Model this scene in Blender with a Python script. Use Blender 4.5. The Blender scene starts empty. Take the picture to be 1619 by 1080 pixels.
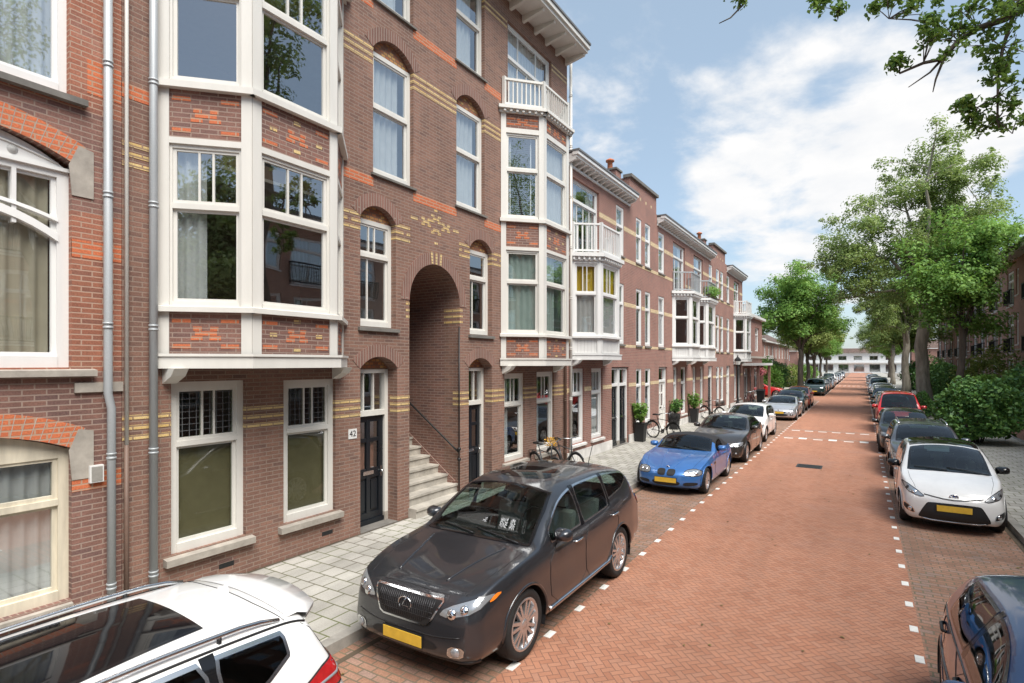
import bpy, bmesh, math, random
import numpy as np
from mathutils import Vector, Matrix
from mathutils.bvhtree import BVHTree

random.seed(7)
SC = bpy.context.scene
COL = SC.collection
R = math.radians

# ---------------------------------------------------------------- camera
cam_d = bpy.data.cameras.new('camera')
cam_d.sensor_width = 36.0
cam_d.lens = 880.0 / 1619.0 * 36.0
cam_d.shift_y = 34.0 / 1619.0
cam_d.clip_start = 0.05
cam_d.clip_end = 3000.0
cam = bpy.data.objects.new('camera', cam_d)
cam.location = (0, 0, 3.2)
cam.rotation_euler = (R(90), 0, R(32.2156))
COL.objects.link(cam)
SC.camera = cam

# ---------------------------------------------------------------- sky, sun, exposure
SUN_EL, SUN_AZ = 58.0, 118.0          # azimuth measured from +Y (down the street) towards +X
SC.view_settings.view_transform = 'Standard'
SC.view_settings.look = 'None'
SC.view_settings.gamma = 1.0
SC.view_settings.use_curve_mapping = False
SC.view_settings.exposure = 0.82
W = bpy.data.worlds.new('World')
SC.world = W
W.use_nodes = True
nt = W.node_tree
nt.nodes.clear()


def nd(t, typ, **kw):
    n = t.nodes.new(typ)
    ins = kw.pop('ins', {})
    for k, v in kw.items():
        setattr(n, k, v)
    for k, v in ins.items():
        if isinstance(v, bpy.types.NodeSocket):
            t.links.new(v, n.inputs[k])
        else:
            n.inputs[k].default_value = v
    return n


def mth(t, op, a, b=None, c=None, clamp=False):
    n = t.nodes.new('ShaderNodeMath')
    n.operation = op
    n.use_clamp = clamp
    for i, v in enumerate((a, b, c)):
        if v is None:
            continue
        if isinstance(v, bpy.types.NodeSocket):
            t.links.new(v, n.inputs[i])
        else:
            n.inputs[i].default_value = v
    return n.outputs[0]


def mixc(t, fac, a, b, blend='MIX'):
    n = t.nodes.new('ShaderNodeMix')
    n.data_type = 'RGBA'
    n.blend_type = blend
    for i, v in ((0, fac), (6, a), (7, b)):
        if isinstance(v, bpy.types.NodeSocket):
            t.links.new(v, n.inputs[i])
        else:
            if i != 0 and len(v) == 3:
                v = (*v, 1)
            n.inputs[i].default_value = v
    return n.outputs[2]


def ramp(t, fac, stops):
    n = t.nodes.new('ShaderNodeValToRGB')
    cr = n.color_ramp
    while len(cr.elements) > 1:
        cr.elements.remove(cr.elements[-1])
    for i, (p, c) in enumerate(stops):
        e = cr.elements[0] if i == 0 else cr.elements.new(p)
        e.position = p
        e.color = c if len(c) == 4 else (*c, 1)
    t.links.new(fac, n.inputs[0])
    return n.outputs[0]


sky = nd(nt, 'ShaderNodeTexSky', sky_type='NISHITA', sun_disc=False,
         sun_elevation=R(SUN_EL), sun_rotation=R(SUN_AZ), air_density=1.0, dust_density=1.2, ozone_density=1.2)
geo = nd(nt, 'ShaderNodeTexCoord')
sep = nd(nt, 'ShaderNodeSeparateXYZ', ins={0: geo.outputs['Generated']})
zc = mth(nt, 'MAXIMUM', sep.outputs[2], 0.0)
den = mth(nt, 'ADD', zc, 0.22)
cu = mth(nt, 'DIVIDE', sep.outputs[0], den)
cv = mth(nt, 'DIVIDE', sep.outputs[1], den)
cvec = nd(nt, 'ShaderNodeCombineXYZ', ins={0: cu, 1: cv, 2: 0.0}).outputs[0]
n1 = nd(nt, 'ShaderNodeTexNoise', noise_dimensions='3D', ins={'Vector': cvec, 'Scale': 1.5, 'Detail': 9.0, 'Roughness': 0.58, 'Distortion': 0.25})
n2 = nd(nt, 'ShaderNodeTexNoise', noise_dimensions='3D', ins={'Vector': cvec, 'Scale': 5.0, 'Detail': 6.0, 'Roughness': 0.6})


def blob(d, lo, hi):
    """0..1 weight of the sky around one direction (a cumulus bank of that angular size)"""
    d = Vector(d).normalized()
    dot = nd(nt, 'ShaderNodeVectorMath', operation='DOT_PRODUCT', ins={0: geo.outputs['Generated'], 1: d}).outputs['Value']
    mr = nd(nt, 'ShaderNodeMapRange', interpolation_type='SMOOTHSTEP', ins={0: dot, 1: lo, 2: hi, 3: 0.0, 4: 1.0})
    return mr.outputs[0]


b1 = blob((-0.04, 1.155, 0.36), 0.962, 0.992)
b2 = blob((-0.43, 0.92, 0.60), 0.965, 0.999)
b3 = blob((-0.206, 1.052, 0.34), 0.982, 0.998)
b4 = blob((0.131, 1.264, 0.40), 0.982, 0.998)
s_ = mth(nt, 'MULTIPLY', b1, 0.27)
s_ = mth(nt, 'MULTIPLY_ADD', b2, 0.25, s_)
s_ = mth(nt, 'MULTIPLY_ADD', b3, 0.09, s_)
s_ = mth(nt, 'MULTIPLY_ADD', b4, 0.12, s_)
hz = nd(nt, 'ShaderNodeMapRange', ins={0: sep.outputs[2], 1: 0.0, 2: 0.12, 3: 0.24, 4: 0.0}).outputs[0]
dens = mth(nt, 'ADD', mth(nt, 'MULTIPLY_ADD', n2.outputs[0], 0.22, n1.outputs[0]), mth(nt, 'ADD', s_, hz))
cl = nd(nt, 'ShaderNodeMapRange', interpolation_type='SMOOTHSTEP', ins={0: dens, 1: 0.79, 2: 0.97, 3: 0.0, 4: 1.0}).outputs[0]
# thin veil over the blue, then the bright cumulus
veil = mixc(nt, 0.45, sky.outputs[0], (3.6, 4.5, 5.1))
shade = mixc(nt, nd(nt, 'ShaderNodeMapRange', ins={0: n2.outputs[0], 1: 0.3, 2: 0.7, 3: 0.0, 4: 1.0}).outputs[0], (5.0, 5.1, 5.25), (5.75, 5.7, 5.65))
skyc = mixc(nt, cl, veil, shade)
bg = nd(nt, 'ShaderNodeBackground', ins={0: skyc, 1: 0.102})
wo = nd(nt, 'ShaderNodeOutputWorld', ins={0: bg.outputs[0]})

sun_d = bpy.data.lights.new('sun', 'SUN')
sun_d.energy = 3.6
sun_d.angle = R(40)
sun_d.color = (1.0, 0.955, 0.89)
sun = bpy.data.objects.new('sun', sun_d)
sun.rotation_euler = (R(90 - SUN_EL), 0, R(180 - SUN_AZ))
sun.location = (20, 20, 40)
COL.objects.link(sun)


# ---------------------------------------------------------------- object helpers
def tag(o, label=None, cat=None, group=None, kind=None):
    if label: o['label'] = label
    if cat: o['category'] = cat
    if group: o['group'] = group
    if kind: o['kind'] = kind
    return o


def thing(name, label, cat, loc=(0, 0, 0), rz=0.0, group=None):
    o = bpy.data.objects.new(name, None)
    o.empty_display_size = 0.3
    o.location = loc
    o.rotation_euler = (0, 0, rz)
    COL.objects.link(o)
    return tag(o, label, cat, group)


def copy_tree(o, parent=None):
    c = o.copy()
    COL.objects.link(c)
    if parent is not None:
        c.parent = parent
    for ch in list(o.children):
        copy_tree(ch, c)
    return c


def finish(me, name, parent=None, smooth=False):
    o = bpy.data.objects.new(name, me)
    COL.objects.link(o)
    if parent is not None:
        o.parent = parent
    if smooth:
        me.polygons.foreach_set('use_smooth', [True] * len(me.polygons))
    return o


class MB:
    """collects faces in world metres; build() links them as one mesh object"""

    def __init__(s, off=(0, 0, 0)):
        s.v, s.f, s.m, s.mats, s.off = [], [], [], [], Vector(off)
        s.sm = []

    def mi(s, m):
        if m not in s.mats:
            s.mats.append(m)
        return s.mats.index(m)

    def face(s, pts, m, smooth=False):
        b = len(s.v)
        s.v += [tuple(p) for p in pts]
        s.f.append(tuple(range(b, b + len(pts))))
        s.m.append(s.mi(m))
        s.sm.append(smooth)

    def mesh(s, verts, faces, m, smooth=True):
        b = len(s.v)
        s.v += [tuple(p) for p in verts]
        k = s.mi(m)
        for f in faces:
            s.f.append(tuple(i + b for i in f))
            s.m.append(k)
            s.sm.append(smooth)

    def box8(s, c, m):
        s.mesh(c, [(0, 3, 2, 1), (4, 5, 6, 7), (0, 1, 5, 4), (1, 2, 6, 5), (2, 3, 7, 6), (3, 0, 4, 7)], m, False)

    def box(s, x0, x1, y0, y1, z0, z1, m):
        s.box8([(x0, y0, z0), (x1, y0, z0), (x1, y1, z0), (x0, y1, z0), (x0, y0, z1), (x1, y0, z1), (x1, y1, z1), (x0, y1, z1)], m)

    def tube(s, pts, r, m, n=8, cap=True, smooth=True):
        pts = [Vector(p) for p in pts]
        rs = r if isinstance(r, (list, tuple)) else [r] * len(pts)
        rings = []
        up = None
        for i, p in enumerate(pts):
            d = (pts[min(i + 1, len(pts) - 1)] - pts[max(i - 1, 0)])
            if d.length < 1e-9:
                d = Vector((0, 0, 1))
            d.normalize()
            if up is None:
                up = Vector((0, 0, 1)) if abs(d.z) < 0.9 else Vector((1, 0, 0))
            a = d.cross(up)
            if a.length < 1e-6:
                a = d.cross(Vector((1, 0.3, 0)))
            a.normalize()
            b = a.cross(d).normalized()
            up = b
            rings.append([p + a * (rs[i] * math.cos(2 * math.pi * k / n)) + b * (rs[i] * math.sin(2 * math.pi * k / n)) for k in range(n)])
        vs = [q for g in rings for q in g]
        fs = []
        for i in range(len(pts) - 1):
            for k in range(n):
                k2 = (k + 1) % n
                fs.append((i * n + k, i * n + k2, (i + 1) * n + k2, (i + 1) * n + k))
        if cap:
            fs.append(tuple(range(n - 1, -1, -1)))
            fs.append(tuple((len(pts) - 1) * n + k for k in range(n)))
        s.mesh(vs, fs, m, smooth)

    def lathe(s, prof, m, origin=(0, 0, 0), axis='z', n=32, smooth=True):
        """prof = list of (radius, height along the axis)"""
        vs, fs = [], []
        o = Vector(origin)
        for (r, h) in prof:
            for k in range(n):
                a = 2 * math.pi * k / n
                c, d = r * math.cos(a), r * math.sin(a)
                vs.append(o + (Vector((c, d, h)) if axis == 'z' else Vector((h, c, d)) if axis == 'x' else Vector((c, h, d))))
        for i in range(len(prof) - 1):
            for k in range(n):
                k2 = (k + 1) % n
                fs.append((i * n + k, i * n + k2, (i + 1) * n + k2, (i + 1) * n + k))
        s.mesh(vs, fs, m, smooth)

    def ball(s, c, r, m, n=10, sx=1, sy=1, sz=1):
        vs, fs = [], []
        for i in range(n + 1):
            t = math.pi * i / n
            for k in range(2 * n):
                a = math.pi * k / n
                vs.append((c[0] + sx * r * math.sin(t) * math.cos(a), c[1] + sy * r * math.sin(t) * math.sin(a), c[2] + sz * r * math.cos(t)))
        for i in range(n):
            for k in range(2 * n):
                k2 = (k + 1) % (2 * n)
                fs.append((i * 2 * n + k, (i + 1) * 2 * n + k, (i + 1) * 2 * n + k2, i * 2 * n + k2))
        s.mesh(vs, fs, m)

    def build(s, name, parent=None, off=None, uv=True):
        top = parent
        while top is not None and top.parent is not None:
            top = top.parent
        off = Vector(top.location) if top is not None else Vector((0, 0, 0))
        me = bpy.data.meshes.new(name)
        V = [(a - off.x, b - off.y, c - off.z) for a, b, c in s.v]
        me.from_pydata(V, [], s.f)
        for m in s.mats:
            me.materials.append(m)
        me.polygons.foreach_set('material_index', s.m)
        me.polygons.foreach_set('use_smooth', s.sm)
        if uv:
            me.update()
            ul = me.uv_layers.new(name='UVMap')
            data = np.zeros(len(me.loops) * 2, dtype=np.float32)
            for p in me.polygons:
                nx, ny, nz = p.normal
                if abs(nz) > 0.75:
                    for li in p.loop_indices:
                        v = s.v[me.loops[li].vertex_index]
                        data[2 * li], data[2 * li + 1] = v[0], v[1]
                else:
                    l = math.hypot(nx, ny) or 1
                    tx, ty = -ny / l, nx / l
                    if abs(tx) > abs(ty):
                        if tx < 0: tx, ty = -tx, -ty
                    elif ty < 0:
                        tx, ty = -tx, -ty
                    for li in p.loop_indices:
                        v = s.v[me.loops[li].vertex_index]
                        data[2 * li], data[2 * li + 1] = v[0] * tx + v[1] * ty, v[2]
            ul.data.foreach_set('uv', data)
        return finish(me, name, parent)


class Plane:
    """a vertical working plane: u along it, z up, d outwards"""

    def __init__(s, p0, t, n):
        s.p0, s.t, s.n = Vector((*p0[:2], 0)), Vector((*t[:2], 0)), Vector((*n[:2], 0))

    def __call__(s, u, z, d=0.0):
        p = s.p0 + s.t * u + s.n * d
        return (p.x, p.y, z)


def pbox(mb, P, u0, u1, z0, z1, d0, d1, m):
    mb.box8([P(u0, z0, d0), P(u0, z0, d1), P(u1, z0, d1), P(u1, z0, d0), P(u0, z1, d0), P(u0, z1, d1), P(u1, z1, d1), P(u1, z1, d0)], m)


def arc(u0, u1, zs, rise, n=10):
    """points of a segmental (or round) arch from (u0,zs) over the crown to (u1,zs)"""
    w = (u1 - u0) / 2
    rise = min(rise, w)
    r = (w * w + rise * rise) / (2 * rise)
    cz = zs + rise - r
    a = math.asin(min(1, w / r))
    return [((u0 + u1) / 2 + r * math.sin(-a + 2 * a * i / n), cz + r * math.cos(-a + 2 * a * i / n)) for i in range(n + 1)]


def wall(mb, P, u0, u1, z0, z1, ops, m, reveal=0.12, mrev=None, d=0.0):
    """flat wall with real openings and reveals. op = (u0,u1,z0,z1[,rise])"""
    mrev = mrev or m
    us = sorted(set([u0, u1] + [x for o in ops for x in (o[0], o[1]) if u0 < x < u1]))
    zs = sorted(set([z0, z1] + [x for o in ops for x in (o[2], o[3]) if z0 < x < z1]))
    for i in range(len(us) - 1):
        for j in range(len(zs) - 1):
            cu, cz = (us[i] + us[i + 1]) / 2, (zs[j] + zs[j + 1]) / 2
            if any(o[0] < cu < o[1] and o[2] < cz < o[3] for o in ops):
                continue
            mb.face([P(us[i], zs[j], d), P(us[i + 1], zs[j], d), P(us[i + 1], zs[j + 1], d), P(us[i], zs[j + 1], d)], m)
    for o in ops:
        a, b, c, e = o[:4]
        rise = o[4] if len(o) > 4 else 0
        rv = o[5] if len(o) > 5 else reveal
        sp = e - rise
        sp = min(sp, z1)
        mb.face([P(a, c, d), P(a, sp, d), P(a, sp, d - rv), P(a, c, d - rv)], mrev)
        mb.face([P(b, c, d), P(b, c, d - rv), P(b, sp, d - rv), P(b, sp, d)], mrev)
        if c > z0 + 0.01:
            mb.face([P(a, c, d), P(a, c, d - rv), P(b, c, d - rv), P(b, c, d)], mrev)
        if rise:
            A = arc(a, b, sp, rise, 14)
            for k in range(len(A) - 1):
                (x0, y0), (x1, y1) = A[k], A[k + 1]
                mb.face([P(x0, y0, d), P(x1, y1, d), P(x1, e, d), P(x0, e, d)], m)
                mb.face([P(x0, y0, d), P(x0, y0, d - rv), P(x1, y1, d - rv), P(x1, y1, d)], mrev)
        elif e < z1 - 1e-5:
            mb.face([P(a, e, d), P(b, e, d), P(b, e, d - rv), P(a, e, d - rv)], mrev)


def arch_ring(mb, P, u0, u1, zs, rise, th, d0, d1, m, n=14, ext=0.0):
    """voussoir ring over an arch, a few mm proud of the wall"""
    A = arc(u0, u1, zs, rise, n)
    w = (u1 - u0) / 2
    r = (w * w + min(rise, w) ** 2) / (2 * min(rise, w))
    cz = zs + min(rise, w) - r
    cu = (u0 + u1) / 2
    B = [(cu + (x - cu) * (r + th) / r, cz + (y - cz) * (r + th) / r) for x, y in A]
    for k in range(n):
        q = [A[k], A[k + 1], B[k + 1], B[k]]
        mb.face([P(x, y, d1) for x, y in q], m)
        mb.face([P(*B[k], d0), P(*B[k], d1), P(*B[k + 1], d1), P(*B[k + 1], d0)], m)
        mb.face([P(*A[k], d0), P(*A[k + 1], d0), P(*A[k + 1], d1), P(*A[k], d1)], m)


def tymp(mb, P, u0, u1, zs, rise, d, m):
    A = arc(u0, u1, zs, rise, 14)
    for k in range(len(A) - 1):
        (x0, y0), (x1, y1) = A[k], A[k + 1]
        mb.face([P(x0, zs, d), P(x1, zs, d), P(x1, y1, d), P(x0, y0, d)], m)

# ---------------------------------------------------------------- materials
def base(name, col=(0.5, 0.5, 0.5), rough=0.6, metal=0.0, **kw):
    m = bpy.data.materials.new(name)
    m.use_nodes = True
    t = m.node_tree
    b = t.nodes['Principled BSDF']
    b.inputs['Base Color'].default_value = (*col, 1)
    b.inputs['Roughness'].default_value = rough
    b.inputs['Metallic'].default_value = metal
    for k, v in kw.items():
        b.inputs[k].default_value = v
    return m, t, b


def noisy(name, col, rough=0.6, metal=0.0, amt=0.15, scale=3.0, bump=0.0, streak=False, **kw):
    """plain material with weathering noise"""
    m, t, b = base(name, col, rough, metal, **kw)
    tc = nd(t, 'ShaderNodeTexCoord')
    vec = tc.outputs['Object']
    if streak:
        mp = nd(t, 'ShaderNodeMapping', ins={0: vec, 3: (1, 1, 0.15)})
        vec = mp.outputs[0]
    n = nd(t, 'ShaderNodeTexNoise', ins={'Vector': vec, 'Scale': scale, 'Detail': 6.0, 'Roughness': 0.65})
    lo = tuple(c * (1 - amt) for c in col)
    hi = tuple(min(1, c * (1 + amt * 0.6)) for c in col)
    c = ramp(t, n.outputs[0], [(0.3, lo), (0.7, hi)])
    t.links.new(c, b.inputs['Base Color'])
    r = mth(t, 'MULTIPLY_ADD', n.outputs[0], 0.25, rough - 0.12, clamp=True)
    t.links.new(r, b.inputs['Roughness'])
    if bump:
        bp = nd(t, 'ShaderNodeBump', ins={'Strength': bump, 'Distance': 0.01, 'Height': n.outputs[0]})
        t.links.new(bp.outputs[0], b.inputs['Normal'])
    return m


def brick(name, c1, c2, mortar, bw=0.215, rh=0.062, ms=0.010, c3=None, var=0.35, swap=False, stain=0.35, offset=0.5, rough=0.88, bump=0.5, mossy=None, bias=0.0):
    m, t, b = base(name, c1, rough)
    tc = nd(t, 'ShaderNodeTexCoord')
    vec = tc.outputs['UV']
    if swap:
        sp = nd(t, 'ShaderNodeSeparateXYZ', ins={0: vec})
        vec = nd(t, 'ShaderNodeCombineXYZ', ins={0: sp.outputs[1], 1: sp.outputs[0]}).outputs[0]
    # every brick a little out of true
    wob = nd(t, 'ShaderNodeTexNoise', ins={'Vector': vec, 'Scale': 9.0, 'Detail': 2.0})
    vec2 = nd(t, 'ShaderNodeVectorMath', operation='MULTIPLY_ADD', ins={0: wob.outputs['Color'], 1: (0.006, 0.006, 0), 2: vec}).outputs[0]
    bt = nd(t, 'ShaderNodeTexBrick', offset=offset, ins={'Vector': vec2, 'Color1': (0, 0, 0, 1), 'Color2': (1, 1, 1, 1), 'Mortar': (0.5, 0.5, 0.5, 1), 'Scale': 1.0, 'Mortar Size': ms, 'Mortar Smooth': 0.2, 'Bias': bias, 'Brick Width': bw, 'Row Height': rh})
    stops = [(0.0, c1), (0.55, c2)] + ([(1.0, c3)] if c3 else [(1.0, tuple(x * 0.8 for x in c2))])
    col = ramp(t, bt.outputs['Color'], stops)
    n = nd(t, 'ShaderNodeTexNoise', ins={'Vector': vec, 'Scale': 0.9, 'Detail': 7.0, 'Roughness': 0.7})
    k = nd(t, 'ShaderNodeMapRange', ins={0: n.outputs[0], 1: 0.3, 2: 0.72, 3: 1.0 - stain, 4: 1.0 + stain * 0.5}).outputs[0]
    kc = nd(t, 'ShaderNodeCombineXYZ', ins={0: k, 1: k, 2: k}).outputs[0]
    n3 = nd(t, 'ShaderNodeTexNoise', ins={'Vector': vec, 'Scale': 55.0, 'Detail': 3.0})
    col = mixc(t, 0.9, col, kc, 'MULTIPLY')
    k3 = nd(t, 'ShaderNodeMapRange', ins={0: n3.outputs[0], 1: 0.3, 2: 0.7, 3: 1 - var * 0.6, 4: 1 + var * 0.6}).outputs[0]
    col = mixc(t, 1.0, col, nd(t, 'ShaderNodeCombineXYZ', ins={0: k3, 1: k3, 2: k3}).outputs[0], 'MULTIPLY')
    # rain streaks and pale lime bloom, each with a shape of its own
    st_ = nd(t, 'ShaderNodeMapping', ins={0: vec, 3: (2.6, 0.22, 1)})
    n5 = nd(t, 'ShaderNodeTexNoise', ins={'Vector': st_.outputs[0], 'Scale': 1.3, 'Detail': 6.0, 'Roughness': 0.7})
    k5 = nd(t, 'ShaderNodeMapRange', ins={0: n5.outputs[0], 1: 0.32, 2: 0.68, 3: 0.80, 4: 1.10}).outputs[0]
    col = mixc(t, 0.8 if stain > .25 else 0.3, col, nd(t, 'ShaderNodeCombineXYZ', ins={0: k5, 1: k5, 2: k5}).outputs[0], 'MULTIPLY')
    if stain > .3:
        n6 = nd(t, 'ShaderNodeTexNoise', ins={'Vector': vec, 'Scale': 0.45, 'Detail': 8.0, 'Roughness': 0.75})
        k6 = nd(t, 'ShaderNodeMapRange', ins={0: n6.outputs[0], 1: 0.60, 2: 0.74, 3: 0.0, 4: 0.22}).outputs[0]
        col = mixc(t, k6, col, (0.46, 0.40, 0.36))
    mo = mortar
    if mossy:
        nm = nd(t, 'ShaderNodeTexNoise', ins={'Vector': vec, 'Scale': 0.8, 'Detail': 5.0})
        mo = ramp(t, nm.outputs[0], [(0.42, mortar), (0.6, mossy)])
    col = mixc(t, bt.outputs['Fac'], col, mo)
    t.links.new(col, b.inputs['Base Color'])
    if bump:
        inv = mth(t, 'SUBTRACT', 1.0, bt.outputs['Fac'])
        hgt = mth(t, 'MULTIPLY_ADD', n3.outputs[0], 0.35, inv)
        bp = nd(t, 'ShaderNodeBump', ins={'Strength': bump, 'Distance': 0.006, 'Height': hgt})
        t.links.new(bp.outputs[0], b.inputs['Normal'])
    return m


def herringbone(name, cell=0.073):
    """clay pavers in herringbone, laid at 45 degrees to the street"""
    m, t, b = base(name, (0.3, 0.12, 0.08), 0.85)
    tc = nd(t, 'ShaderNodeTexCoord')
    mp = nd(t, 'ShaderNodeMapping', ins={0: tc.outputs['UV'], 2: (0, 0, R(45)), 3: (1 / cell, 1 / cell, 1)})
    wob = nd(t, 'ShaderNodeTexNoise', ins={'Vector': mp.outputs[0], 'Scale': 0.7, 'Detail': 2.0})
    v = nd(t, 'ShaderNodeVectorMath', operation='MULTIPLY_ADD', ins={0: wob.outputs['Color'], 1: (0.10, 0.10, 0), 2: mp.outputs[0]}).outputs[0]
    sp = nd(t, 'ShaderNodeSeparateXYZ', ins={0: v})
    x, y = sp.outputs[0], sp.outputs[1]
    i, j = mth(t, 'FLOOR', x), mth(t, 'FLOOR', y)
    fx, fy = mth(t, 'SUBTRACT', x, i), mth(t, 'SUBTRACT', y, j)
    k = mth(t, 'FLOORED_MODULO', mth(t, 'SUBTRACT', i, j), 4.0)

    def eq(c):
        return mth(t, 'COMPARE', k, float(c), 0.3)
    k0, k1, k2, k3 = eq(0), eq(1), eq(2), eq(3)
    dl = mth(t, 'ADD', fx, k1)
    dr = mth(t, 'ADD', mth(t, 'SUBTRACT', 1.0, fx), k0)
    db = mth(t, 'ADD', fy, k2)
    dt = mth(t, 'ADD', mth(t, 'SUBTRACT', 1.0, fy), k3)
    dmin = mth(t, 'MINIMUM', mth(t, 'MINIMUM', dl, dr), mth(t, 'MINIMUM', db, dt))
    joint = nd(t, 'ShaderNodeMapRange', ins={0: dmin, 1: 0.035, 2: 0.085, 3: 1.0, 4: 0.0}).outputs[0]
    bi, bj = mth(t, 'SUBTRACT', i, k1), mth(t, 'SUBTRACT', j, k2)
    wn = nd(t, 'ShaderNodeTexWhiteNoise', noise_dimensions='2D', ins={'Vector': nd(t, 'ShaderNodeCombineXYZ', ins={0: bi, 1: bj}).outputs[0]})
    col = ramp(t, wn.outputs[0], [(0.0, (0.345, 0.150, 0.088)), (0.35, (0.385, 0.176, 0.105)), (0.7, (0.405, 0.192, 0.117)), (1.0, (0.37, 0.182, 0.116))])
    # wheel tracks and worn lanes run along the street (their own dirt, not shade)
    tr = nd(t, 'ShaderNodeMapping', ins={0: tc.outputs['UV'], 3: (1.1, 0.07, 1)})
    n = nd(t, 'ShaderNodeTexNoise', ins={'Vector': tr.outputs[0], 'Scale': 1.6, 'Detail': 6.0, 'Roughness': 0.6})
    n2 = nd(t, 'ShaderNodeTexNoise', ins={'Vector': tc.outputs['UV'], 'Scale': 1.3, 'Detail': 6.0, 'Roughness': 0.7})
    kk = mth(t, 'ADD', nd(t, 'ShaderNodeMapRange', ins={0: n.outputs[0], 1: 0.3, 2: 0.7, 3: -0.10, 4: 0.10}).outputs[0],
             nd(t, 'ShaderNodeMapRange', ins={0: n2.outputs[0], 1: 0.3, 2: 0.7, 3: 0.91, 4: 1.08}).outputs[0])
    col = mixc(t, 1.0, col, nd(t, 'ShaderNodeCombineXYZ', ins={0: kk, 1: kk, 2: kk}).outputs[0], 'MULTIPLY')
    # relaid patches and drips of oil
    n7 = nd(t, 'ShaderNodeTexNoise', ins={'Vector': tc.outputs['UV'], 'Scale': 0.33, 'Detail': 4.0, 'Roughness': 0.55})
    col = mixc(t, nd(t, 'ShaderNodeMapRange', ins={0: n7.outputs[0], 1: 0.55, 2: 0.62, 3: 0.0, 4: 0.35}).outputs[0], col, (0.34, 0.185, 0.135))
    n8 = nd(t, 'ShaderNodeTexNoise', ins={'Vector': tc.outputs['UV'], 'Scale': 2.3, 'Detail': 7.0, 'Roughness': 0.7})
    col = mixc(t, nd(t, 'ShaderNodeMapRange', ins={0: n8.outputs[0], 1: 0.64, 2: 0.82, 3: 0.0, 4: 0.28}).outputs[0], col, (0.16, 0.09, 0.07))
    col = mixc(t, mth(t, 'MULTIPLY', joint, 0.7), col, (0.13, 0.075, 0.055))
    t.links.new(col, b.inputs['Base Color'])
    bp = nd(t, 'ShaderNodeBump', ins={'Strength': 0.45, 'Distance': 0.008, 'Height': mth(t, 'SUBTRACT', 1.0, joint)})
    t.links.new(bp.outputs[0], b.inputs['Normal'])
    return m


def pane_mat(name, tint=(0.88, 0.92, 0.92), ior=2.4, wav=0.0):
    m = bpy.data.materials.new(name)
    m.use_nodes = True
    t = m.node_tree
    t.nodes.clear()
    out = nd(t, 'ShaderNodeOutputMaterial')
    g = nd(t, 'ShaderNodeBsdfGlossy', ins={'Color': (0.95, 0.97, 1, 1), 'Roughness': 0.015})
    tr = nd(t, 'ShaderNodeBsdfTransparent', ins={0: (*tint, 1)})
    lw = nd(t, 'ShaderNodeLayerWeight', ins={0: 0.5})
    r0 = ((ior - 1) / (ior + 1)) ** 2
    fac = mth(t, 'MULTIPLY_ADD', mth(t, 'POWER', lw.outputs['Facing'], 4.0), 1 - r0, r0)
    if wav:
        tc = nd(t, 'ShaderNodeTexCoord')
        n = nd(t, 'ShaderNodeTexNoise', ins={'Vector': tc.outputs['Object'], 'Scale': 1.6, 'Detail': 1.0})
        bp = nd(t, 'ShaderNodeBump', ins={'Strength': wav, 'Distance': 0.02, 'Height': n.outputs[0]})
        t.links.new(bp.outputs[0], g.inputs['Normal'])
    mx = nd(t, 'ShaderNodeMixShader', ins={0: fac, 1: tr.outputs[0], 2: g.outputs[0]})
    t.links.new(mx.outputs[0], out.inputs[0])
    return m


def cloth(name, col, tr=0.35, scale=1.0):
    m, t, b = base(name, col, 0.9)
    tc = nd(t, 'ShaderNodeTexCoord')
    n = nd(t, 'ShaderNodeTexNoise', ins={'Vector': tc.outputs['Object'], 'Scale': 5.0, 'Detail': 3.0})
    c = ramp(t, n.outputs[0], [(0.3, tuple(x * 0.85 for x in col)), (0.7, col)])
    t.links.new(c, b.inputs['Base Color'])
    out = [x for x in t.nodes if x.type == 'OUTPUT_MATERIAL'][0]
    tl = nd(t, 'ShaderNodeBsdfTranslucent', ins={0: (*col, 1)})
    mx = nd(t, 'ShaderNodeMixShader', ins={0: tr, 1: b.outputs[0], 2: tl.outputs[0]})
    t.links.new(mx.outputs[0], out.inputs[0])
    return m


def leaf_mat(name, dark, mid, light, tr=0.3, spec=0.3):
    m, t, b = base(name, mid, 0.55)
    b.inputs['Specular IOR Level'].default_value = spec
    g = nd(t, 'ShaderNodeNewGeometry')
    tc = nd(t, 'ShaderNodeTexCoord')
    n = nd(t, 'ShaderNodeTexNoise', ins={'Vector': tc.outputs['Object'], 'Scale': 0.55, 'Detail': 3.0})
    f = mth(t, 'ADD', mth(t, 'MULTIPLY', g.outputs['Random Per Island'], 0.62), mth(t, 'MULTIPLY', n.outputs[0], 0.45))
    c = ramp(t, f, [(0.12, dark), (0.5, mid), (0.9, light)])
    t.links.new(c, b.inputs['Base Color'])
    out = [x for x in t.nodes if x.type == 'OUTPUT_MATERIAL'][0]
    tl = nd(t, 'ShaderNodeBsdfTranslucent')
    t.links.new(mixc(t, 0.5, c, (0.24, 0.34, 0.06)), tl.inputs[0])
    mx = nd(t, 'ShaderNodeMixShader', ins={0: tr, 1: b.outputs[0], 2: tl.outputs[0]})
    t.links.new(mx.outputs[0], out.inputs[0])
    return m


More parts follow.
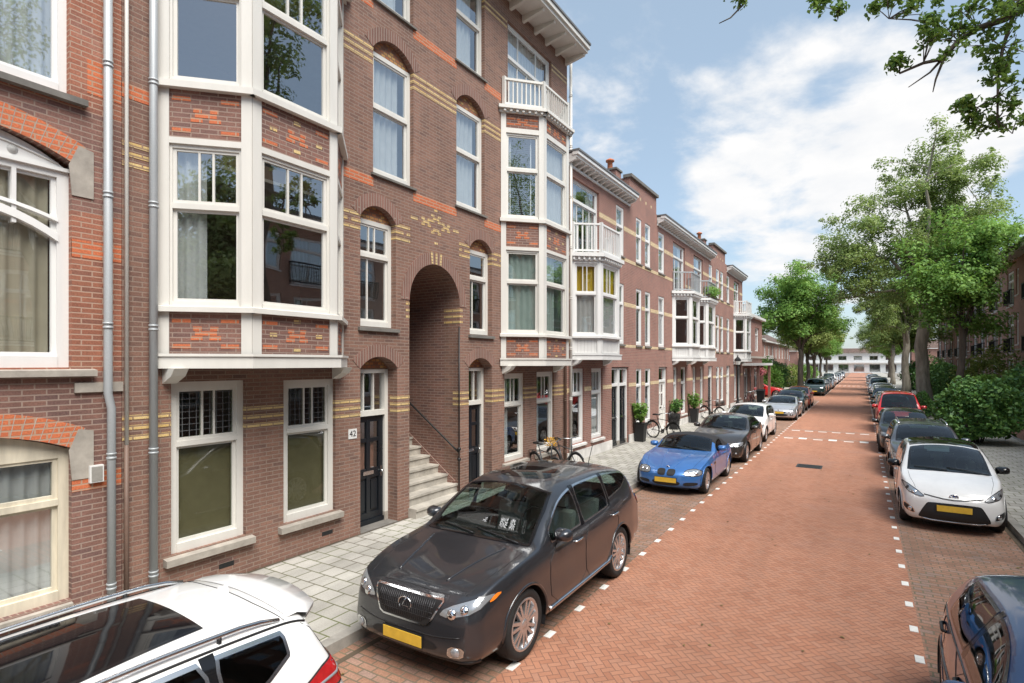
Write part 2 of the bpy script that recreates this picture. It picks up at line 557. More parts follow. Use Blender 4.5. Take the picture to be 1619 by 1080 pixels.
def paint(name, col, flake=0.35, rough=0.32, metal=0.0):
    m, t, b = base(name, col, rough, metal)
    b.inputs['Coat Weight'].default_value = 1.0
    b.inputs['Coat Roughness'].default_value = 0.03
    tc = nd(t, 'ShaderNodeTexCoord')
    n = nd(t, 'ShaderNodeTexNoise', ins={'Vector': tc.outputs['Object'], 'Scale': 1.7, 'Detail': 5.0, 'Roughness': 0.7})
    k = ramp(t, n.outputs[0], [(0.3, tuple(c * 0.9 for c in col)), (0.7, tuple(min(1, c * 1.06) for c in col))])
    t.links.new(k, b.inputs['Base Color'])
    # a thin film of road dust, thicker low on the body
    n2 = nd(t, 'ShaderNodeTexNoise', ins={'Vector': tc.outputs['Object'], 'Scale': 6.0, 'Detail': 6.0})
    rr = mth(t, 'MULTIPLY_ADD', n2.outputs[0], 0.10, 0.0)
    t.links.new(rr, b.inputs['Coat Roughness'])
    return m


M = {}
M['brick_main'] = brick('brown_brick', (0.215, 0.114, 0.086), (0.265, 0.142, 0.102), (0.255, 0.185, 0.145), c3=(0.175, 0.10, 0.08), ms=0.008)
M['brick_red'] = brick('red_brown_brick', (0.32, 0.118, 0.072), (0.37, 0.145, 0.087), (0.38, 0.25, 0.185), c3=(0.25, 0.105, 0.072), ms=0.008)
M['brick_dark'] = brick('purple_brick', (0.205, 0.105, 0.083), (0.255, 0.128, 0.098), (0.29, 0.21, 0.17), c3=(0.165, 0.092, 0.08), ms=0.008)
M['brick_row'] = brick('row_brick', (0.28, 0.125, 0.10), (0.335, 0.15, 0.115), (0.31, 0.22, 0.18), c3=(0.25, 0.118, 0.098))
M['brick_side'] = brick('flat_brick', (0.37, 0.185, 0.135), (0.42, 0.215, 0.155), (0.38, 0.29, 0.23), c3=(0.33, 0.17, 0.13))
M['brick_orange'] = brick('orange_brick', (0.50, 0.13, 0.055), (0.58, 0.16, 0.065), (0.40, 0.25, 0.17), stain=0.2)
M['brick_yellow'] = brick('yellow_glazed_brick', (0.62, 0.42, 0.16), (0.70, 0.52, 0.24), (0.30, 0.2, 0.13), stain=0.2, rough=0.5)
M['brick_mix'] = brick('mixed_tympanum_brick', (0.55, 0.34, 0.12), (0.42, 0.15, 0.06), (0.2, 0.12, 0.08), bw=0.11, c3=(0.2, 0.09, 0.06), stain=0.2)
M['brick_arch'] = brick('arch_brick', (0.52, 0.14, 0.06), (0.58, 0.17, 0.075), (0.42, 0.27, 0.18), bw=3.0, rh=0.07, swap=True, stain=0.15)
M['brick_arch_dark'] = brick('arch_brick_dark', (0.20, 0.10, 0.08), (0.25, 0.125, 0.095), (0.27, 0.21, 0.17), bw=3.0, rh=0.065, swap=True)
M['road'] = herringbone('red_clay_pavers')
M['parking'] = brick('brown_clay_pavers', (0.28, 0.15, 0.10), (0.345, 0.188, 0.122), (0.15, 0.11, 0.08), bw=0.205, rh=0.1, ms=0.010, c3=(0.31, 0.21, 0.17), swap=False, rough=0.85, mossy=(0.14, 0.12, 0.075))
M['tiles'] = brick('grey_pavement_tiles', (0.33, 0.315, 0.28), (0.385, 0.37, 0.33), (0.12, 0.105, 0.08), bw=0.3, rh=0.3, ms=0.012, c3=(0.44, 0.42, 0.38), swap=False, var=0.18, stain=0.3, rough=0.9, bump=0.35, mossy=(0.12, 0.13, 0.06))
M['kerb'] = noisy('kerb_concrete', (0.30, 0.285, 0.255), 0.9, amt=0.3, scale=4, bump=0.2)
M['kerb_dark'] = noisy('kerb_side_stone', (0.10, 0.095, 0.085), 0.9, amt=0.4, scale=5, bump=0.2)
M['marking'] = noisy('white_marking_brick', (0.74, 0.73, 0.69), 0.8, amt=0.15, scale=8)
M['soil'] = noisy('soil', (0.10, 0.075, 0.05), 0.95, amt=0.4, scale=2, bump=0.5)
M['ground'] = noisy('earth_and_paving', (0.22, 0.20, 0.17), 0.95, amt=0.3, scale=0.5)
M['cream'] = noisy('cream_paint', (0.64, 0.622, 0.575), 0.45, amt=0.08, scale=2.5, streak=True)
M['white'] = noisy('white_paint', (0.71, 0.705, 0.685), 0.42, amt=0.07, scale=2.5, streak=True)
M['old_cream'] = noisy('weathered_cream_paint', (0.62, 0.56, 0.44), 0.6, amt=0.3, scale=5.0, streak=True)
M['stone'] = noisy('sill_stone', (0.36, 0.325, 0.28), 0.85, amt=0.3, scale=4, bump=0.2)
M['stone_dark'] = noisy('dark_sill_stone', (0.16, 0.15, 0.135), 0.85, amt=0.3, scale=4, bump=0.2)
M['plaster'] = noisy('white_plinth_plaster', (0.62, 0.60, 0.57), 0.85, amt=0.3, scale=1.5, bump=0.1)
M['step'] = noisy('worn_stone_steps', (0.40, 0.37, 0.32), 0.8, amt=0.35, scale=2.5, bump=0.15)
M['zinc'] = noisy('painted_zinc_pipe', (0.40, 0.42, 0.43), 0.5, 0.25, amt=0.15, scale=3, streak=True)
M['pipe_white'] = noisy('white_pipe', (0.70, 0.68, 0.63), 0.5, amt=0.12, scale=3, streak=True)
M['pipe_brown'] = noisy('brown_pipe', (0.16, 0.10, 0.075), 0.6, amt=0.2, scale=3)
M['roof_felt'] = noisy('roof_edge_lead', (0.14, 0.145, 0.15), 0.7, amt=0.2, scale=2)
M['rooftile'] = brick('dark_roof_tiles', (0.10, 0.07, 0.06), (0.14, 0.09, 0.07), (0.03, 0.02, 0.02), bw=0.25, rh=0.3)
M['door'] = noisy('blue_black_door_paint', (0.008, 0.011, 0.015), 0.3, amt=0.2, scale=2)
M['door_white'] = noisy('white_door_paint', (0.74, 0.72, 0.68), 0.4, amt=0.1, scale=2)
M['iron'] = noisy('black_iron', (0.015, 0.015, 0.016), 0.45, 0.3, amt=0.2, scale=6)
M['glass'] = pane_mat('window_glass', tint=(0.90, 0.94, 0.94), ior=3.5, wav=0.10)
M['glass_low'] = pane_mat('leaded_glass', tint=(0.55, 0.6, 0.52), ior=1.75, wav=0.05)
M['curtain'] = cloth('white_net_curtain', (0.80, 0.80, 0.78), 0.35)
M['curtain_green'] = cloth('pale_green_curtain', (0.55, 0.66, 0.60), 0.3)
M['curtain_beige'] = cloth('beige_curtain', (0.66, 0.58, 0.44), 0.2)
M['curtain_yellow'] = cloth('yellow_curtain', (0.95, 0.66, 0.02), 0.3)
M['blind'] = noisy('grey_venetian_blind', (0.30, 0.33, 0.31), 0.6, amt=0.1, scale=2)
M['shade_olive'] = cloth('olive_roller_shade', (0.36, 0.285, 0.20), 0.05)
M['inside'] = noisy('room_wall', (0.42, 0.38, 0.33), 0.9, amt=0.1)
M['inside_floor'] = noisy('room_floor', (0.16, 0.10, 0.06), 0.6, amt=0.2)
M['wood'] = noisy('pale_wood', (0.45, 0.30, 0.16), 0.5, amt=0.2)
M['black'] = noisy('black_plastic', (0.012, 0.012, 0.013), 0.5, amt=0.2, scale=8)
M['gloss_black'] = base('gloss_black', (0.008, 0.008, 0.009), 0.08, 0.0)[0]
M['tyre'] = noisy('tyre_rubber', (0.016, 0.016, 0.016), 0.8, amt=0.3, scale=12)
M['alloy'] = noisy('alloy', (0.62, 0.62, 0.63), 0.28, 0.85, amt=0.1, scale=8)
M['steel_dark'] = noisy('dark_steel', (0.08, 0.08, 0.085), 0.45, 0.8, amt=0.2, scale=8)
M['chrome'] = base('chrome', (0.75, 0.76, 0.78), 0.08, 1.0)[0]
M['chrome_soft'] = base('satin_chrome', (0.6, 0.61, 0.62), 0.25, 1.0)[0]
M['car_glass'] = pane_mat('car_glass', tint=(0.50, 0.60, 0.57), ior=1.6)
M['car_glass_dark'] = pane_mat('tinted_car_glass', tint=(0.12, 0.13, 0.13), ior=1.6)
M['lamp_glass'] = base('headlight_glass', (0.40, 0.42, 0.44), 0.16, 0.6)[0]
M['lamp_dark'] = base('headlight_housing', (0.06, 0.06, 0.065), 0.15, 0.5)[0]
M['amber'] = base('amber_lens', (0.75, 0.2, 0.02), 0.1)[0]
M['red_lens'] = noisy('red_lens', (0.42, 0.012, 0.016), 0.12, amt=0.3, scale=9)
M['plate'] = noisy('yellow_plate', (0.72, 0.46, 0.05), 0.5, amt=0.15, scale=9)
M['seat'] = noisy('dark_seat_cloth', (0.045, 0.045, 0.048), 0.85, amt=0.2, scale=9)
M['seat_light'] = noisy('grey_seat_leather', (0.34, 0.33, 0.31), 0.6, amt=0.15, scale=9)
M['softtop'] = noisy('black_canvas', (0.022, 0.022, 0.025), 0.9, amt=0.25, scale=14, bump=0.1)
M['bark'] = noisy('elm_bark', (0.31, 0.275, 0.22), 0.95, amt=0.5, scale=5, bump=0.8, streak=True)
M['bark_dark'] = noisy('dark_bark', (0.11, 0.09, 0.07), 0.95, amt=0.5, scale=5, bump=0.8, streak=True)
M['leaf_elm'] = leaf_mat('elm_leaves', (0.108, 0.171, 0.049), (0.215, 0.305, 0.090), (0.377, 0.448, 0.153), 0.42)
M['leaf_fresh'] = leaf_mat('fresh_leaves', (0.087, 0.197, 0.040), (0.166, 0.330, 0.067), (0.283, 0.457, 0.103), 0.42)
M['leaf_olive'] = leaf_mat('olive_leaves', (0.119, 0.158, 0.040), (0.221, 0.277, 0.070), (0.348, 0.395, 0.119), 0.38)
M['leaf_shrub'] = leaf_mat('shrub_leaves', (0.045, 0.116, 0.036), (0.091, 0.223, 0.056), (0.223, 0.404, 0.091), 0.2, 0.5)
M['leaf_near'] = leaf_mat('near_leaves', (0.069, 0.147, 0.035), (0.129, 0.241, 0.051), (0.241, 0.361, 0.086), 0.38)

# ---------------------------------------------------------------- ground, street, pavements
def sheet(name, x0, x1, y0, y1, z, m, nx=1, ny=1):
    b = MB()
    for i in range(nx):
        for j in range(ny):
            xa, xb = x0 + (x1 - x0) * i / nx, x0 + (x1 - x0) * (i + 1) / nx
            ya, yb = y0 + (y1 - y0) * j / ny, y0 + (y1 - y0) * (j + 1) / ny
            b.face([(xa, ya, z), (xb, ya, z), (xb, yb, z), (xa, yb, z)], m)
    return tag(b.build(name), kind='structure')


XF = -7.65                     # face of the houses on the left
YA, YZ = -30.0, 235.0
JA, JB = 54.3, 60.8            # the side street on the left
sheet('ground', -1500, 1500, -1500, 1500, -0.03, M['ground'])
sheet('road', -3.16, 0.58, YA, YZ, 0.0, M['road'])
b = MB()
b.face([(-4.92, YA, 0.0), (-3.16, YA, 0.0), (-3.16, JA, 0.0), (-4.92, JA, 0.0)], M['parking'])
b.face([(-4.92, JB, 0.0), (-3.16, JB, 0.0), (-3.16, YZ, 0.0), (-4.92, YZ, 0.0)], M['parking'])
b.face([(0.58, YA, 0.0), (2.40, YA, 0.0), (2.40, YZ, 0.0), (0.58, YZ, 0.0)], M['parking'])
tag(b.build('parking_bays'), kind='structure')
sheet('side_street', -60, -3.16, JA, JB, 0.0, M['road'])
# pavements with kerb stones
for nm, x0, x1, y0, y1, ks in (('pavement', XF - 0.3, -4.92, YA, JA, 1), ('pavement', -12.5, -4.92, JB, YZ, 1), ('pavement', 2.40, 5.42, YA, YZ, 0)):
    b = MB()
    kx0, kx1 = (x1 - 0.14, x1) if ks else (x0, x0 + 0.14)
    if ks:
        b.face([(x0, y0, 0.12), (kx0, y0, 0.12), (kx0, y1, 0.12), (x0, y1, 0.12)], M['tiles'])
    else:
        b.face([(kx1, y0, 0.12), (x1, y0, 0.12), (x1, y1, 0.12), (kx1, y1, 0.12)], M['tiles'])
    tag(b.build(nm), kind='structure')
    b = MB()
    y = y0
    while y < min(y1, 90):
        e = min(y + 1.0, y1)
        b.box(kx0, kx1, y + 0.003, e - 0.003, -0.02, 0.123, M['kerb'])
        y += 1.0
    if y < y1:
        b.box(kx0, kx1, y, y1, -0.02, 0.123, M['kerb'])
    if ks:
        for yy in (y0, y1):
            if 40 < yy < 70:
                b.box(x0, x1, yy - (0.14 if yy == y1 else 0), yy + (0.14 if yy == y0 else 0), -0.02, 0.123, M['kerb'])
    tag(b.build('kerb'), kind='structure')
# white bricks set along both edges of the carriageway, and the raised tables
b = MB()
y = 0.9
while y < 130:
    for x in (-3.12, 0.52):
        if x < -1 and JA - 1.2 < y < JB + 1.0:
            continue
        b.box(x - 0.042, x + 0.042, y - 0.085, y + 0.085, -0.01, 0.006 + random.uniform(0, 0.002), M['marking'])
    y += 0.815
for ya in (26.3, 29.4, 88.0, 91.5):
    big = ya < 40
    x = -2.85
    k = 0
    while x < 0.45:
        w, l = (0.30, 0.42) if (k % 2 and ya == 26.3) else (0.34, 0.16)
        if not big: w, l = 0.3, 0.3
        b.box(x, x + w, ya, ya + l, -0.01, 0.007, M['marking'])
        x += 0.55
        k += 1
    if big:
        b.box(-2.95, 0.45, ya + 0.46, ya + 0.54, -0.01, 0.007, M['kerb'])
tag(b.build('road_marking'), kind='structure')
b = MB()
b.face([(XF - 0.01, 3.3, 0.126), (XF + 0.05, 3.3, 0.126), (XF + 0.035, 15.2, 0.126), (XF - 0.01, 15.2, 0.126)], M['soil'])
b.face([(-4.78, YA, 0.003), (-4.69, YA, 0.003), (-4.72, JA, 0.003), (-4.78, JA, 0.003)], M['soil'])
b.face([(2.29, YA, 0.003), (2.40, YA, 0.003), (2.40, YZ, 0.003), (2.31, YZ, 0.003)], M['soil'])
tag(b.build('gutter_dirt'), kind='structure')
b = MB()
b.box(-1.75, -1.05, 19.15, 19.8, -0.02, 0.006, M['steel_dark'])
for k in range(6):
    b.box(-1.70, -1.10, 19.2 + k * 0.1, 19.24 + k * 0.1, 0.0, 0.009, M['iron'])
tag(b.build('drain_cover'), 'dark iron drain cover set in the middle of the red brick road', 'drain cover')


# ---------------------------------------------------------------- building pieces
def curtain(P, u0, u1, z0, z1, d, m, parent, amp=0.028, wl=0.14, name='curtain', seed=0):
    rn = random.Random(seed + int(u0 * 100) + int(z0 * 31))
    b = MB()
    n = max(6, int((u1 - u0) / 0.022))
    ph = rn.uniform(0, 6)
    us = [u0 + (u1 - u0) * i / n for i in range(n + 1)]
    ds = [d + amp * math.sin(2 * math.pi * (u - u0) / wl + ph + 1.3 * math.sin(5.1 * u)) for u in us]
    vs = [P(u, z0, x) for u, x in zip(us, ds)] + [P(u + (rn.uniform(-0.004, 0.004)), z1, d + (x - d) * 0.75) for u, x in zip(us, ds)]
    b.mesh(vs, [(i, i + 1, n + 2 + i, n + 1 + i) for i in range(n)], m, True)
    return b.build(name, parent)


def blind(P, u0, u1, z0, z1, d, m, parent):
    b = MB()
    z = z0
    while z < z1:
        b.box8([P(u0, z, d), P(u0, z + 0.016, d + 0.028), P(u1, z + 0.016, d + 0.028), P(u1, z, d),
                P(u0, z + 0.004, d), P(u0, z + 0.02, d + 0.028), P(u1, z + 0.02, d + 0.028), P(u1, z + 0.004, d)], m)
        z += 0.05
    for f in (0.12, 0.8):
        u = u0 + (u1 - u0) * f
        pbox(b, P, u, u + 0.03, z0, z1, d + 0.03, d + 0.034, M['white'])
    return b.build('blind', parent)


def window(P, u0, u1, z0, z1, parent, d=-0.12, fw=0.075, tz=None, mull=(), lmull=(), mat='white', glass='glass', cur=(), sill=None, flat=False, name='window', stile=0.045, open_top=False, gtop=None, lead=False):
    """timber window: frame with sashes, glazing bars, meeting rail; panes, curtains and sill are its children"""
    m = M[mat]
    b = MB()
    D0, D1 = d - 0.05, d + 0.035
    pbox(b, P, u0, u0 + fw, z0, z1, D0, D1, m)
    pbox(b, P, u1 - fw, u1, z0, z1, D0, D1, m)
    pbox(b, P, u0 + fw, u1 - fw, z1 - fw, z1, D0, D1 - 0.002, m)
    pbox(b, P, u0 + fw, u1 - fw, z0, z0 + fw * 1.15, D0, D1 + 0.012, m)
    a, c, e, f = u0 + fw, u1 - fw, z0 + fw * 1.15, z1 - fw
    lights = [(e, f)] if tz is None else [(e, tz - 0.035), (tz + 0.035, f)]
    if tz is not None:
        pbox(b, P, a, c, tz - 0.035, tz + 0.035, D0 + 0.004, D1 + 0.006, m)
    g = MB()
    for i, (q0, q1) in enumerate(lights):
        dd = d - 0.02 if i == 0 else d - 0.004      # the lower sash slides behind the upper one
        pbox(b, P, a, a + stile, q0, q1, D0 + 0.008, dd + 0.02, m)
        pbox(b, P, c - stile, c, q0, q1, D0 + 0.008, dd + 0.02, m)
        pbox(b, P, a + stile, c - stile, q0, q0 + stile, D0 + 0.009, dd + 0.019, m)
        pbox(b, P, a + stile, c - stile, q1 - stile * 0.8, q1, D0 + 0.009, dd + 0.019, m)
        bars = mull if (i == 1 or tz is None) else lmull
        for r_ in bars:
            u = a + (c - a) * r_
            pbox(b, P, u - 0.014, u + 0.014, q0 + stile, q1 - stile * 0.8, D0 + 0.012, dd + 0.016, m)
        g.face([P(a + stile, q0 + stile, dd), P(c - stile, q0 + stile, dd), P(c - stile, q1 - stile * 0.8, dd), P(a + stile, q1 - stile * 0.8, dd)],
               M[gtop if (gtop and i == 1) else glass])
    if lead and tz is not None:      # leaded grid in the top light
        q0, q1 = lights[1]
        n = int((c - a) / 0.085)
        for k in range(1, n):
            u = a + (c - a) * k / n
            pbox(b, P, u - 0.003, u + 0.003, q0 + stile, q1 - stile * .8, d - 0.008, d + 0.002, M['roof_felt'])
        z = q0 + stile + 0.085
        while z < q1 - stile:
            pbox(b, P, a + stile, c - stile, z - 0.003, z + 0.003, d - 0.0085, d + 0.0015, M['roof_felt'])
            z += 0.085
    w = b.build(name, parent)
    kid = parent if flat else w
    g.build('pane', kid)
    for q in cur:
        kind, f0, f1, h0, h1, cm = q
        uu0, uu1 = a + (c - a) * f0, a + (c - a) * f1
        zz0, zz1 = e + (f - e) * h0, e + (f - e) * h1
        if kind == 'c':
            curtain(P, uu0, uu1, zz0, zz1, d - 0.095, M[cm], kid)
        elif kind == 's':
            s_ = MB()
            pbox(s_, P, uu0, uu1, zz0, zz1, d - 0.09, d - 0.085, M[cm])
            s_.build('roller_shade', kid)
        else:
            blind(P, uu0, uu1, zz0, zz1, d - 0.13, M[cm], kid)
    if sill:
        s_ = MB()
        sm, ov, pr, th = sill
        z_ = z0 - 0.002
        s_.box8([P(u0 - ov, z_ - th, d), P(u0 - ov, z_ - th, pr), P(u1 + ov, z_ - th, pr), P(u1 + ov, z_ - th, d),
                 P(u0 - ov, z_, d), P(u0 - ov, z_ - 0.03, pr), P(u1 + ov, z_ - 0.03, pr), P(u1 + ov, z_, d)], M[sm])
        s_.build('sill', kid)
    return w


def door(P, u0, u1, z0, z1, parent, d, tz, mat='door', frame='cream', top_panes=3, style='dutch', jamb=0.09):
    """door leaf with glazed upper panels; its frame, panes, letterbox and handle are children"""
    m = M[mat]
    a, c = u0 + jamb, u1 - jamb
    lw = c - a
    b = MB()
    zt = tz - 0.04
    zl = z0 + (zt - z0) * 0.46        # lock rail
    st = lw * 0.15
    pbox(b, P, a, a + st, z0, zt, d - 0.05, d, m)
    pbox(b, P, c - st, c, z0, zt, d - 0.05, d, m)
    mid = (a + c) / 2
    pbox(b, P, mid - st * 0.4, mid + st * 0.4, z0 + 0.2, zt - 0.08, d - 0.048, d + 0.004, m)
    for (q0, q1) in ((z0, z0 + 0.22), (zl - 0.07, zl + 0.1), (zl + (zt - zl) * 0.55, zl + (zt - zl) * 0.55 + 0.07), (zt - 0.12, zt)):
        pbox(b, P, a + st, c - st, q0, q1, d - 0.049, d - 0.002, m)
    pbox(b, P, a + st, c - st, z0 + 0.2, zl - 0.06, d - 0.04, d - 0.028, m)
    for s0, s1 in ((a + st, mid - st * 0.4), (mid + st * 0.4, c - st)):
        pbox(b, P, s0 + 0.035, s1 - 0.035, z0 + 0.27, zl - 0.12, d - 0.03, d - 0.008, m)
    pbox(b, P, a - 0.01, c + 0.01, z0, z0 + 0.09, d, d + 0.03, m)
    o = b.build('door', parent)
    g = MB()
    for s0, s1 in ((a + st, mid - st * 0.4), (mid + st * 0.4, c - st)):
        for q0, q1 in ((zl + 0.1, zl + (zt - zl) * 0.55), (zl + (zt - zl) * 0.55 + 0.07, zt - 0.12)):
            g.face([P(s0, q0, d - 0.025), P(s1, q0, d - 0.025), P(s1, q1, d - 0.025), P(s0, q1, d - 0.025)], M['glass'])
    n = top_panes
    for k in range(n):
        s0, s1 = a + lw * k / n + 0.015, a + lw * (k + 1) / n - 0.015
        g.face([P(s0, tz + 0.06, d - 0.02), P(s1, tz + 0.06, d - 0.02), P(s1, z1 - 0.07, d - 0.02), P(s0, z1 - 0.07, d - 0.02)], M['glass'])
    g.build('pane', o)
    f = MB()
    fm = M[frame]
    pbox(f, P, u0, a, z0 + 0.16, z1, d - 0.06, d + 0.05, fm)
    pbox(f, P, c, u1, z0 + 0.16, z1, d - 0.06, d + 0.05, fm)
    pbox(f, P, u0, a, z0, z0 + 0.16, d - 0.06, d + 0.055, M['stone'])
    pbox(f, P, c, u1, z0, z0 + 0.16, d - 0.06, d + 0.055, M['stone'])
    pbox(f, P, a, c, tz - 0.04, tz + 0.06, d - 0.06, d + 0.06, fm)
    pbox(f, P, a, c, z1 - 0.07, z1, d - 0.06, d + 0.048, fm)
    for k in range(1, n):
        u = a + lw * k / n
        pbox(f, P, u - 0.016, u + 0.016, tz + 0.06, z1 - 0.07, d - 0.05, d + 0.01, fm)
    f.build('door_frame', o)
    h = MB()
    pbox(h, P, mid - 0.13, mid + 0.13, zl - 0.01, zl + 0.06, d - 0.002, d + 0.012, M['chrome_soft'])
    h.build('letterbox', o)
    h = MB()
    for q in (c - st * 0.5, ):
        h.ball(P(q, zl + 0.02, d + 0.04), 0.03, M['chrome_soft'], 6)
        pbox(h, P, q - 0.012, q + 0.012, zl - 0.08, zl + 0.12, d, d + 0.012, M['chrome_soft'])
    h.build('handle', o)
    # stone threshold
    t = MB()
    pbox(t, P, u0, u1, z0 - 0.1, z0 - 0.001, d - 0.06, 0.02, M['stone_dark'])
    t.build('threshold', o)
    return o


def railing(mb, pts, z0, z1, m, gap=0.11, bar=0.014, post=0.04, slab=False):
    """straight runs of balusters between posts (pts = plan points)"""
    for i in range(len(pts) - 1):
        a, c = Vector(pts[i]), Vector(pts[i + 1])
        L = (c - a).length
        t = (c - a) / L
        n = Vector((-t.y, t.x))
        P = Plane(a, t, n)
        pbox(mb, P, 0, L, z1 - 0.055, z1, -0.035, 0.035, m)
        pbox(mb, P, 0.02, L - 0.02, z0 + 0.06, z0 + 0.11, -0.02, 0.02, m)
        k = max(2, int(L / gap))
        for j in range(1, k):
            u = L * j / k
            pbox(mb, P, u - bar, u + bar, z0 + 0.11, z1 - 0.055, -0.012, 0.012, m)
    for p in pts:
        mb.box(p[0] - post, p[0] + post, p[1] - post, p[1] + post, z0, z1 + 0.03, m)


def bay(P, u0, u1, p, s, house, spec, mat='cream', brickm='brick_dark', panel='brick', motif=True, label=None):
    """canted timber bay: posts, ledges and trims are the bay_window mesh; sashes, panes, panels, curtains its children"""
    m = M[mat]
    b = MB()
    w3 = [P(u0, 0, 0), P(u0 + s, 0, p), P(u1 - s, 0, p), P(u1, 0, 0)]
    FP = []
    for k in range(3):
        a, c = Vector(w3[k][:2]), Vector(w3[k + 1][:2])
        L = (c - a).length
        t = (c - a) / L
        n = Vector((t.y, -t.x))
        if n.dot(P.n.xy) < -1e-6 or (abs(n.dot(P.n.xy)) < 1e-6 and False):
            n = -n
        FP.append((Plane(a, t, n), L))
    zlo, zhi = min(q[1] for q in spec), max(q[2] for q in spec)
    pw = 0.13
    for F, L in FP:
        pbox(b, F, 0.0, pw, zlo, zhi, -0.10, 0.014, m)
        pbox(b, F, L - pw, L, zlo, zhi, -0.10, 0.014, m)
    for F, L in FP:
        for q in spec:
            k, z0, z1 = q[:3]
            if k == 'trim':
                pbox(b, F, -0.03, L + 0.03, z0, z1, -0.1, 0.075, m)
                pbox(b, F, -0.04, L + 0.04, z1 - 0.035, z1, 0.0, 0.095, m)
            elif k == 'sill':
                b.box8([F(-0.04, z0, -0.1), F(-0.04, z0, 0.085), F(L + 0.04, z0, 0.085), F(L + 0.04, z0, -0.1),
                        F(-0.04, z1, -0.1), F(-0.04, z1 - 0.035, 0.085), F(L + 0.04, z1 - 0.035, 0.085), F(L + 0.04, z1, -0.1)], m)
            elif k == 'head':
                pbox(b, F, pw, L - pw, z0, z1, -0.1, 0.01, m)
            elif k == 'cornice':
                pbox(b, F, -0.05, L + 0.05, z0, z0 + (z1 - z0) * 0.5, -0.1, 0.06, m)
                pbox(b, F, -0.08, L + 0.08, z0 + (z1 - z0) * 0.5, z1, -0.1, 0.15, m)
                nb = max(2, int(L / 0.14))
                for j in range(nb):
                    u = L * (j + 0.5) / nb
                    pbox(b, F, u - 0.03, u + 0.03, z0 + (z1 - z0) * 0.1, z0 + (z1 - z0) * 0.5, 0.06, 0.12, m)
            elif k == 'wood':
                pbox(b, F, pw, L - pw, z0, z1, -0.1, -0.02, m)
                nb = max(1, int(round(L / 0.9)))
                pbox(b, F, pw, L - pw, z0, z0 + 0.05, -0.1, 0.004, m)
                pbox(b, F, pw, L - pw, z1 - 0.05, z1, -0.1, 0.004, m)
                for j in range(1, int(L / 0.11)):
                    pbox(b, F, j * 0.11 - 0.002, j * 0.11 + 0.002, z0 + 0.05, z1 - 0.05, -0.02, -0.017, M['kerb'])
    # floor and roof of the bay
    zf = zlo + 0.06
    b.face([w3[i][:2] + (zf,) for i in (3, 2, 1, 0)], M['stone_dark'])
    b.face([w3[i][:2] + (zhi - 0.02,) for i in (0, 1, 2, 3)], M['roof_felt'])
    # corbels under both ends
    for u in (u0 + 0.05, u1 - 0.23):
        b.box8([P(u, zlo - 0.2, 0), P(u, zlo - 0.1, 0.22), P(u + 0.18, zlo - 0.1, 0.22), P(u + 0.18, zlo - 0.2, 0),
                P(u, zlo - 0.002, 0), P(u, zlo - 0.002, 0.3), P(u + 0.18, zlo - 0.002, 0.3), P(u + 0.18, zlo - 0.002, 0)], m)
    B = b.build('bay_window', house)
    for fi, (F, L) in enumerate(FP):
        for q in spec:
            k, z0, z1 = q[:3]
            if k == 'win':
                tz, mull, curs = q[3], q[4], q[5]
                gl = q[6] if len(q) > 6 else 'glass'
                window(F, pw - 0.02, L - pw + 0.02, z0, z1, B, d=-0.055, fw=0.05, tz=tz, mull=mull, mat=mat, cur=curs[fi], flat=True, glass=gl)
            elif k == 'brick':
                c = MB()
                pbox(c, F, pw, L - pw, z0, z1, -0.1, -0.006, M[brickm])
                if motif:
                    cu, cz = L / 2, (z0 + z1) / 2
                    rh = 0.062
                    for (du, r_, w_) in ((-0.10, 1, 0.10), (0.10, 1, 0.10), (0, 0, 0.26), (-0.11, -1, 0.14), (0.11, -1, 0.14)):
                        pbox(c, F, cu + du - w_ / 2, cu + du + w_ / 2, cz + r_ * rh - rh / 2, cz + r_ * rh + rh / 2 - 0.008, -0.006, -0.002, M['brick_orange'])
                    hw = L / 2 - pw
                    for sx in (-1, 1):
                        for zz in (z0 + 0.07, z1 - 0.14):
                            u_ = cu + sx * (hw - 0.14)
                            pbox(c, F, u_ - 0.11, u_ + 0.11, zz, zz + 0.054, -0.006, -0.002, M['brick_orange'])
                    if fi == 1 and motif == 'gold':
                        for (du, dz) in ((0, 0.2), (0, -0.2), (-0.38, 0.0), (0.38, 0.0)):
                            pbox(c, F, cu + du - 0.055, cu + du + 0.055, cz + dz - 0.027, cz + dz + 0.027, -0.006, -0.0015, M['brick_yellow'])
                c.build('brick_panel', B)
    return B, FP


def shell(b, P, u0, u1, z1, depth, m, mroof, parapet=0.25):
    """side, back walls and flat roof behind a street front"""
    for u in (u0, u1):
        b.face([P(u, -0.1, 0), P(u, -0.1, -depth), P(u, z1 + parapet, -depth), P(u, z1 + parapet, 0)], m)
    b.face([P(u0, -0.1, -depth), P(u1, -0.1, -depth), P(u1, z1 + parapet, -depth), P(u0, z1 + parapet, -depth)], m)
    b.face([P(u0, z1, 0), P(u1, z1, 0), P(u1, z1, -depth), P(u0, z1, -depth)], mroof)


def interior(P, u0, u1, floors, z1, parent, depth=3.2, walls=()):
    b = MB()
    b.face([P(u0 + .01, 0, -depth), P(u1 - .01, 0, -depth), P(u1 - .01, z1, -depth), P(u0 + .01, z1, -depth)], M['inside'])
    for z in floors:
        pbox(b, P, u0 + 0.3, u1 - 0.3, z - 0.2, z, -depth, -0.3, M['inside_floor'])
        pbox(b, P, u0 + 0.3, u1 - 0.3, z - 0.25, z - 0.2, -depth, -0.3, M['inside'])
    for u in walls:
        pbox(b, P, u - 0.05, u + 0.05, 0, z1, -depth, -0.3, M['inside'])
    return b.build('room_interior', parent)


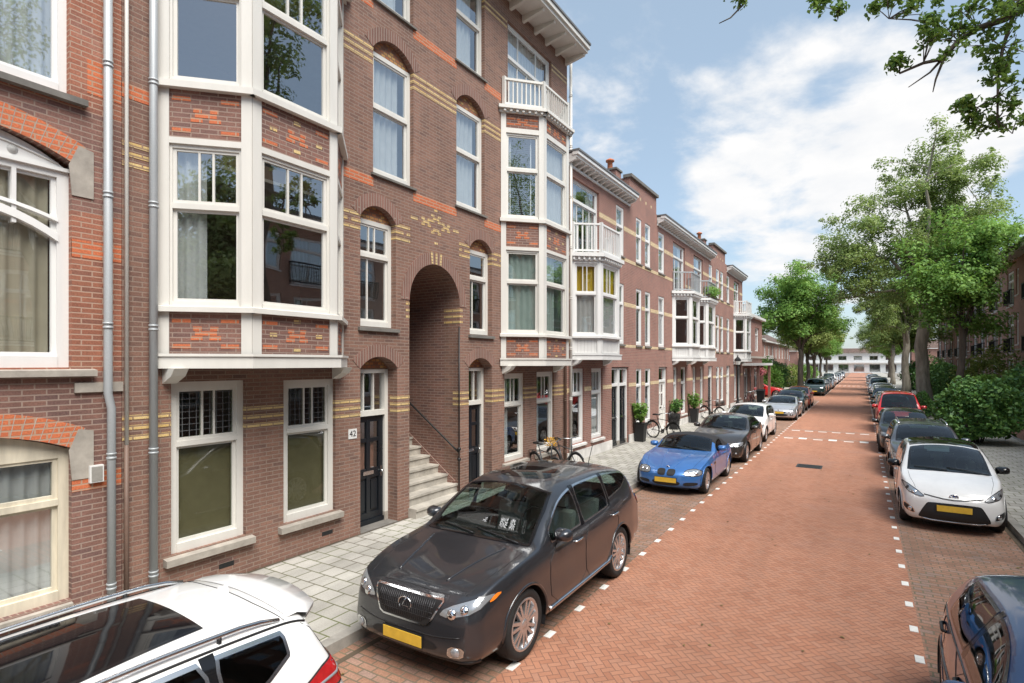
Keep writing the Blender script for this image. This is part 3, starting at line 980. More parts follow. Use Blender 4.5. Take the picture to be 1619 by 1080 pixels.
def stripes(b, P, segs, zs, m, h=0.056, wrap=0.2):
    for u0, u1, wr in segs:
        for z in zs:
            pbox(b, P, u0, u1, z, z + h, -0.004, 0.004, m)
            if wr:
                pbox(b, P, u0 - 0.004, u0, z, z + h, -wrap, 0.004, m)


LEFT = Plane((XF, 0), (0, 1), (1, 0))
NET = (('c', 0.0, 1.0, 0.0, 1.0, 'curtain'),)
DRAPE = (('c', 0.0, 0.42, 0.0, 1.0, 'curtain'), ('c', 0.62, 1.0, 0.0, 1.0, 'curtain'))

# ---------------------------------------------------------------- house at the left edge of the picture
hA = thing('brick_house', 'lighter red brick house at the left edge with orange brick arches over big white windows', 'house', (XF, 0.0, 0.0))
b = MB()
aw = [(0.75, 2.70, 0.50, 2.44, 0.22), (0.75, 2.70, 3.15, 5.72, 0.24), (0.75, 2.68, 6.26, 8.6), (-3.2, -1.25, 0.50, 2.44, 0.22), (-3.2, -1.25, 3.15, 5.72, 0.24), (-3.2, -1.25, 6.26, 8.6)]
for z0, z1, mm in ((-0.1, 3.10, 'brick_dark'), (3.10, 4.95, 'brick_red'), (4.95, 6.13, 'brick_dark'), (6.13, 12.4, 'brick_red')):
    oo = [o if (o[2] >= z0 - 0.7 and o[3] <= z1) else (o[0], o[1], max(o[2], z0), min(o[3], z1)) + ((o[4],) if (o[3] <= z1 and len(o) > 4) else ()) for o in aw if o[3] > z0 and o[2] < z1]
    wall(b, LEFT, -6.0, 3.205, z0, z1, oo, M[mm], 0.13)
shell(b, LEFT, -6.0, 3.205, 12.4, 9.0, M['brick_red'], M['roof_felt'])
pbox(b, LEFT, 2.70, 3.2, 4.42, 4.62, -0.01, 0.004, M['brick_orange'])
pbox(b, LEFT, 2.85, 3.2, 6.35, 6.75, -0.01, 0.003, M['brick_orange'])
pbox(b, LEFT, 2.70, 3.2, 1.72, 1.93, -0.01, 0.004, M['brick_orange'])
b.build('wall', hA)
for u0, u1 in ((0.75, 2.70), (-3.2, -1.25)):
    for zs, rise in ((5.48, 0.24), (2.22, 0.22)):
        b = MB()
        arch_ring(b, LEFT, u0 - 0.02, u1 + 0.02, zs, rise, 0.25, 0.0, 0.012, M['brick_orange'], 24)
        # joints between the voussoirs
        w = (u1 - u0) / 2 + 0.02
        r = (w * w + rise * rise) / (2 * rise)
        cz = zs + rise - r
        am = math.asin(w / r)
        for k in range(25):
            a = -am + 2 * am * k / 24
            p0 = ((u0 + u1) / 2 + r * math.sin(a), cz + r * math.cos(a))
            p1 = ((u0 + u1) / 2 + (r + .25) * math.sin(a), cz + (r + .25) * math.cos(a))
            b.face([LEFT(p0[0] - .004, p0[1], .0135), LEFT(p0[0] + .004, p0[1], .0135), LEFT(p1[0] + .004, p1[1], .0135), LEFT(p1[0] - .004, p1[1], .0135)], M['stone'])
        b.build('brick_arch', hA)
        for sg, ue in ((1, u1), (-1, u0)):
            b = MB()
            xs = [(ue - sg * 0.03, zs - 0.02), (ue + sg * 0.06, zs + 0.22), (ue + sg * 0.21, zs + 0.19), (ue + sg * 0.21, zs - 0.36), (ue - sg * 0.0, zs - 0.36)]
            b.face([LEFT(x, z, 0.014) for x, z in xs], M['stone'])
            for i in range(5):
                x0_, x1_ = xs[i], xs[(i + 1) % 5]
                b.face([LEFT(*x0_, 0), LEFT(*x1_, 0), LEFT(*x1_, .014), LEFT(*x0_, .014)], M['stone'])
            b.build('stone_skewback', hA)
    # windows
    window(LEFT, u0, u1, 6.26, 8.6, hA, mat='white', tz=None, cur=NET, sill=('stone_dark', 0.13, 0.09, 0.10), fw=0.10)
    w = window(LEFT, u0, u1, 0.50, 2.22, hA, mat='old_cream', tz=1.62, mull=(0.5,), cur=NET, sill=('stone', 0.0, 0.05, 0.12), fw=0.10)
    b = MB()
    tymp(b, LEFT, u0, u1, 2.21, 0.22, -0.09, M['old_cream'])
    b.build('window_head', hA)
    w = window(LEFT, u0, u1, 3.15, 5.42, hA, mat='white', tz=None, sill=('stone', 0.22, 0.09, 0.10), fw=0.11,
               cur=(('c', 0.66, 0.97, 0.0, 1.0, 'curtain_beige'), ('c', 0.03, 0.3, 0.0, 1.0, 'curtain_beige')))
    b = MB()
    tymp(b, LEFT, u0, u1, 5.40, 0.32, -0.085, M['white'])
    pbox(b, LEFT, u0, u1, 5.38, 5.42, -0.09, -0.05, M['white'])
    b.tube([LEFT(u0 + 0.1 + (u1 - u0 - 0.2) * k / 12, 5.46 + 0.16 * math.sin(math.pi * k / 12), -0.078) for k in range(13)], 0.012, M['white'], 5)
    b.lathe([(0.0, 0.02), (0.035, 0.016), (0.05, 0.0)], M['white'], LEFT(2.2, 5.50, -0.085), 'x', 12)
    # curved transom and glazing bars
    for zc, rs in ((4.62, 0.28), (4.82, 0.16)):
        A = arc(u0 + 0.1, u1 - 0.1, zc, rs, 14)
        th = 0.045 if zc < 4.7 else 0.02
        for k in range(14):
            (x0_, y0_), (x1_, y1_) = A[k], A[k + 1]
            b.box8([LEFT(x0_, y0_ - th, -0.14), LEFT(x0_, y0_ - th, -0.07), LEFT(x1_, y1_ - th, -0.07), LEFT(x1_, y1_ - th, -0.14),
                    LEFT(x0_, y0_ + th, -0.14), LEFT(x0_, y0_ + th, -0.075), LEFT(x1_, y1_ + th, -0.075), LEFT(x1_, y1_ + th, -0.14)], M['white'])
    for q in (0.25, 0.5, 0.75):
        u = u0 + (u1 - u0) * q
        pbox(b, LEFT, u - 0.02, u + 0.02, 4.72, 5.36, -0.14, -0.085, M['white'])
    b.build('window_tracery', hA)
b = MB()
pbox(b, LEFT, 2.72, 3.21, 2.86, 2.97, -0.01, 0.035, M['stone'])
b.build('stone_band', hA)
interior(LEFT, -6, 3.2, (0.2, 3.05, 6.1), 12.3, hA)
b = MB()
pbox(b, LEFT, 2.86, 3.0, 1.80, 2.0, 0.0, 0.05, M['white'])
pbox(b, LEFT, 2.875, 2.985, 1.815, 1.985, 0.05, 0.056, M['kerb'])
tag(b.build('meter_box'), 'small white utility box on the light brick wall by the lower left window', 'utility box')


def drainpipe(y, x, z0, z1, r, m, label, jog=None, clamps=True, name='drainpipe'):
    b = MB()
    pts = [(x, y, z1)]
    if jog:
        pts += [(x, y, jog[0] + 0.12), (x, y + jog[1], jog[0] - 0.06)]
    pts += [(x, y + (jog[1] if jog else 0), z0)]
    b.tube(pts, r, m, 12)
    o = tag(b.build(name), label, 'drainpipe', 'drainpipes on the house fronts')
    if clamps:
        z = z0 + 0.4
        while z < z1:
            k = MB()
            yy = y + (jog[1] if jog and z < jog[0] else 0)
            k.lathe([(r, -0.012), (r + 0.008, -0.012), (r + 0.008, 0.012), (r, 0.012)], m, (x, yy, z), 'z', 12)
            k.lathe([(r, 0.038), (r + 0.007, 0.038), (r + 0.007, 0.062), (r, 0.062)], m, (x, yy, z), 'z', 12)
            k.box(XF, x, yy - 0.008, yy + 0.008, z - 0.012, z + 0.012, m)
            z += 1.55
            k.build('clamp', o)
    return o


drainpipe(3.03, -7.57, 0.12, 12.6, 0.045, M['zinc'], 'grey drainpipe with a kink, leftmost of the pipes on the light brick house', (2.72, 0.035))
drainpipe(3.24, -7.60, 2.2, 12.3, 0.022, M['pipe_white'], 'thin white conduit in the corner where the lighter and darker brick houses meet', None, False)
drainpipe(3.24, -7.605, 0.12, 2.2, 0.026, M['pipe_brown'], 'thin brown conduit running below the white one to the pavement', None, False)
drainpipe(3.53, -7.57, 0.12, 12.6, 0.048, M['zinc'], 'grey drainpipe beside the tall bay window of the dark brick house')

# ---------------------------------------------------------------- the big dark brick house with the arched staircase
hB = thing('brick_house', 'tall dark brick house with two cream bay windows and an arched open staircase between them', 'house', (XF, 9.1, 0.0))
CX = 9.12


def mir(u0, u1):
    return (2 * CX - u1, 2 * CX - u0)


ops = []
gfw = [(3.78, 4.82, 0.68, 2.95), (5.45, 6.46, 0.68, 2.93)]
for o in gfw + [(7.02, 7.96, 0.12, 3.32, 0.22, 0.30), (7.02, 7.92, 3.86, 6.12, 0.26, 0.16), (7.33, 8.42, 6.70, 9.34, 0.30, 0.14), (7.33, 8.42, 9.96, 12.0)]:
    ops.append(o)
    ops.append(mir(o[0], o[1]) + tuple(o[2:]))
AR = (8.30, 9.94, 0.0, 5.28, 0.82, 0.45)
ops.append(AR)
balw = mir(3.95, 6.3) + (9.55, 11.95)
ops.append(balw)
ops.append((3.95, 6.3, 9.55, 11.95))
bayop = (3.85, 6.35, 3.3, 9.0)
ops.append(bayop)
ops.append(mir(3.85, 6.35) + (3.3, 9.0))
b = MB()
BM = M['brick_main']
wall(b, LEFT, 3.21, 15.3, -0.1, 12.45, ops, BM, 0.12)
shell(b, LEFT, 3.21, 15.3, 12.45, 10.0, BM, M['roof_felt'])
Yb = M['brick_yellow']
segs = [(3.21, 3.78, 0), (4.82, 5.45, 1), (6.46, 7.02, 1), (7.96, 8.30, 1), (9.94, 10.28, 1), (11.22, 11.78, 1), (12.79, 13.42, 1), (14.46, 15.3, 1)]
stripes(b, LEFT, segs, (2.25, 2.375, 2.50), Yb)
for a0, a1, wr in ((6.62, 7.02, 0), (7.92, 8.32, 1), (9.92, 10.32, 0), (11.22, 11.66, 1)):
    stripes(b, LEFT, [(a0, a1, wr)], (5.60, 5.85), Yb)
    stripes(b, LEFT, [((a0, a0 + 0.21, wr) if wr else (a1 - 0.21, a1, 0))], (5.725,), Yb)
    stripes(b, LEFT, [((a1 - 0.1, a1, 0) if wr else (a0, a0 + 0.1, 0))], (5.725,), Yb)
stripes(b, LEFT, [(6.62, 7.33, 0), (8.42, 9.82, 1), (10.91, 11.62, 1)], (8.72, 8.845, 8.97), Yb)
stripes(b, LEFT, [(3.21, 3.6, 0)], (5.62, 5.745, 5.87), Yb)
stripes(b, LEFT, [(6.4, 7.33, 0), (8.42, 9.82, 1), (10.91, 11.9, 1), (14.3, 15.3, 1)], (11.70, 11.83), Yb)
for z in (6.46, 9.74):
    stripes(b, LEFT, [(6.62, 7.33, 0), (8.42, 9.82, 1), (10.91, 11.62, 1), (3.21, 3.6, 0), (14.65, 15.3, 0)], (z,), M['brick_orange'], 0.18)
# golden bricks scattered over the arch, keystones and springers
for (u, z, w_) in [(9.11, 6.40, .1), (8.44, 6.10, .2), (9.01, 6.28, .1), (9.23, 6.28, .1), (8.71, 6.16, .1), (8.90, 6.16, .1), (8.80, 6.10, .2), (8.71, 6.04, .1), (8.90, 6.04, .1), (9.07, 6.22, .1), (9.17, 6.22, .1), (9.01, 6.16, .1), (9.23, 6.16, .1),
                   (9.35, 6.16, .1), (9.45, 6.10, .2), (9.35, 6.04, .1), (9.54, 6.04, .1), (9.54, 6.16, .1), (9.01, 5.92, .1), (9.07, 5.98, .1), (9.17, 5.98, .1), (9.23, 5.92, .1), (9.80, 6.10, .2), (9.12, 5.70, .1)]:
    pbox(b, LEFT, u - w_ / 2, u + w_ / 2, z, z + 0.054, -0.004, 0.004, Yb)
for du in (-0.13, 0, 0.13):
    u = CX + du
    b.box8([LEFT(u - .025, 5.285, -0.01), LEFT(u - .025, 5.285, .016), LEFT(u + .025, 5.285, .016), LEFT(u + .025, 5.285, -0.01),
            LEFT(u - .032 + du * .2, 5.53, -0.01), LEFT(u - .032 + du * .2, 5.53, .016), LEFT(u + .032 + du * .2, 5.53, .016), LEFT(u + .032 + du * .2, 5.53, -0.01)], Yb)
for z in (4.10, 4.23, 4.36):
    pbox(b, LEFT, 8.20, 8.30, z, z + 0.056, -0.004, 0.004, Yb)
    pbox(b, LEFT, 9.94, 10.04, z, z + 0.056, -0.004, 0.004, Yb)
    pbox(b, LEFT, 9.936, 9.94, z, z + 0.056, -0.45, 0.004, Yb)
# pale lime bloom on the brickwork above the staircase windows
b.build('wall', hB)
b = MB()
arch_ring(b, LEFT, 8.30, 9.94, 4.46, 0.82, 0.24, 0.0, 0.010, M['brick_arch_dark'], 28)
b.build('brick_arch', hB)
for o in ((7.02, 7.96, 3.10, 0.22), (7.02, 7.92, 5.86, 0.26), (7.33, 8.42, 9.04, 0.30)):
    for u0, u1 in ((o[0], o[1]), mir(o[0], o[1])):
        b = MB()
        arch_ring(b, LEFT, u0 - 0.01, u1 + 0.01, o[2], o[3], 0.23, 0.0, 0.008, M['brick_arch_dark'], 16)
        b.build('brick_arch', hB)
for o in ((7.02, 7.96, 3.08, 0.24, -0.26), (7.02, 7.92, 5.84, 0.28, -0.13), (7.33, 8.42, 9.02, 0.32, -0.11)):
    for u0, u1 in ((o[0], o[1]), mir(o[0], o[1])):
        b = MB()
        tymp(b, LEFT, u0, u1, o[2], o[3], o[4], M['brick_mix'])
        b.build('tympanum', hB)
# windows and doors, both halves
for sd in (0, 1):
    f = (lambda a, c: (a, c)) if sd == 0 else mir
    for (a, c, z0, z1) in gfw:
        u0, u1 = f(a, c)
        window(LEFT, u0, u1, z0, z1, hB, d=-0.10, tz=2.12, mull=(0.42, 0.62), mat='cream', glass='glass' if sd else 'glass_low', lead=(sd == 0), fw=0.10, sill=('stone', 0.10, 0.10, 0.12),
               cur=(('s', 0.0, 1.0, 0.0, 0.68, 'shade_olive'),) if sd == 0 else (('c', 0.0, 0.4, 0, 1, 'curtain'),))
    u0, u1 = f(7.02, 7.96)
    door(LEFT, u0, u1, 0.14, 3.08, hB, -0.30, 2.24)
    u0, u1 = f(7.02, 7.92)
    window(LEFT, u0, u1, 3.88, 5.86, hB, d=-0.16, tz=5.2, mull=(0.35, 0.55) if sd == 0 else (), lmull=(0.32,), mat='cream', sill=('stone_dark', 0.06, 0.06, 0.09), fw=0.085)
    u0, u1 = f(7.33, 8.42)
    window(LEFT, u0, u1, 6.74, 9.04, hB, d=-0.13, tz=8.02, mat='cream', sill=('stone_dark', 0.06, 0.05, 0.07), fw=0.08,
           cur=(('c', 0.0, 0.86, 0.0, 1.0, 'curtain'),))
    window(LEFT, u0, u1, 9.98, 12.0, hB, d=-0.13, tz=11.15, mat='cream', sill=('stone_dark', 0.06, 0.05, 0.07), fw=0.08,
           cur=(('c', 0.0, 0.8, 0.0, 1.0, 'curtain'),))
    # balcony doors on top of the bay
    u0, u1 = f(3.95, 6.3)
    window(LEFT, u0, u1, 9.57, 11.95, hB, d=-0.12, tz=11.1, mull=(0.27, 0.70), lmull=(0.27, 0.48, 0.70), mat='white', cur=(('c', 0.05, 0.95, 0, 1, 'curtain'),))
    u0, u1 = f(3.62, 6.62)
    if sd == 0:
        c1 = ((('c', 0.0, 0.46, 0, 1, 'curtain'),), (), (('c', 0.5, 1.0, 0, 1, 'curtain'),))
        c2 = ((), (), ())
    else:
        G_ = (('c', 0, 1, 0, 1, 'curtain_green'),)
        c1 = (G_, (('c', 0.0, 0.6, 0, 1, 'curtain_green'),), G_)
        BL = (('b', 0, 1, 0, 1, 'blind'),)
        c2 = (BL, NET, NET)
    mul = (0.39, 0.60) if sd == 0 else ()
    spec = [('trim', 3.13, 3.32), ('brick', 3.32, 3.86), ('sill', 3.86, 3.96), ('win', 3.94, 6.04, 5.24, mul, c1), ('head', 6.04, 6.12), ('brick', 6.12, 6.74), ('sill', 6.74, 6.86),
            ('win', 6.84, 8.98, 8.06, mul, c2), ('head', 8.98, 9.1), ('brick', 9.1, 9.46), ('cornice', 9.46, 9.62)]
    B, FP = bay(LEFT, u0, u1, 0.78, 0.80, hB, spec, mat='cream', brickm='brick_dark', motif='gold')
    b = MB()
    q = [LEFT(u0 + 0.06, 0, 0.06), LEFT(u0 + 0.82, 0, 0.76), LEFT(u1 - 0.82, 0, 0.76), LEFT(u1 - 0.06, 0, 0.06)]
    railing(b, [x[:2] for x in q], 9.62, 10.34, M['cream'])
    b.build('balcony_rail', hB)
# staircase inside the arch
b = MB()
DB = M['brick_dark']
A = arc(8.30, 9.94, 4.46, 0.82, 14)
d0, d1 = -0.45, -5.2
for k in range(14):
    (x0, y0), (x1, y1) = A[k], A[k + 1]
    b.face([LEFT(x0, y0, d0), LEFT(x1, y1, d0), LEFT(x1, y1, d1), LEFT(x0, y0, d1)], DB)
for u in (8.30, 9.94):
    b.face([LEFT(u, 0, d0), LEFT(u, 4.46, d0), LEFT(u, 4.46, d1), LEFT(u, 0, d1)], DB)
b.face([LEFT(8.2, 0, d1), LEFT(10.04, 0, d1), LEFT(10.04, 5.4, d1), LEFT(8.2, 5.4, d1)], DB)
b.build('passage_wall', hB)
b = MB()
for k in range(16):
    z0, z1 = 0.12 + 0.19 * k, 0.12 + 0.19 * (k + 1)
    x1 = 0.20 - 0.265 * k
    ua, ub = (8.22, 10.02) if k == 0 else (8.28, 9.96) if k == 1 else (8.31, 9.93)
    if k < 2:
        ua, ub = 8.31, 9.93
        if x1 > 0: ua, ub = 8.27, 9.99
    pbox(b, LEFT, ua, ub, z0 - 0.3, z1 - 0.045, x1 - 0.33, x1, M['step'])
    pbox(b, LEFT, ua, ub, z1 - 0.045, z1, x1 - 0.31, x1 + 0.025, M['step'])
b.build('stairs', hB)
b = MB()
# sloping skirting along the right-hand wall
for k in range(15):
    z0 = 0.55 + 0.19 * k
    xa = -0.12 - 0.265 * k
    b.box8([LEFT(9.90, z0 - 0.5, xa - .265), LEFT(9.90, z0 - 0.5, xa), LEFT(9.938, z0 - 0.5, xa), LEFT(9.938, z0 - 0.5, xa - .265),
            LEFT(9.90, z0 + 0.19, xa - .265), LEFT(9.90, z0, xa), LEFT(9.938, z0, xa), LEFT(9.938, z0 + 0.19, xa - .265)], DB)
b.build('stair_skirting', hB)
b = MB()
rail = [LEFT(9.86, 1.22 + 0.19 * k, 0.02 - 0.265 * k) for k in range(0, 16)]
b.tube(rail, 0.022, M['iron'], 8)
for k in (3, 7, 11):
    p = rail[k]
    b.tube([p, (p[0], 9.93, p[2] - 0.06)], 0.01, M['iron'], 6)
b.tube([LEFT(9.88, 0.15, 0.03), LEFT(9.88, 4.0, 0.03)], 0.017, M['iron'], 8)
for z in (1.05, 1.28):
    b.ball(LEFT(9.88, z, 0.03), 0.045, M['iron'], 6)
b.build('handrail', hB)
# cornice with brackets
def cornice(P, u0, u1, z, h, proj, parent, mat='cream', gap=0.62, bw=0.10, frieze=False, ends=True):
    b = MB()
    m = M[mat]
    pbox(b, P, u0, u1, z + h * 0.55, z + h, 0.0, proj, m)
    pbox(b, P, u0 - 0.02, u1 + 0.02, z + h * 0.78, z + h + 0.03, proj - 0.14, proj + 0.06, m)
    pbox(b, P, u0 - 0.03, u1 + 0.03, z + h + 0.03, z + h + 0.09, -0.3, proj + 0.09, M['roof_felt'])
    if frieze:
        pbox(b, P, u0, u1, z - 0.02, z + h * 0.16, -0.01, 0.05, m)
        pbox(b, P, u0, u1, z + h * 0.16, z + h * 0.55, -0.01, 0.02, M['stone'])
    n = max(2, int(round((u1 - u0) / gap)))
    for k in range(n + 1):
        u = u0 + bw / 2 + (u1 - u0 - bw) * k / n
        b.box8([P(u - bw / 2, z + h * 0.12, 0), P(u - bw / 2, z + h * 0.4, proj * 0.86), P(u + bw / 2, z + h * 0.4, proj * 0.86), P(u + bw / 2, z + h * 0.12, 0),
                P(u - bw / 2, z + h * 0.56, 0), P(u - bw / 2, z + h * 0.56, proj * 0.9), P(u + bw / 2, z + h * 0.56, proj * 0.9), P(u + bw / 2, z + h * 0.56, 0)], m)
    return b.build('cornice', parent)


cornice(LEFT, 3.21, 15.25, 12.2, 0.42, 0.72, hB, 'cream', 0.62)
interior(LEFT, 3.25, 15.25, (6.3, 9.4), 12.3, hB, 3.4, ())
b = MB()
for (u0, u1) in ((3.3, 8.2), (10.05, 15.2)):
    b.face([LEFT(u0, 0.1, -3.2), LEFT(u1, 0.1, -3.2), LEFT(u1, 6.2, -3.2), LEFT(u0, 6.2, -3.2)], M['inside'])
    for z in (0.25, 3.25):
        pbox(b, LEFT, u0, u1, z - 0.2, z, -3.2, -0.35, M['inside_floor'])
        pbox(b, LEFT, u0, u1, z - 0.25, z - 0.2, -3.2, -0.35, M['inside'])
    for u in (u0, u1):
        pbox(b, LEFT, u - 0.04, u + 0.04, 0.1, 6.2, -3.2, -0.35, M['inside'])
b.build('room_interior', hB)
for u in (4.42, 6.18):
    b = MB()
    pbox(b, LEFT, u, u + 0.22, 0.30, 0.37, -0.05, 0.003, M['black'])
    pbox(b, LEFT, u - 0.02, u + 0.24, 0.37, 0.42, -0.05, 0.006, M['brick_dark'])
    b.build('air_vent', hB)


def text_mesh(txt, size, P, u, z, d, m, name, parent, extrude=0.002):
    cu = bpy.data.curves.new('t', 'FONT')
    cu.body = txt
    cu.size = size
    cu.extrude = extrude
    cu.align_x, cu.align_y = 'CENTER', 'CENTER'
    tmp = bpy.data.objects.new('t', cu)
    COL.objects.link(tmp)
    dg = bpy.context.evaluated_depsgraph_get()
    me0 = tmp.evaluated_get(dg).to_mesh()
    mb = MB()
    mb.mesh([P(u + v.co.x, z + v.co.y, d + v.co.z) for v in me0.vertices], [tuple(p.vertices) for p in me0.polygons], m, False)
    bpy.data.objects.remove(tmp)
    return mb.build(name, parent)


b = MB()
pbox(b, LEFT, 6.74, 6.93, 1.86, 2.03, 0.0, 0.012, M['white'])
pl = tag(b.build('house_number_sign'), 'white house number sign reading 42 beside the left dark door', 'number sign')
text_mesh('42', 0.15, LEFT, 6.835, 1.945, 0.014, M['iron'], 'digits', pl)
drainpipe(15.05, -7.58, 0.12, 9.4, 0.04, M['pipe_brown'], 'dark drainpipe at the far end of the dark brick house front')
drainpipe(15.42, -7.58, 0.12, 12.5, 0.045, M['pipe_white'], 'white drainpipe on the joint between the dark house and the house with yellow curtains')

# ---------------------------------------------------------------- the lower row beyond
BR = M['brick_row']


def row_front(label, u0, u1, top, ops_, loc_u, kind='cornice', plinth=True):
    h = thing('row_house', label, 'house', (XF, loc_u, 0.0), group='lower brick row houses along the left pavement')
    b = MB()
    wall(b, LEFT, u0, u1, -0.1, top, ops_, BR, 0.10)
    shell(b, LEFT, u0, u1, top - 0.4, 9.0, BR, M['roof_felt'], 0.4)
    # pale sandstone-yellow bands between the openings
    us = sorted([(o[0], o[1]) for o in ops_])
    for z, hgt in ((2.28, 0.15), (5.36, 0.15), (8.22, 0.17), (3.80, 0.10), (7.06, 0.14)):
        blocked = sorted([(o[0], o[1]) for o in ops_ if o[2] < z + hgt and o[3] > z])
        x = u0
        for a, c in blocked + [(u1, u1)]:
            if a > x + 0.02:
                pbox(b, LEFT, x, a, z, z + hgt, -0.004, 0.006, M['brick_band'])
            x = max(x, c)
    b.build('wall', h)
    if plinth:
        b = MB()
        x = u0
        for a, c in sorted([(o[0], o[1]) for o in ops_ if o[2] < 0.3]) + [(u1, u1)]:
            if a > x + 0.02:
                pbox(b, LEFT, x, a, -0.05, 0.43, -0.02, 0.03, M['plaster'])
            x = max(x, c)
        b.build('plinth', h)
    interior(LEFT, u0, u1, (0.3, 3.35, 6.5), top - 0.5, h, 3.2)
    return h


M['brick_band'] = brick('pale_band_brick', (0.66, 0.50, 0.27), (0.72, 0.58, 0.36), (0.45, 0.33, 0.22), stain=0.25)


def narrow(h, a, c, lev, cur=(), two=True):
    z0, z1, tz = lev
    window(LEFT, a, c, z0, z1, h, d=-0.055, tz=tz, mat='white', fw=0.085, sill=('stone_dark', 0.05, 0.05, 0.08), cur=cur)


L0, L1, L2 = (0.72, 3.0, 2.28), (3.92, 6.18, 5.42), (7.24, 9.03, 8.3)


def small_bay(h, u0, u1, cs, mat='white', mull=(0.36, 0.56), side=0.62, p=0.75, wood=True, rail=True, railm='white', tz=5.36):
    spec = [('trim', 3.30, 3.48), ('wood', 3.48, 3.98), ('sill', 3.98, 4.08), ('win', 4.06, 6.30, tz, mull, cs), ('head', 6.30, 6.38), ('cornice', 6.38, 6.62)]
    B, FP = bay(LEFT, u0, u1, p, side, h, spec, mat=mat, motif=False)
    if rail:
        b = MB()
        q = [LEFT(u0 + 0.05, 0, 0.05), LEFT(u0 + side, 0, p), LEFT(u1 - side, 0, p), LEFT(u1 - 0.05, 0, 0.05)]
        railing(b, [x[:2] for x in q], 6.62, 7.55, M[railm], gap=0.13, bar=0.02 if railm == 'white' else 0.008, post=0.05 if railm == 'white' else 0.02)
        b.build('balcony_rail', h)
    return B


YC = (('c', 0, 1, 0.58, 1.0, 'curtain_yellow'), ('c', 0, 1, 0.0, 0.57, 'curtain'))
# C: bay with yellow curtains
o = [(15.6, 16.55, 0.66, 3.02), (17.1, 18.05, 0.66, 3.02), (18.87, 20.6, 0.12, 3.05), (15.75, 18.1, 3.5, 6.3), (19.3, 20.1, 3.9, 6.18), (15.7, 17.75, 6.62, 9.02), (19.3, 20.08, 7.24, 9.03)]
hC = row_front('brick row house with yellow curtains in its white bay, next to the tall dark house', 15.3, 20.7, 9.75, o, 18.0)
for a, c in ((15.6, 16.55), (17.1, 18.05)):
    window(LEFT, a, c, 0.66, 3.02, hC, d=-0.1, tz=2.2, mull=(0.33, 0.66), mat='white', fw=0.09, sill=('plaster', 0.06, 0.08, 0.1), cur=NET if a > 17 else ())
door(LEFT, 18.87, 19.72, 0.14, 3.02, hC, -0.13, 2.38, top_panes=1, frame='white')
door(LEFT, 19.75, 20.6, 0.14, 3.02, hC, -0.13, 2.38, top_panes=1, frame='white')
small_bay(hC, 15.55, 18.3, (YC, YC, YC))
narrow(hC, 19.3, 20.1, L1, NET)
narrow(hC, 19.3, 20.08, L2, NET)
window(LEFT, 15.7, 17.75, 6.64, 9.02, hC, d=-0.12, tz=8.35, lmull=(0.25, 0.5, 0.75), mat='white', cur=(('c', 0, .3, 0, 1, 'curtain'), ('c', .7, 1, 0, 1, 'curtain')))
cornice(LEFT, 15.32, 20.66, 9.27, 0.34, 0.32, hC, 'white', 0.36, 0.08, True)

# the parapet section with paired windows
def pair_house(label, u0, u1, wins, top):
    o = []
    for a, c in wins:
        o += [(a, c, 0.72, 2.96), (a, c, 3.92, 6.18), (a, c, 7.24, 9.03)]
    h = row_front(label, u0, u1, top, o, (u0 + u1) / 2)
    for i, (a, c) in enumerate(wins):
        narrow(h, a, c, L0)
        narrow(h, a, c, L1, NET if i else ())
        narrow(h, a, c, L2, DRAPE)
    b = MB()
    pbox(b, LEFT, u0 - 0.05, u1 + 0.05, top, top + 0.12, -0.25, 0.10, M['stone_dark'])
    for k in range(4):
        pbox(b, LEFT, u0 + 0.5 + k * (u1 - u0 - 1.0) / 3.4, u0 + 0.62 + k * (u1 - u0 - 1.0) / 3.4, top - 0.62, top - 0.5, -0.01, 0.006, M['brick_band'])
    b.build('parapet_coping', h)
    b = MB()
    b.box(XF - 1.15, XF - 0.45, u0 - 0.3, u0 + 0.25, top - 0.5, top + 0.3, BR)
    b.box(XF - 1.2, XF - 0.40, u0 - 0.35, u0 + 0.30, top + 0.3, top + 0.37, M['stone_dark'])
    b.lathe([(0.11, 0), (0.10, 0.35), (0.17, 0.36), (0.17, 0.42), (0.02, 0.5)], M['brick_orange'], (XF - 0.8, u0 - 0.02, top + 0.37), 'z', 12)
    b.build('chimney', h)
    return h


pair_house('narrow brick front with a raised flat parapet and paired windows, nearer of the two', 20.7, 24.0, [(21.42, 22.08), (22.5, 23.2)], 10.42)

# D and E: twin bays
def bay_house(label, u0, u1, bayu, balc, nar, gf, drs, railm, cs, white_door, corn, pl=True, rail=True):
    o = [(a, c, 0.66, 3.0) for a, c in gf] + [(drs[0], drs[1], 0.12, 3.02)] + [(bayu[0] + 0.25, bayu[1] - 0.25, 3.5, 6.3), (balc[0], balc[1], 6.62, 9.02)]
    for a, c in nar:
        o += [(a, c, 3.92, 6.18), (a, c, 7.24, 9.03)]
    h = row_front(label, u0, u1, 9.72, o, (u0 + u1) / 2)
    for a, c in gf:
        window(LEFT, a, c, 0.66, 3.0, h, d=-0.1, tz=2.2, mat='white', fw=0.08, sill=('plaster', 0.05, 0.06, 0.1), cur=(('c', 0, .35, 0, 1, 'curtain'),))
    door(LEFT, drs[0], drs[1], 0.14, 3.0, h, -0.13, 2.38, mat='door_white' if white_door else 'door', top_panes=1, frame='white')
    small_bay(h, bayu[0], bayu[1], cs, railm=railm, mull=(), rail=rail)
    for a, c in nar:
        narrow(h, a, c, L1, NET)
        narrow(h, a, c, L2, NET)
    window(LEFT, balc[0], balc[1], 6.64, 9.02, h, d=-0.12, tz=8.35, lmull=(0.33, 0.66), mat='white', cur=(('c', 0, .3, 0, 1, 'curtain'), ('c', .7, 1, 0, 1, 'curtain')))
    cornice(LEFT, corn[0], corn[1], 9.27, 0.34, 0.32, h, 'white', 0.36, 0.08, True)
    return h


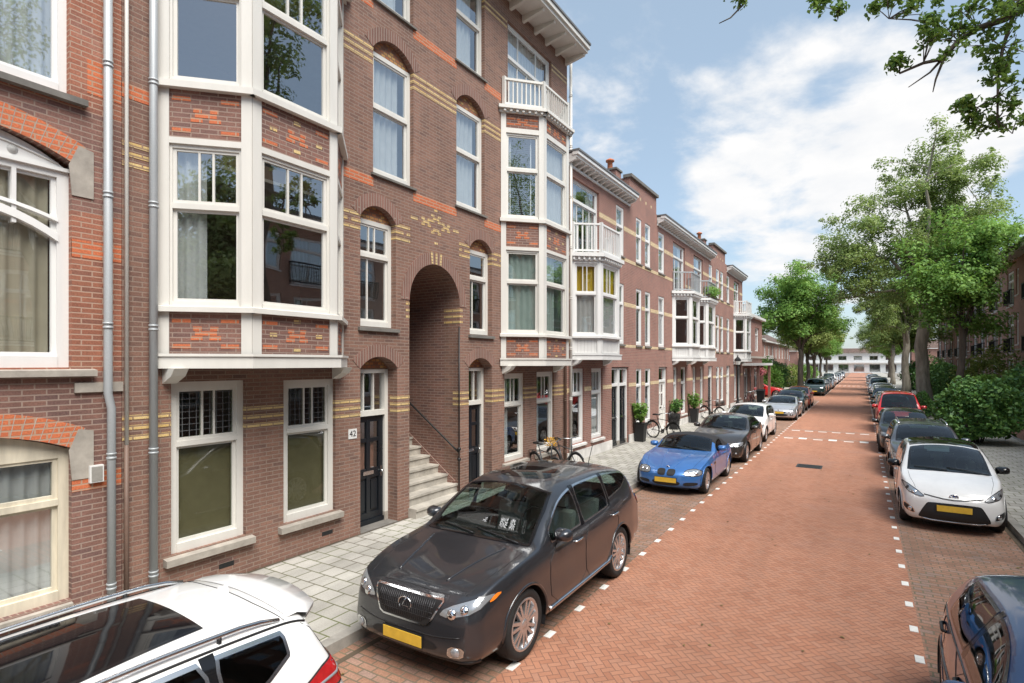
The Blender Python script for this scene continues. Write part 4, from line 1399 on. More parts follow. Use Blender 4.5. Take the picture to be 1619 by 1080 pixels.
EMP = ((), (), ())
bay_house('brick row house with a white door and the first of two touching white bays', 24.0, 29.35, (26.4, 29.15), (26.55, 28.65), [(24.3, 25.15)], [(26.6, 27.3), (27.9, 28.9)], (24.35, 25.6), 'zinc', EMP, True, (24.1, 29.3))
hE = bay_house('brick row house with plants on the balcony of the second touching white bay', 29.35, 34.9, (29.7, 32.6), (30.35, 32.4), [(33.85, 34.7)], [(30.2, 30.9), (31.75, 32.55)], (33.6, 34.85), 'zinc', EMP, False, (29.4, 34.2))
pair_house('narrow brick front with a raised flat parapet and paired windows, farther of the two', 34.9, 38.4, [(35.75, 36.6), (37.0, 37.85)], 10.35)
bay_house('last brick row house before the shop, with white balusters above its square bay', 38.4, 44.6, (41.2, 44.2), (41.35, 43.4), [(38.9, 39.8)], [(41.5, 42.4), (42.9, 43.8)], (38.8, 40.1), 'white', EMP, True, (38.9, 44.6))

# ---------------------------------------------------------------- corner shop, far terraces
sh = thing('corner_shop', 'low brick corner shop with a white ledge and a pink flower basket past the row', 'shop', (XF, 49.4, 0.0))
b = MB()
o = [(45.4, 47.2, 0.4, 2.8), (48.0, 49.2, 0.12, 2.8), (50.0, 53.4, 0.4, 2.8), (46.0, 47.6, 4.2, 6.2), (50.5, 52.5, 4.2, 6.2)]
wall(b, LEFT, 44.6, 54.2, -0.1, 6.9, o, BR, 0.14)
shell(b, LEFT, 44.6, 54.2, 6.9, 9, BR, M['roof_felt'])
b.build('wall', sh)
for q in o[:1] + o[2:]:
    window(LEFT, *q[:4], sh, d=-0.12, tz=q[3] - 0.6, mat='white', mull=(0.33, 0.66), lmull=(0.5,), cur=(NET if q[2] > 3 else ()))
door(LEFT, 48.0, 49.2, 0.14, 2.8, sh, -0.13, 2.2, frame='white')
b = MB()
pbox(b, LEFT, 44.62, 54.4, 3.0, 3.2, -0.05, 0.85, M['white'])
pbox(b, LEFT, 44.62, 54.4, 3.6, 3.75, -0.05, 0.25, M['stone'])
for u in (45.0, 47.6, 49.6, 53.8):
    pbox(b, LEFT, u - 0.1, u + 0.1, 0.0, 3.0, 0.55, 0.75, M['brick_row'])
pbox(b, LEFT, 44.62, 54.4, 6.9, 7.1, -0.05, 0.3, M['white'])
b.build('canopy', sh)
interior(LEFT, 44.6, 54.2, (0.2, 3.3), 6.8, sh)

FARL = Plane((-12.6, 0), (0, 1), (1, 0))


def terrace(P, label, u0, u1, top, nb, group, mat='brick_row', floors=((0.9, 2.6), (4.0, 5.9)), balcony=True, roof=True, depth=9, wm='white', pairw=1.5, parent_extra=None):
    mid = P((u0 + u1) / 2, 0, 0)
    h = thing('terraced_house', label, 'house', (mid[0], mid[1], 0), group=group)
    n = nb
    o = []
    for k in range(n):
        c = u0 + (u1 - u0) * (k + 0.5) / n
        for z0, z1 in floors:
            o.append((c - pairw / 2, c + pairw / 2, z0, z1))
    b = MB()
    wall(b, P, u0, u1, -0.1, top, o, M[mat], 0.12)
    shell(b, P, u0, u1, top, depth, M[mat], M['roof_felt'], 0.0)
    b.build('wall', h)
    for i, q in enumerate(o):
        window(P, *q, h, d=-0.1, tz=q[2] + (q[3] - q[2]) * 0.68, mull=(0.5,), lmull=(0.5,), mat=wm, sill=('stone', 0.05, 0.05, 0.08), cur=NET if i % 3 else ())
    interior(P, u0, u1, [f[0] - 0.7 for f in floors], top - 0.2, h, 3)
    if roof:
        b = MB()
        b.box8([P(u0, top, 0.5), P(u1, top, 0.5), P(u1, top, -depth), P(u0, top, -depth), P(u0, top + 0.18, 0.5), P(u1, top + 0.18, 0.5), P(u1, top + 0.18, -depth), P(u0, top + 0.18, -depth)], M['white'])
        rid = top + 0.19 + depth * 0.30
        b.face([P(u0, top + 0.19, 0.5), P(u1, top + 0.19, 0.5), P(u1, rid, -depth / 2), P(u0, rid, -depth / 2)], M['rooftile'])
        b.face([P(u0, top + 0.19, -depth), P(u1, top + 0.19, -depth), P(u1, rid, -depth / 2), P(u0, rid, -depth / 2)], M['rooftile'])
        for u in (u0, u1):
            b.face([P(u, top + 0.19, 0.5), P(u, rid, -depth / 2), P(u, top + 0.19, -depth)], M[mat])
        b.build('roof', h)
    if balcony:
        b = MB()
        c = u0 + (u1 - u0) * 0.5 / n
        pbox(b, P, c - 1.3, c + 1.3, 3.25, 3.4, 0, 1.0, M['white'])
        q = [P(c - 1.3, 0, 0.0), P(c - 1.3, 0, 0.95), P(c + 1.3, 0, 0.95), P(c + 1.3, 0, 0.0)]
        railing(b, [x[:2] for x in q], 3.4, 4.3, M['white'], gap=0.2, bar=0.06)
        b.build('balcony_rail', h)
    return h


terrace(FARL, 'set-back terraced house with a white balcony behind the hedge, nearest past the side street', 62, 74, 6.6, 4, 'terraced houses behind the left trees')
terrace(FARL, 'set-back terraced house in the middle behind the left street trees', 74.1, 90, 6.6, 5, 'terraced houses behind the left trees')
terrace(FARL, 'set-back terraced house farthest along behind the left street trees', 90.1, 125, 6.4, 8, 'terraced houses behind the left trees')
bw_ = MB()
bw_.box(-11.2, -10.95, 84, 125, 0.0, 2.6, M['brick_side'])
bw_.box(-11.25, -10.9, 84, 125, 2.6, 2.68, M['stone'])
tag(bw_.build('garden_wall'), 'long brick garden wall behind the far left street trees', 'wall')

# the flats on the right
RIGHT = Plane((7.9, 0), (0, 1), (-1, 0))


def flats(label, u0, u1, P, mat, n, top=9.55, balc=True, group='brick flats on the right side'):
    mid = P((u0 + u1) / 2, 0, 0)
    h = thing('apartment_building', label, 'apartment building', (mid[0], mid[1], 0), group=group)
    o, kinds = [], []
    for k in range(n):
        c = u0 + (u1 - u0) * (k + 0.5) / n
        for fl, (z0, z1) in enumerate(((1.45, 3.5), (4.35, 6.25), (7.36, 8.95))):
            o.append((c - 1.5, c - 0.75, z0, z1)); kinds.append(('n', fl))
            dz = 0.55 if fl else 0
            o.append((c - 0.2, c + 1.6, z0 - dz, z1)); kinds.append(('w', fl))
    b = MB()
    wall(b, P, u0, u1, -0.1, top, o, M[mat], 0.12)
    shell(b, P, u0, u1, top, 9, M[mat], M['roof_felt'], 0.0)
    b.build('wall', h)
    for i, (q, kd) in enumerate(zip(o, kinds)):
        window(P, *q, h, d=-0.1, tz=q[2] + (q[3] - q[2]) * 0.72, mull=(0.5,) if kd[0] == 'w' else (), lmull=(0.5,) if kd[0] == 'w' else (), mat='white', sill=('white', 0.06, 0.06, 0.09), cur=NET if i % 4 == 1 else (('c', 0, .3, 0, 1, 'curtain'),))
    interior(P, u0, u1, (0.9, 3.7, 6.7), top - 0.2, h, 3)
    for k in range(n):
        c = u0 + (u1 - u0) * (k + 0.5) / n
        for z in (3.8, 6.81):
            b = MB()
            q = [P(c - 0.25, 0, 0.0), P(c - 0.25, 0, 0.18), P(c + 1.65, 0, 0.18), P(c + 1.65, 0, 0.0)]
            railing(b, [x[:2] for x in q], z, z + 0.95, M['iron'], gap=0.12, bar=0.007, post=0.012)
            b.build('balcony_rail', h)
    b = MB()
    pbox(b, P, u0, u1, 3.98, 4.06, -0.01, 0.03, M['stone'])
    pbox(b, P, u0 - 0.3, u1 + 0.3, top - 0.02, top + 0.22, -9.3, 0.62, M['white'])
    pbox(b, P, u0 - 0.36, u1 + 0.36, top + 0.22, top + 0.34, -9.3, 0.70, M['roof_felt'])
    b.build('roof', h)
    b = MB()
    u = u0 + (u1 - u0) * 0.32
    b.tube([P(u, top - .1, 0.07), P(u, 0.1, 0.07)], 0.05, M['pipe_white'], 8)
    b.build('downpipe', h)
    return h


flats('three-storey red brick flats with white windows and iron balconies at the right edge', 24, 58, RIGHT, 'brick_side', 7)
flats('three-storey brick flats across the road behind the viewpoint, mirrored in the bay window', -26, 23.6, RIGHT, 'brick_side', 10)
flats('farther and paler brick flats standing beyond the right-hand trees', 60, 92, Plane((8.4, 0), (0, 1), (-1, 0)), 'brick_row', 6, 9.0)

# low garden wall in front of the flats
b = MB()
b.box(5.42, 5.62, -26, 58, -0.05, 0.78, M['brick_side'])
b.box(5.39, 5.65, -26, 58, 0.78, 0.84, M['stone'])
tag(b.build('garden_wall'), 'low brick garden wall along the right pavement below the hedge', 'wall')
b = MB()
b.face([(5.62, -26, 0.3), (7.9, -26, 0.3), (7.9, 92, 0.3), (5.62, 92, 0.3)], M['soil'])
tag(b.build('front_garden'), kind='structure')

# white building closing the street
eb = thing('white_building', 'white building with a dark roof and dark ground-floor openings closing the end of the street', 'building', (-4.0, 212.0, 0))
ENDP = Plane((-17, 212.0), (1, 0), (0, -1))
o = []
for k in range(6):
    o.append((1.5 + k * 4.3, 4.6 + k * 4.3, 0.2, 2.9))
    o.append((1.5 + k * 4.3, 4.0 + k * 4.3, 4.0, 5.6))
b = MB()
wall(b, ENDP, 0, 28, -0.1, 6.6, o, M['white'], 0.2)
shell(b, ENDP, 0, 28, 6.6, 10, M['white'], M['roof_felt'], 0.0)
pbox(b, ENDP, -0.5, 28.5, 3.1, 3.5, 0, 0.8, M['white'])
b.build('wall', eb)
for q in o:
    window(ENDP, *q, eb, d=-0.15, tz=None, mull=(0.5,), mat='white', fw=0.12)
b = MB()
b.box8([ENDP(-.5, 6.6, .8), ENDP(28.5, 6.6, .8), ENDP(28.5, 6.6, -10), ENDP(-.5, 6.6, -10), ENDP(1, 8.0, -2), ENDP(27, 8.0, -2), ENDP(27, 8.0, -8), ENDP(1, 8.0, -8)], M['rooftile'])
b.build('roof', eb)

tl = thing('table_lamp', 'table lamp with a cream shade inside the big arched window of the light brick house', 'lamp', (-8.05, 2.02, 3.0))
b = MB()
b.lathe([(.0, 3.06), (.14, 3.06), (.14, 3.09), (.03, 3.12), (.025, 3.5)], M['iron'], (-8.05, 2.02, 0), 'z', 14)
b.build('base', tl, uv=False)
b = MB()
b.lathe([(.20, 3.42), (.11, 3.62)], M['curtain_beige'], (-8.05, 2.02, 0), 'z', 18)
b.build('lamp_shade', tl, uv=False)

terrace(Plane((-50, 214), (1, 0), (0, -1)), 'far brick house left of the white building at the street end', 0, 31, 7.2, 5, 'far brick houses at the street end', balcony=False)
terrace(Plane((13, 214), (1, 0), (0, -1)), 'far brick house right of the white building at the street end', 0, 31, 7.6, 5, 'far brick houses at the street end', balcony=False)

# ---------------------------------------------------------------- cars
def pchip(pts, x):
    """monotone cubic through (x,y) control points"""
    X = np.array([p[0] for p in pts], float)
    Y = np.array([p[1] for p in pts], float)
    h = np.diff(X)
    dl = np.diff(Y) / h
    d = np.zeros(len(X))
    for i in range(1, len(X) - 1):
        if dl[i - 1] * dl[i] > 0:
            w1, w2 = 2 * h[i] + h[i - 1], h[i] + 2 * h[i - 1]
            d[i] = (w1 + w2) / (w1 / dl[i - 1] + w2 / dl[i])
    d[0], d[-1] = dl[0], dl[-1]
    x = np.asarray(x, float)
    xc = np.clip(x, X[0], X[-1])
    k = np.clip(np.searchsorted(X, xc) - 1, 0, len(h) - 1)
    t = (xc - X[k]) / h[k]
    return ((2 * t ** 3 - 3 * t ** 2 + 1) * Y[k] + (t ** 3 - 2 * t ** 2 + t) * h[k] * d[k] + (-2 * t ** 3 + 3 * t ** 2) * Y[k + 1] + (t ** 3 - t ** 2) * h[k] * d[k + 1])


def clip_poly(poly, inset=0.0):
    """outward edge planes of a convex 2-D polygon"""
    c = np.mean(poly, axis=0)
    out = []
    for i in range(len(poly)):
        p, q = np.array(poly[i]), np.array(poly[(i + 1) % len(poly)])
        e = q - p
        if np.hypot(*e) < 1e-5:
            continue
        n = np.array([e[1], -e[0]]) / np.hypot(*e)
        if n.dot(c - p) > 0:
            n = -n
        out.append((p - n * inset, n))
    return out


def chaikin(poly, n=2):
    for _ in range(n):
        q = []
        for i in range(len(poly)):
            a, c = poly[i], poly[(i + 1) % len(poly)]
            q.append((a[0] * .78 + c[0] * .22, a[1] * .78 + c[1] * .22))
            q.append((a[0] * .22 + c[0] * .78, a[1] * .22 + c[1] * .78))
        poly = q
    return poly


class Car:
    def __init__(s, sp, label, cat='car', group=None, name='parked_car'):
        s.sp = sp
        s.L, s.W = sp['L'], sp['W']
        s.root = thing(name, label, cat, (0, 0, 0), 0, group)
        s.paint = sp['paint']
        s.make_body()

    # --- curves
    def zp(s, f): return pchip(s.sp['top'], f)
    def zs(s, f): return np.minimum(pchip(s.sp['belt'], f), s.zp(f) - 0.004)
    def zb(s, f): return pchip(s.sp['bot'], f)
    def hw(s, f): return pchip(s.sp['plan'], f)

    def rail(s, f):
        zs, zp, w = s.zs(f), s.zp(f), s.hw(f)
        h = np.maximum(zp - zs, 0.004)
        cr = np.minimum(0.5 * h, s.sp.get('crown', 0.07))
        zr = zs + h - cr
        xr = 0.945 * w - 0.02 * np.minimum(1, h / 0.1) - s.sp.get('tumble', 0.36) * (zr - zs)
        return xr, zr

    def make_body(s):
        L, sp = s.L, s.sp
        e = np.array([0, .004, .015, .035, .065, .10, .14])
        f = np.concatenate([e, np.linspace(.19, L - .19, sp.get('n', 92)), (L - e)[::-1]])
        r = sp.get('round', 0.13)
        d = np.minimum(f, L - f)
        ins = np.where(d < r, r - np.sqrt(np.maximum(0, r * r - (r - d) ** 2)), 0)
        zp, zs, zb, w = s.zp(f) - ins * .55, s.zs(f) - ins * .55, s.zb(f) + ins * .45, s.hw(f) - ins * .8
        xr, zr = s.rail(f)
        xr = xr - ins * .8
        zr = np.minimum(zr - ins * .55, zp - 0.002)
        zr = np.maximum(zr, zs + 0.001)
        side_t = np.linspace(0, 1, 13)
        prof = sp.get('side', [(0, .90), (.10, .965), (.35, 1.0), (.6, .995), (.72, .988), (.85, .972), (1, .945)])
        sx = pchip(prof, side_t)
        cols = []
        for k in (0, .45, .85):
            cols.append((w * k, zb))
        for t, x in zip(side_t, sx):
            cols.append((w * x, zb + (zs - zb) * t))
        for u in np.linspace(0, 1, 9)[1:]:
            x = (.945 * w) * (1 - u) + xr * u + .014 * np.sin(np.pi * u) * np.minimum(1, (zr - zs) / .3)
            cols.append((x, zs + (zr - zs) * u))
        s.jr = len(cols) - 1
        for q in np.linspace(0, 1, 10)[1:]:
            cols.append((xr * (1 - q), zr + (zp - zr) * (1 - (1 - q) ** 2)))
        A = np.array([[c[0], c[1]] for c in cols])          # (J,2,N)
        for _ in range(sp.get('smooth', 2)):
            B = A.copy()
            B[1:-1] = .25 * A[:-2] + .5 * A[1:-1] + .25 * A[2:]
            B[1:3] = A[1:3]
            A = B
        J, N = A.shape[0], len(f)
        V = np.zeros((N, 2 * J - 2, 3))
        V[:, :J, 0] = A[:, 0, :].T
        V[:, :J, 2] = A[:, 1, :].T
        V[:, J:, 0] = -A[1:-1, 0, :].T[:, ::-1]
        V[:, J:, 2] = A[1:-1, 1, :].T[:, ::-1]
        V[:, :, 1] = f[:, None]
        ring = 2 * J - 2
        verts = V.reshape(-1, 3).tolist()
        faces = []
        for i in range(N - 1):
            for j in range(ring):
                j2 = (j + 1) % ring
                faces.append((i * ring + j, i * ring + j2, (i + 1) * ring + j2, (i + 1) * ring + j))
        Mc = 14
        for i, flip in ((0, 1), (N - 1, 0)):
            rows = []
            for j in range(1, J - 1):
                a, c = i * ring + j, i * ring + (ring - j)
                row = [a]
                for k in range(1, Mc):
                    t = k / Mc
                    verts.append([verts[a][m] * (1 - t) + verts[c][m] * t for m in range(3)])
                    row.append(len(verts) - 1)
                row.append(c)
                rows.append(row)
            for q in range(len(rows) - 1):
                for k in range(Mc):
                    faces.append((rows[q][k], rows[q][k + 1], rows[q + 1][k + 1], rows[q + 1][k]))
            for k in range(Mc):
                faces.append((i * ring, rows[0][k + 1], rows[0][k]))
                faces.append((i * ring + J - 1, rows[-1][k], rows[-1][k + 1]))
        VV = np.array(verts)
        VV = s.deform(VV)
        s.body_v = VV
        bm = bmesh.new()
        bv = [bm.verts.new(v) for v in VV]
        for q in faces:
            try:
                bm.faces.new([bv[k] for k in q])
            except ValueError:
                pass
        bmesh.ops.recalc_face_normals(bm, faces=bm.faces)
        bm.normal_update()
        bm.faces.ensure_lookup_table()
        s.bm = bm
        s.bvh = BVHTree.FromBMesh(bm)
        s.holes = []

    def deform(s, V):
        """bend nose and tail in plan and in side view; y ends up centred, the front at -y"""
        L, W, sp = s.L, s.W, s.sp
        f = V[:, 1].copy()
        x, z = np.abs(V[:, 0]), V[:, 2]
        bf = np.clip(1 - f / sp.get('nose_len', 1.1), 0, 1) ** 2
        br = np.clip(1 - (L - f) / sp.get('tail_len', 1.0), 0, 1) ** 2
        df = pchip(sp['nose'], z) + sp.get('nose_plan', .24) * (x / (W / 2)) ** sp.get('nose_pow', 2.4)
        dr = pchip(sp['tail'], z) + sp.get('tail_plan', .16) * (x / (W / 2)) ** 2.4
        V[:, 1] = f + bf * df - br * dr - L / 2
        for hook in sp.get('hooks', ()):
            V = hook(s, V, f)
        return V

    # --- projections onto the body
    def hit(s, ax, a, c, sg=1):
        if ax == 'side': o, d = (sg * 3, a, c), (-sg, 0, 0)
        elif ax == 'top': o, d = (a, c, 4), (0, 0, -1)
        elif ax == 'front': o, d = (a, -6, c), (0, 1, 0)
        else: o, d = (a, 6, c), (0, -1, 0)
        p, n, i, _ = s.bvh.ray_cast(Vector(o), Vector(d))
        if p is None:
            p, n, i, _ = s.bvh.find_nearest(Vector(o) + Vector(d) * (3 - s.W * .42 if ax == 'side' else 6 - s.L / 2 + .1 if ax in ('front', 'rear') else 2.6))
        if n.dot(Vector(d)) > 0:
            n = -n
        return p, n

    def patch(s, name, poly, ax, mats, off=.004, ring=0.0, sg=1, res=.05, parent=None, hole=False, rnd=2, lift=None, label=None, build=True, thick=0.0):
        """a panel, lamp or pane that follows the body: convex outline in the projection plane, optional rim of a second material"""
        if rnd:
            poly = chaikin(list(poly), rnd)
        P = np.array(poly)
        lo, hi = P.min(0), P.max(0)
        nx, ny = max(2, int((hi[0] - lo[0]) / res) + 1), max(2, int((hi[1] - lo[1]) / res) + 1)
        bm = bmesh.new()
        bmesh.ops.create_grid(bm, x_segments=nx, y_segments=ny, size=0.5)
        ct, sz = (lo + hi) / 2, (hi - lo) * 1.02
        for v in bm.verts:
            v.co.x, v.co.y = ct[0] + v.co.x * sz[0], ct[1] + v.co.y * sz[1]
        pl = clip_poly(poly)
        for p, n in pl:
            bmesh.ops.bisect_plane(bm, geom=bm.verts[:] + bm.edges[:] + bm.faces[:], plane_co=(*p, 0), plane_no=(*n, 0), clear_outer=True, dist=1e-6)
        inner = clip_poly(poly, ring) if ring else None
        if inner:
            for p, n in inner:
                bmesh.ops.bisect_plane(bm, geom=bm.verts[:] + bm.edges[:] + bm.faces[:], plane_co=(*p, 0), plane_no=(*n, 0), dist=1e-6)
        fm = []
        for fc in bm.faces:
            c = np.array(fc.calc_center_median()[:2])
            fm.append(1 if inner and any((c - p).dot(n) > 1e-6 for p, n in inner) else 0)
        vs, ns = [], []
        bm.verts.index_update()
        for v in bm.verts:
            p, n = s.hit(ax, v.co.x, v.co.y, sg)
            o_ = off
            vs.append(p + n * o_)
            ns.append(n)
        mb = MB()
        for k, mt in enumerate(mats):
            mb.mi(mt)
        base_ = len(mb.v)
        mb.v += [tuple(v) for v in vs]
        for fc, k in zip(bm.faces, fm):
            idx = [v.index + base_ for v in fc.verts]
            # face outwards
            a, b_, c_ = (Vector(mb.v[idx[0]]), Vector(mb.v[idx[1]]), Vector(mb.v[idx[2]]))
            if (b_ - a).cross(c_ - a).dot(ns[fc.verts[0].index]) < 0:
                idx.reverse()
            mb.f.append(tuple(idx))
            mb.m.append(min(k, len(mats) - 1))
            mb.sm.append(True)
        bm.free()
        if hole:
            s.holes.append((ax, sg, clip_poly(poly, max(ring * .6, .012))))
        if not build:
            return mb, vs, ns
        o = mb.build(name, parent or s.root, uv=False)
        return tag(o, label)

    def line(s, mb, pts, ax, r, m, sg=1, off=.0, closed=False, step=.05, n=5):
        pts = list(pts) + ([pts[0]] if closed else [])
        dense = []
        for i in range(len(pts) - 1):
            a, c = pts[i], pts[i + 1]
            k = max(1, int(math.hypot(c[0] - a[0], c[1] - a[1]) / step))
            dense += [(a[0] + (c[0] - a[0]) * j / k, a[1] + (c[1] - a[1]) * j / k) for j in range(k)]
        dense.append(pts[-1])
        out = []
        for a, c in dense:
            p, nn = s.hit(ax, a, c, sg)
            out.append(p + nn * off)
        mb.tube(out, r, m, n)

    def F(s, f): return f - s.L / 2

    def rail_at(s, f):
        xr, zr = s.rail(np.array([f]))
        return float(xr[0]), float(zr[0])

    # --- assembly
    def glass(s, gmat, trim):
        sp = s.sp
        f0, f1 = sp['ws']
        pts = []
        fs = np.linspace(f0, f1, 7)
        m = sp.get('pillar', .055)
        L_ = [(s.rail_at(f)[0] - m, s.F(f)) for f in fs]
        poly = [(-x, y) for x, y in L_] + [(x, y) for x, y in L_[::-1]] + [(L_[0][0] * .5, L_[0][1] - .05), (0, L_[0][1] - .068), (-L_[0][0] * .5, L_[0][1] - .05)]
        s.patch('windscreen', poly, 'top', [gmat, M['gloss_black']], .006, .045, hole=True, rnd=1)
        a, b_, c_, d_ = sp['dlo']          # front, B pillar, C pillar, rear end of the side glass
        for sg in (1, -1):
            for nm, (q0, q1) in (('side_window', (a, b_ - .03)), ('side_window', (b_ + .03, c_ - .025)), ('quarter_window', (c_ + .025, d_))):
                if q1 - q0 < .1:
                    continue
                fs = np.linspace(q0, q1, 7)
                bot, top = [], []
                for i, f in enumerate(fs):
                    zb_, zt = float(s.zs(np.array([f]))[0]) + .02, s.rail_at(f)[1] - .035
                    if nm == 'quarter_window':
                        zb_ += (zt - zb_ - .05) * max(0, (i - 1) / 5) ** 1.0 * sp.get('kick', .55)
                    if zt > zb_ + .03:
                        bot.append((s.F(f), zb_))
                        top.append((s.F(f), zt))
                if len(bot) < 3:
                    continue
                if nm == 'side_window':
                    e_ = q1 + (.03 if q0 == a else .025)
                    z_a, z_b = float(s.zs(np.array([e_]))[0]) + .012, s.rail_at(e_)[1] - .022
                    if z_b > z_a + .1 and e_ < d_:
                        s.patch('pillar', [(s.F(e_ - .045), z_a), (s.F(e_ + .045), z_a), (s.F(e_ + .045), z_b), (s.F(e_ - .045), z_b)], 'side', [M['gloss_black']], .0035, 0, sg=sg, rnd=0)
                s.patch(nm, bot + top[::-1], 'side', [sp.get('side_glass', gmat), trim], .005, .022, sg=sg, hole=True, rnd=1)
        if sp.get('rw'):
            kind, z0, z1, w0, w1 = sp['rw']
            if kind == 'rear':
                s.patch('rear_window', [(-w0, z0), (w0, z0), (w1, z1), (-w1, z1)], 'rear', [sp.get('side_glass', gmat), M['gloss_black']], .006, .05, hole=True)
            else:
                s.patch('rear_window', [(-w0, s.F(z0)), (w0, s.F(z0)), (w1, s.F(z1)), (-w1, s.F(z1))], 'top', [sp.get('side_glass', gmat), M['gloss_black']], .006, .05, hole=True)

    def close_body(s):
        """cut the wheel arches and the glass openings, then link the painted shell"""
        sp, bm = s.sp, s.bm
        R_ = sp['tyre'] + sp.get('arch_gap', .05)
        zc = sp['tyre']
        kill = set()
        for wf in (sp['wf'], sp['wr']):
            wy = s.F(wf)
            for fc in bm.faces:
                c = fc.calc_center_median()
                if abs(c.x) > s.W * .30 and (c.y - wy) ** 2 + (c.z - zc) ** 2 < R_ * R_ and c.z < zc + R_:
                    kill.add(fc)
        for ax, sg, pl in s.holes:
            ia, ic = (1, 2) if ax == 'side' else (0, 1) if ax == 'top' else (0, 2)

            def good(fc):
                n, c = fc.normal, fc.calc_center_median()
                if ax == 'side': return n.x * sg > .25 and c.x * sg > .2
                if ax == 'top': return n.z > .1 and c.z > .6
                return n.y > .1 and c.y > 0

            def out(co, eps=0.0):
                return max((co[ia] - p[0]) * nn[0] + (co[ic] - p[1]) * nn[1] for p, nn in pl) > eps
            loc_ = [fc for fc in bm.faces if fc.is_valid and fc not in kill and good(fc) and any(not out(v.co, .02) for v in fc.verts)]
            geom = set(loc_)
            for fc in loc_:
                geom.update(fc.verts)
                geom.update(fc.edges)
            geom = list(geom)
            for p, nn in pl:
                co, no = [0, 0, 0], [0, 0, 0]
                co[ia], co[ic], no[ia], no[ic] = p[0], p[1], nn[0], nn[1]
                geom = bmesh.ops.bisect_plane(bm, geom=[g for g in geom if g.is_valid], plane_co=co, plane_no=no, dist=1e-6)['geom']
            for fc in geom:
                if isinstance(fc, bmesh.types.BMFace) and fc.is_valid and not out(fc.calc_center_median(), 1e-5):
                    kill.add(fc)
        kill = {f for f in kill if f.is_valid}
        bmesh.ops.delete(bm, geom=list(kill), context='FACES')
        for wf in (sp['wf'], sp['wr']):
            wy = s.F(wf)
            for v in bm.verts:
                if v.is_boundary and abs(v.co.x) > s.W * .30:
                    dy, dz = v.co.y - wy, v.co.z - zc
                    r_ = math.hypot(dy, dz)
                    if .6 * R_ < r_ < R_ * 1.25 and dz > -.2:
                        v.co.y, v.co.z = wy + dy * R_ / r_, zc + dz * R_ / r_
        me = bpy.data.meshes.new('body')
        rm = sp.get('roof_zone')
        if rm:
            for fc in bm.faces:
                c = fc.calc_center_median()
                if rm(s, c):
                    fc.material_index = 1
        lowm = sp.get('low_zone')
        if lowm:
            for fc in bm.faces:
                c = fc.calc_center_median()
                if lowm(s, c):
                    fc.material_index = 2
        bm.to_mesh(me)
        bm.free()
        me.materials.append(s.paint)
        me.materials.append(sp.get('roof_mat', M['black']))
        me.materials.append(M['black'])
        o = finish(me, 'body', s.root, True)
        return o

    def wheels(s):
        sp = s.sp
        r, wd = sp['tyre'], sp.get('tyre_w', .215)
        rr = sp.get('rim', r * .68)
        xo = s.W / 2 - wd / 2 - sp.get('tuck', .035)
        ns = sp.get('spokes', 5)
        tmb, rmb = MB(), MB()
        h = wd / 2
        tmb.lathe([(rr - .01, -h * .8), (rr + .012, -h * .92), (r - .05, -h), (r - .018, -h * .9), (r, -h * .62), (r + .001, 0), (r, h * .62), (r - .018, h * .9), (r - .05, h), (rr + .012, h * .92), (rr - .01, h * .8)], M['tyre'], axis='x', n=40)
        al = sp.get('alloy', M['alloy'])
        rmb.lathe([(rr + .004, h * .86), (rr - .006, h * .93), (rr - .026, h * .86), (rr - .04, h * .3), (rr - .04, -h * .7)], al, axis='x', n=40)
        rmb.lathe([(rr - .05, h * .15), (0.0, h * .15)], M['steel_dark'], axis='x', n=24)
        rmb.lathe([(0.06, h * .45), (.055, h * .80), (.03, h * .86), (0, h * .86)], al, axis='x', n=16)
        double = sp.get('double', True)
        for k in range(ns):
            for dd in ((-.5, .5) if double else (0,)):
                a = 2 * math.pi * k / ns + .3
                w0, w1 = (.020, .016) if double else (.045, .035)
                sp0, sp1 = (.024 * dd, .085 * dd) if double else (0, 0)
                ca, sa = math.cos(a), math.sin(a)
                def pt(rad, t, x): return (x, rad * ca - t * sa, rad * sa + t * ca)
                q = []
                for (xa, xb) in ((h * .35, h * .35), ):
                    pass
                c8 = [pt(.04, sp0 - w0, h * .35), pt(rr - .03, sp1 - w1, h * .45), pt(rr - .03, sp1 + w1, h * .45), pt(.04, sp0 + w0, h * .35),
                      pt(.04, sp0 - w0, h * .80), pt(rr - .025, sp1 - w1, h * .80), pt(rr - .025, sp1 + w1, h * .80), pt(.04, sp0 + w0, h * .80)]
                rmb.box8(c8, al)
        first = None
        for sg in (1, -1):
            for wf in (sp['wf'], sp['wr']):
                if first is None:
                    t = tmb.build('wheel', s.root, uv=False)
                    rim = rmb.build('rim', t, uv=False)
                    first = t
                else:
                    t = copy_tree(first, s.root)
                t.location = (sg * xo, s.F(wf), r)
                t.rotation_euler = (0, 0, 0 if sg > 0 else math.pi)

    def liner(s):
        sp = s.sp
        b = MB()
        R_ = sp['tyre'] + .05
        for wf in (sp['wf'], sp['wr']):
            y, z = s.F(wf), sp['tyre']
            for sg in (1, -1):
                n = 16
                for k in range(n):
                    a0, a1 = math.pi * (-.12 + 1.24 * k / n), math.pi * (-.12 + 1.24 * (k + 1) / n)
                    p = [(sg * x, y + (R_ + .003) * math.cos(a), z + (R_ + .003) * math.sin(a)) for a, x in ((a0, s.W * .5 - .03), (a1, s.W * .5 - .03), (a1, s.W * .26), (a0, s.W * .26))]
                    b.face(p, M['black'])
                b.face([(sg * s.W * .26, y + (R_ + .003) * math.cos(math.pi * (-.12 + 1.24 * k / n)), z + (R_ + .003) * math.sin(math.pi * (-.12 + 1.24 * k / n))) for k in range(n + 1)], M['black'])
        zb_ = float(s.zb(np.array([s.L / 2]))[0])
        b.box(-s.W * .26, s.W * .26, s.F(.35), s.F(s.L - .3), zb_ - .06, zb_ + .15, M['black'])
        b.build('underside', s.root, uv=False)

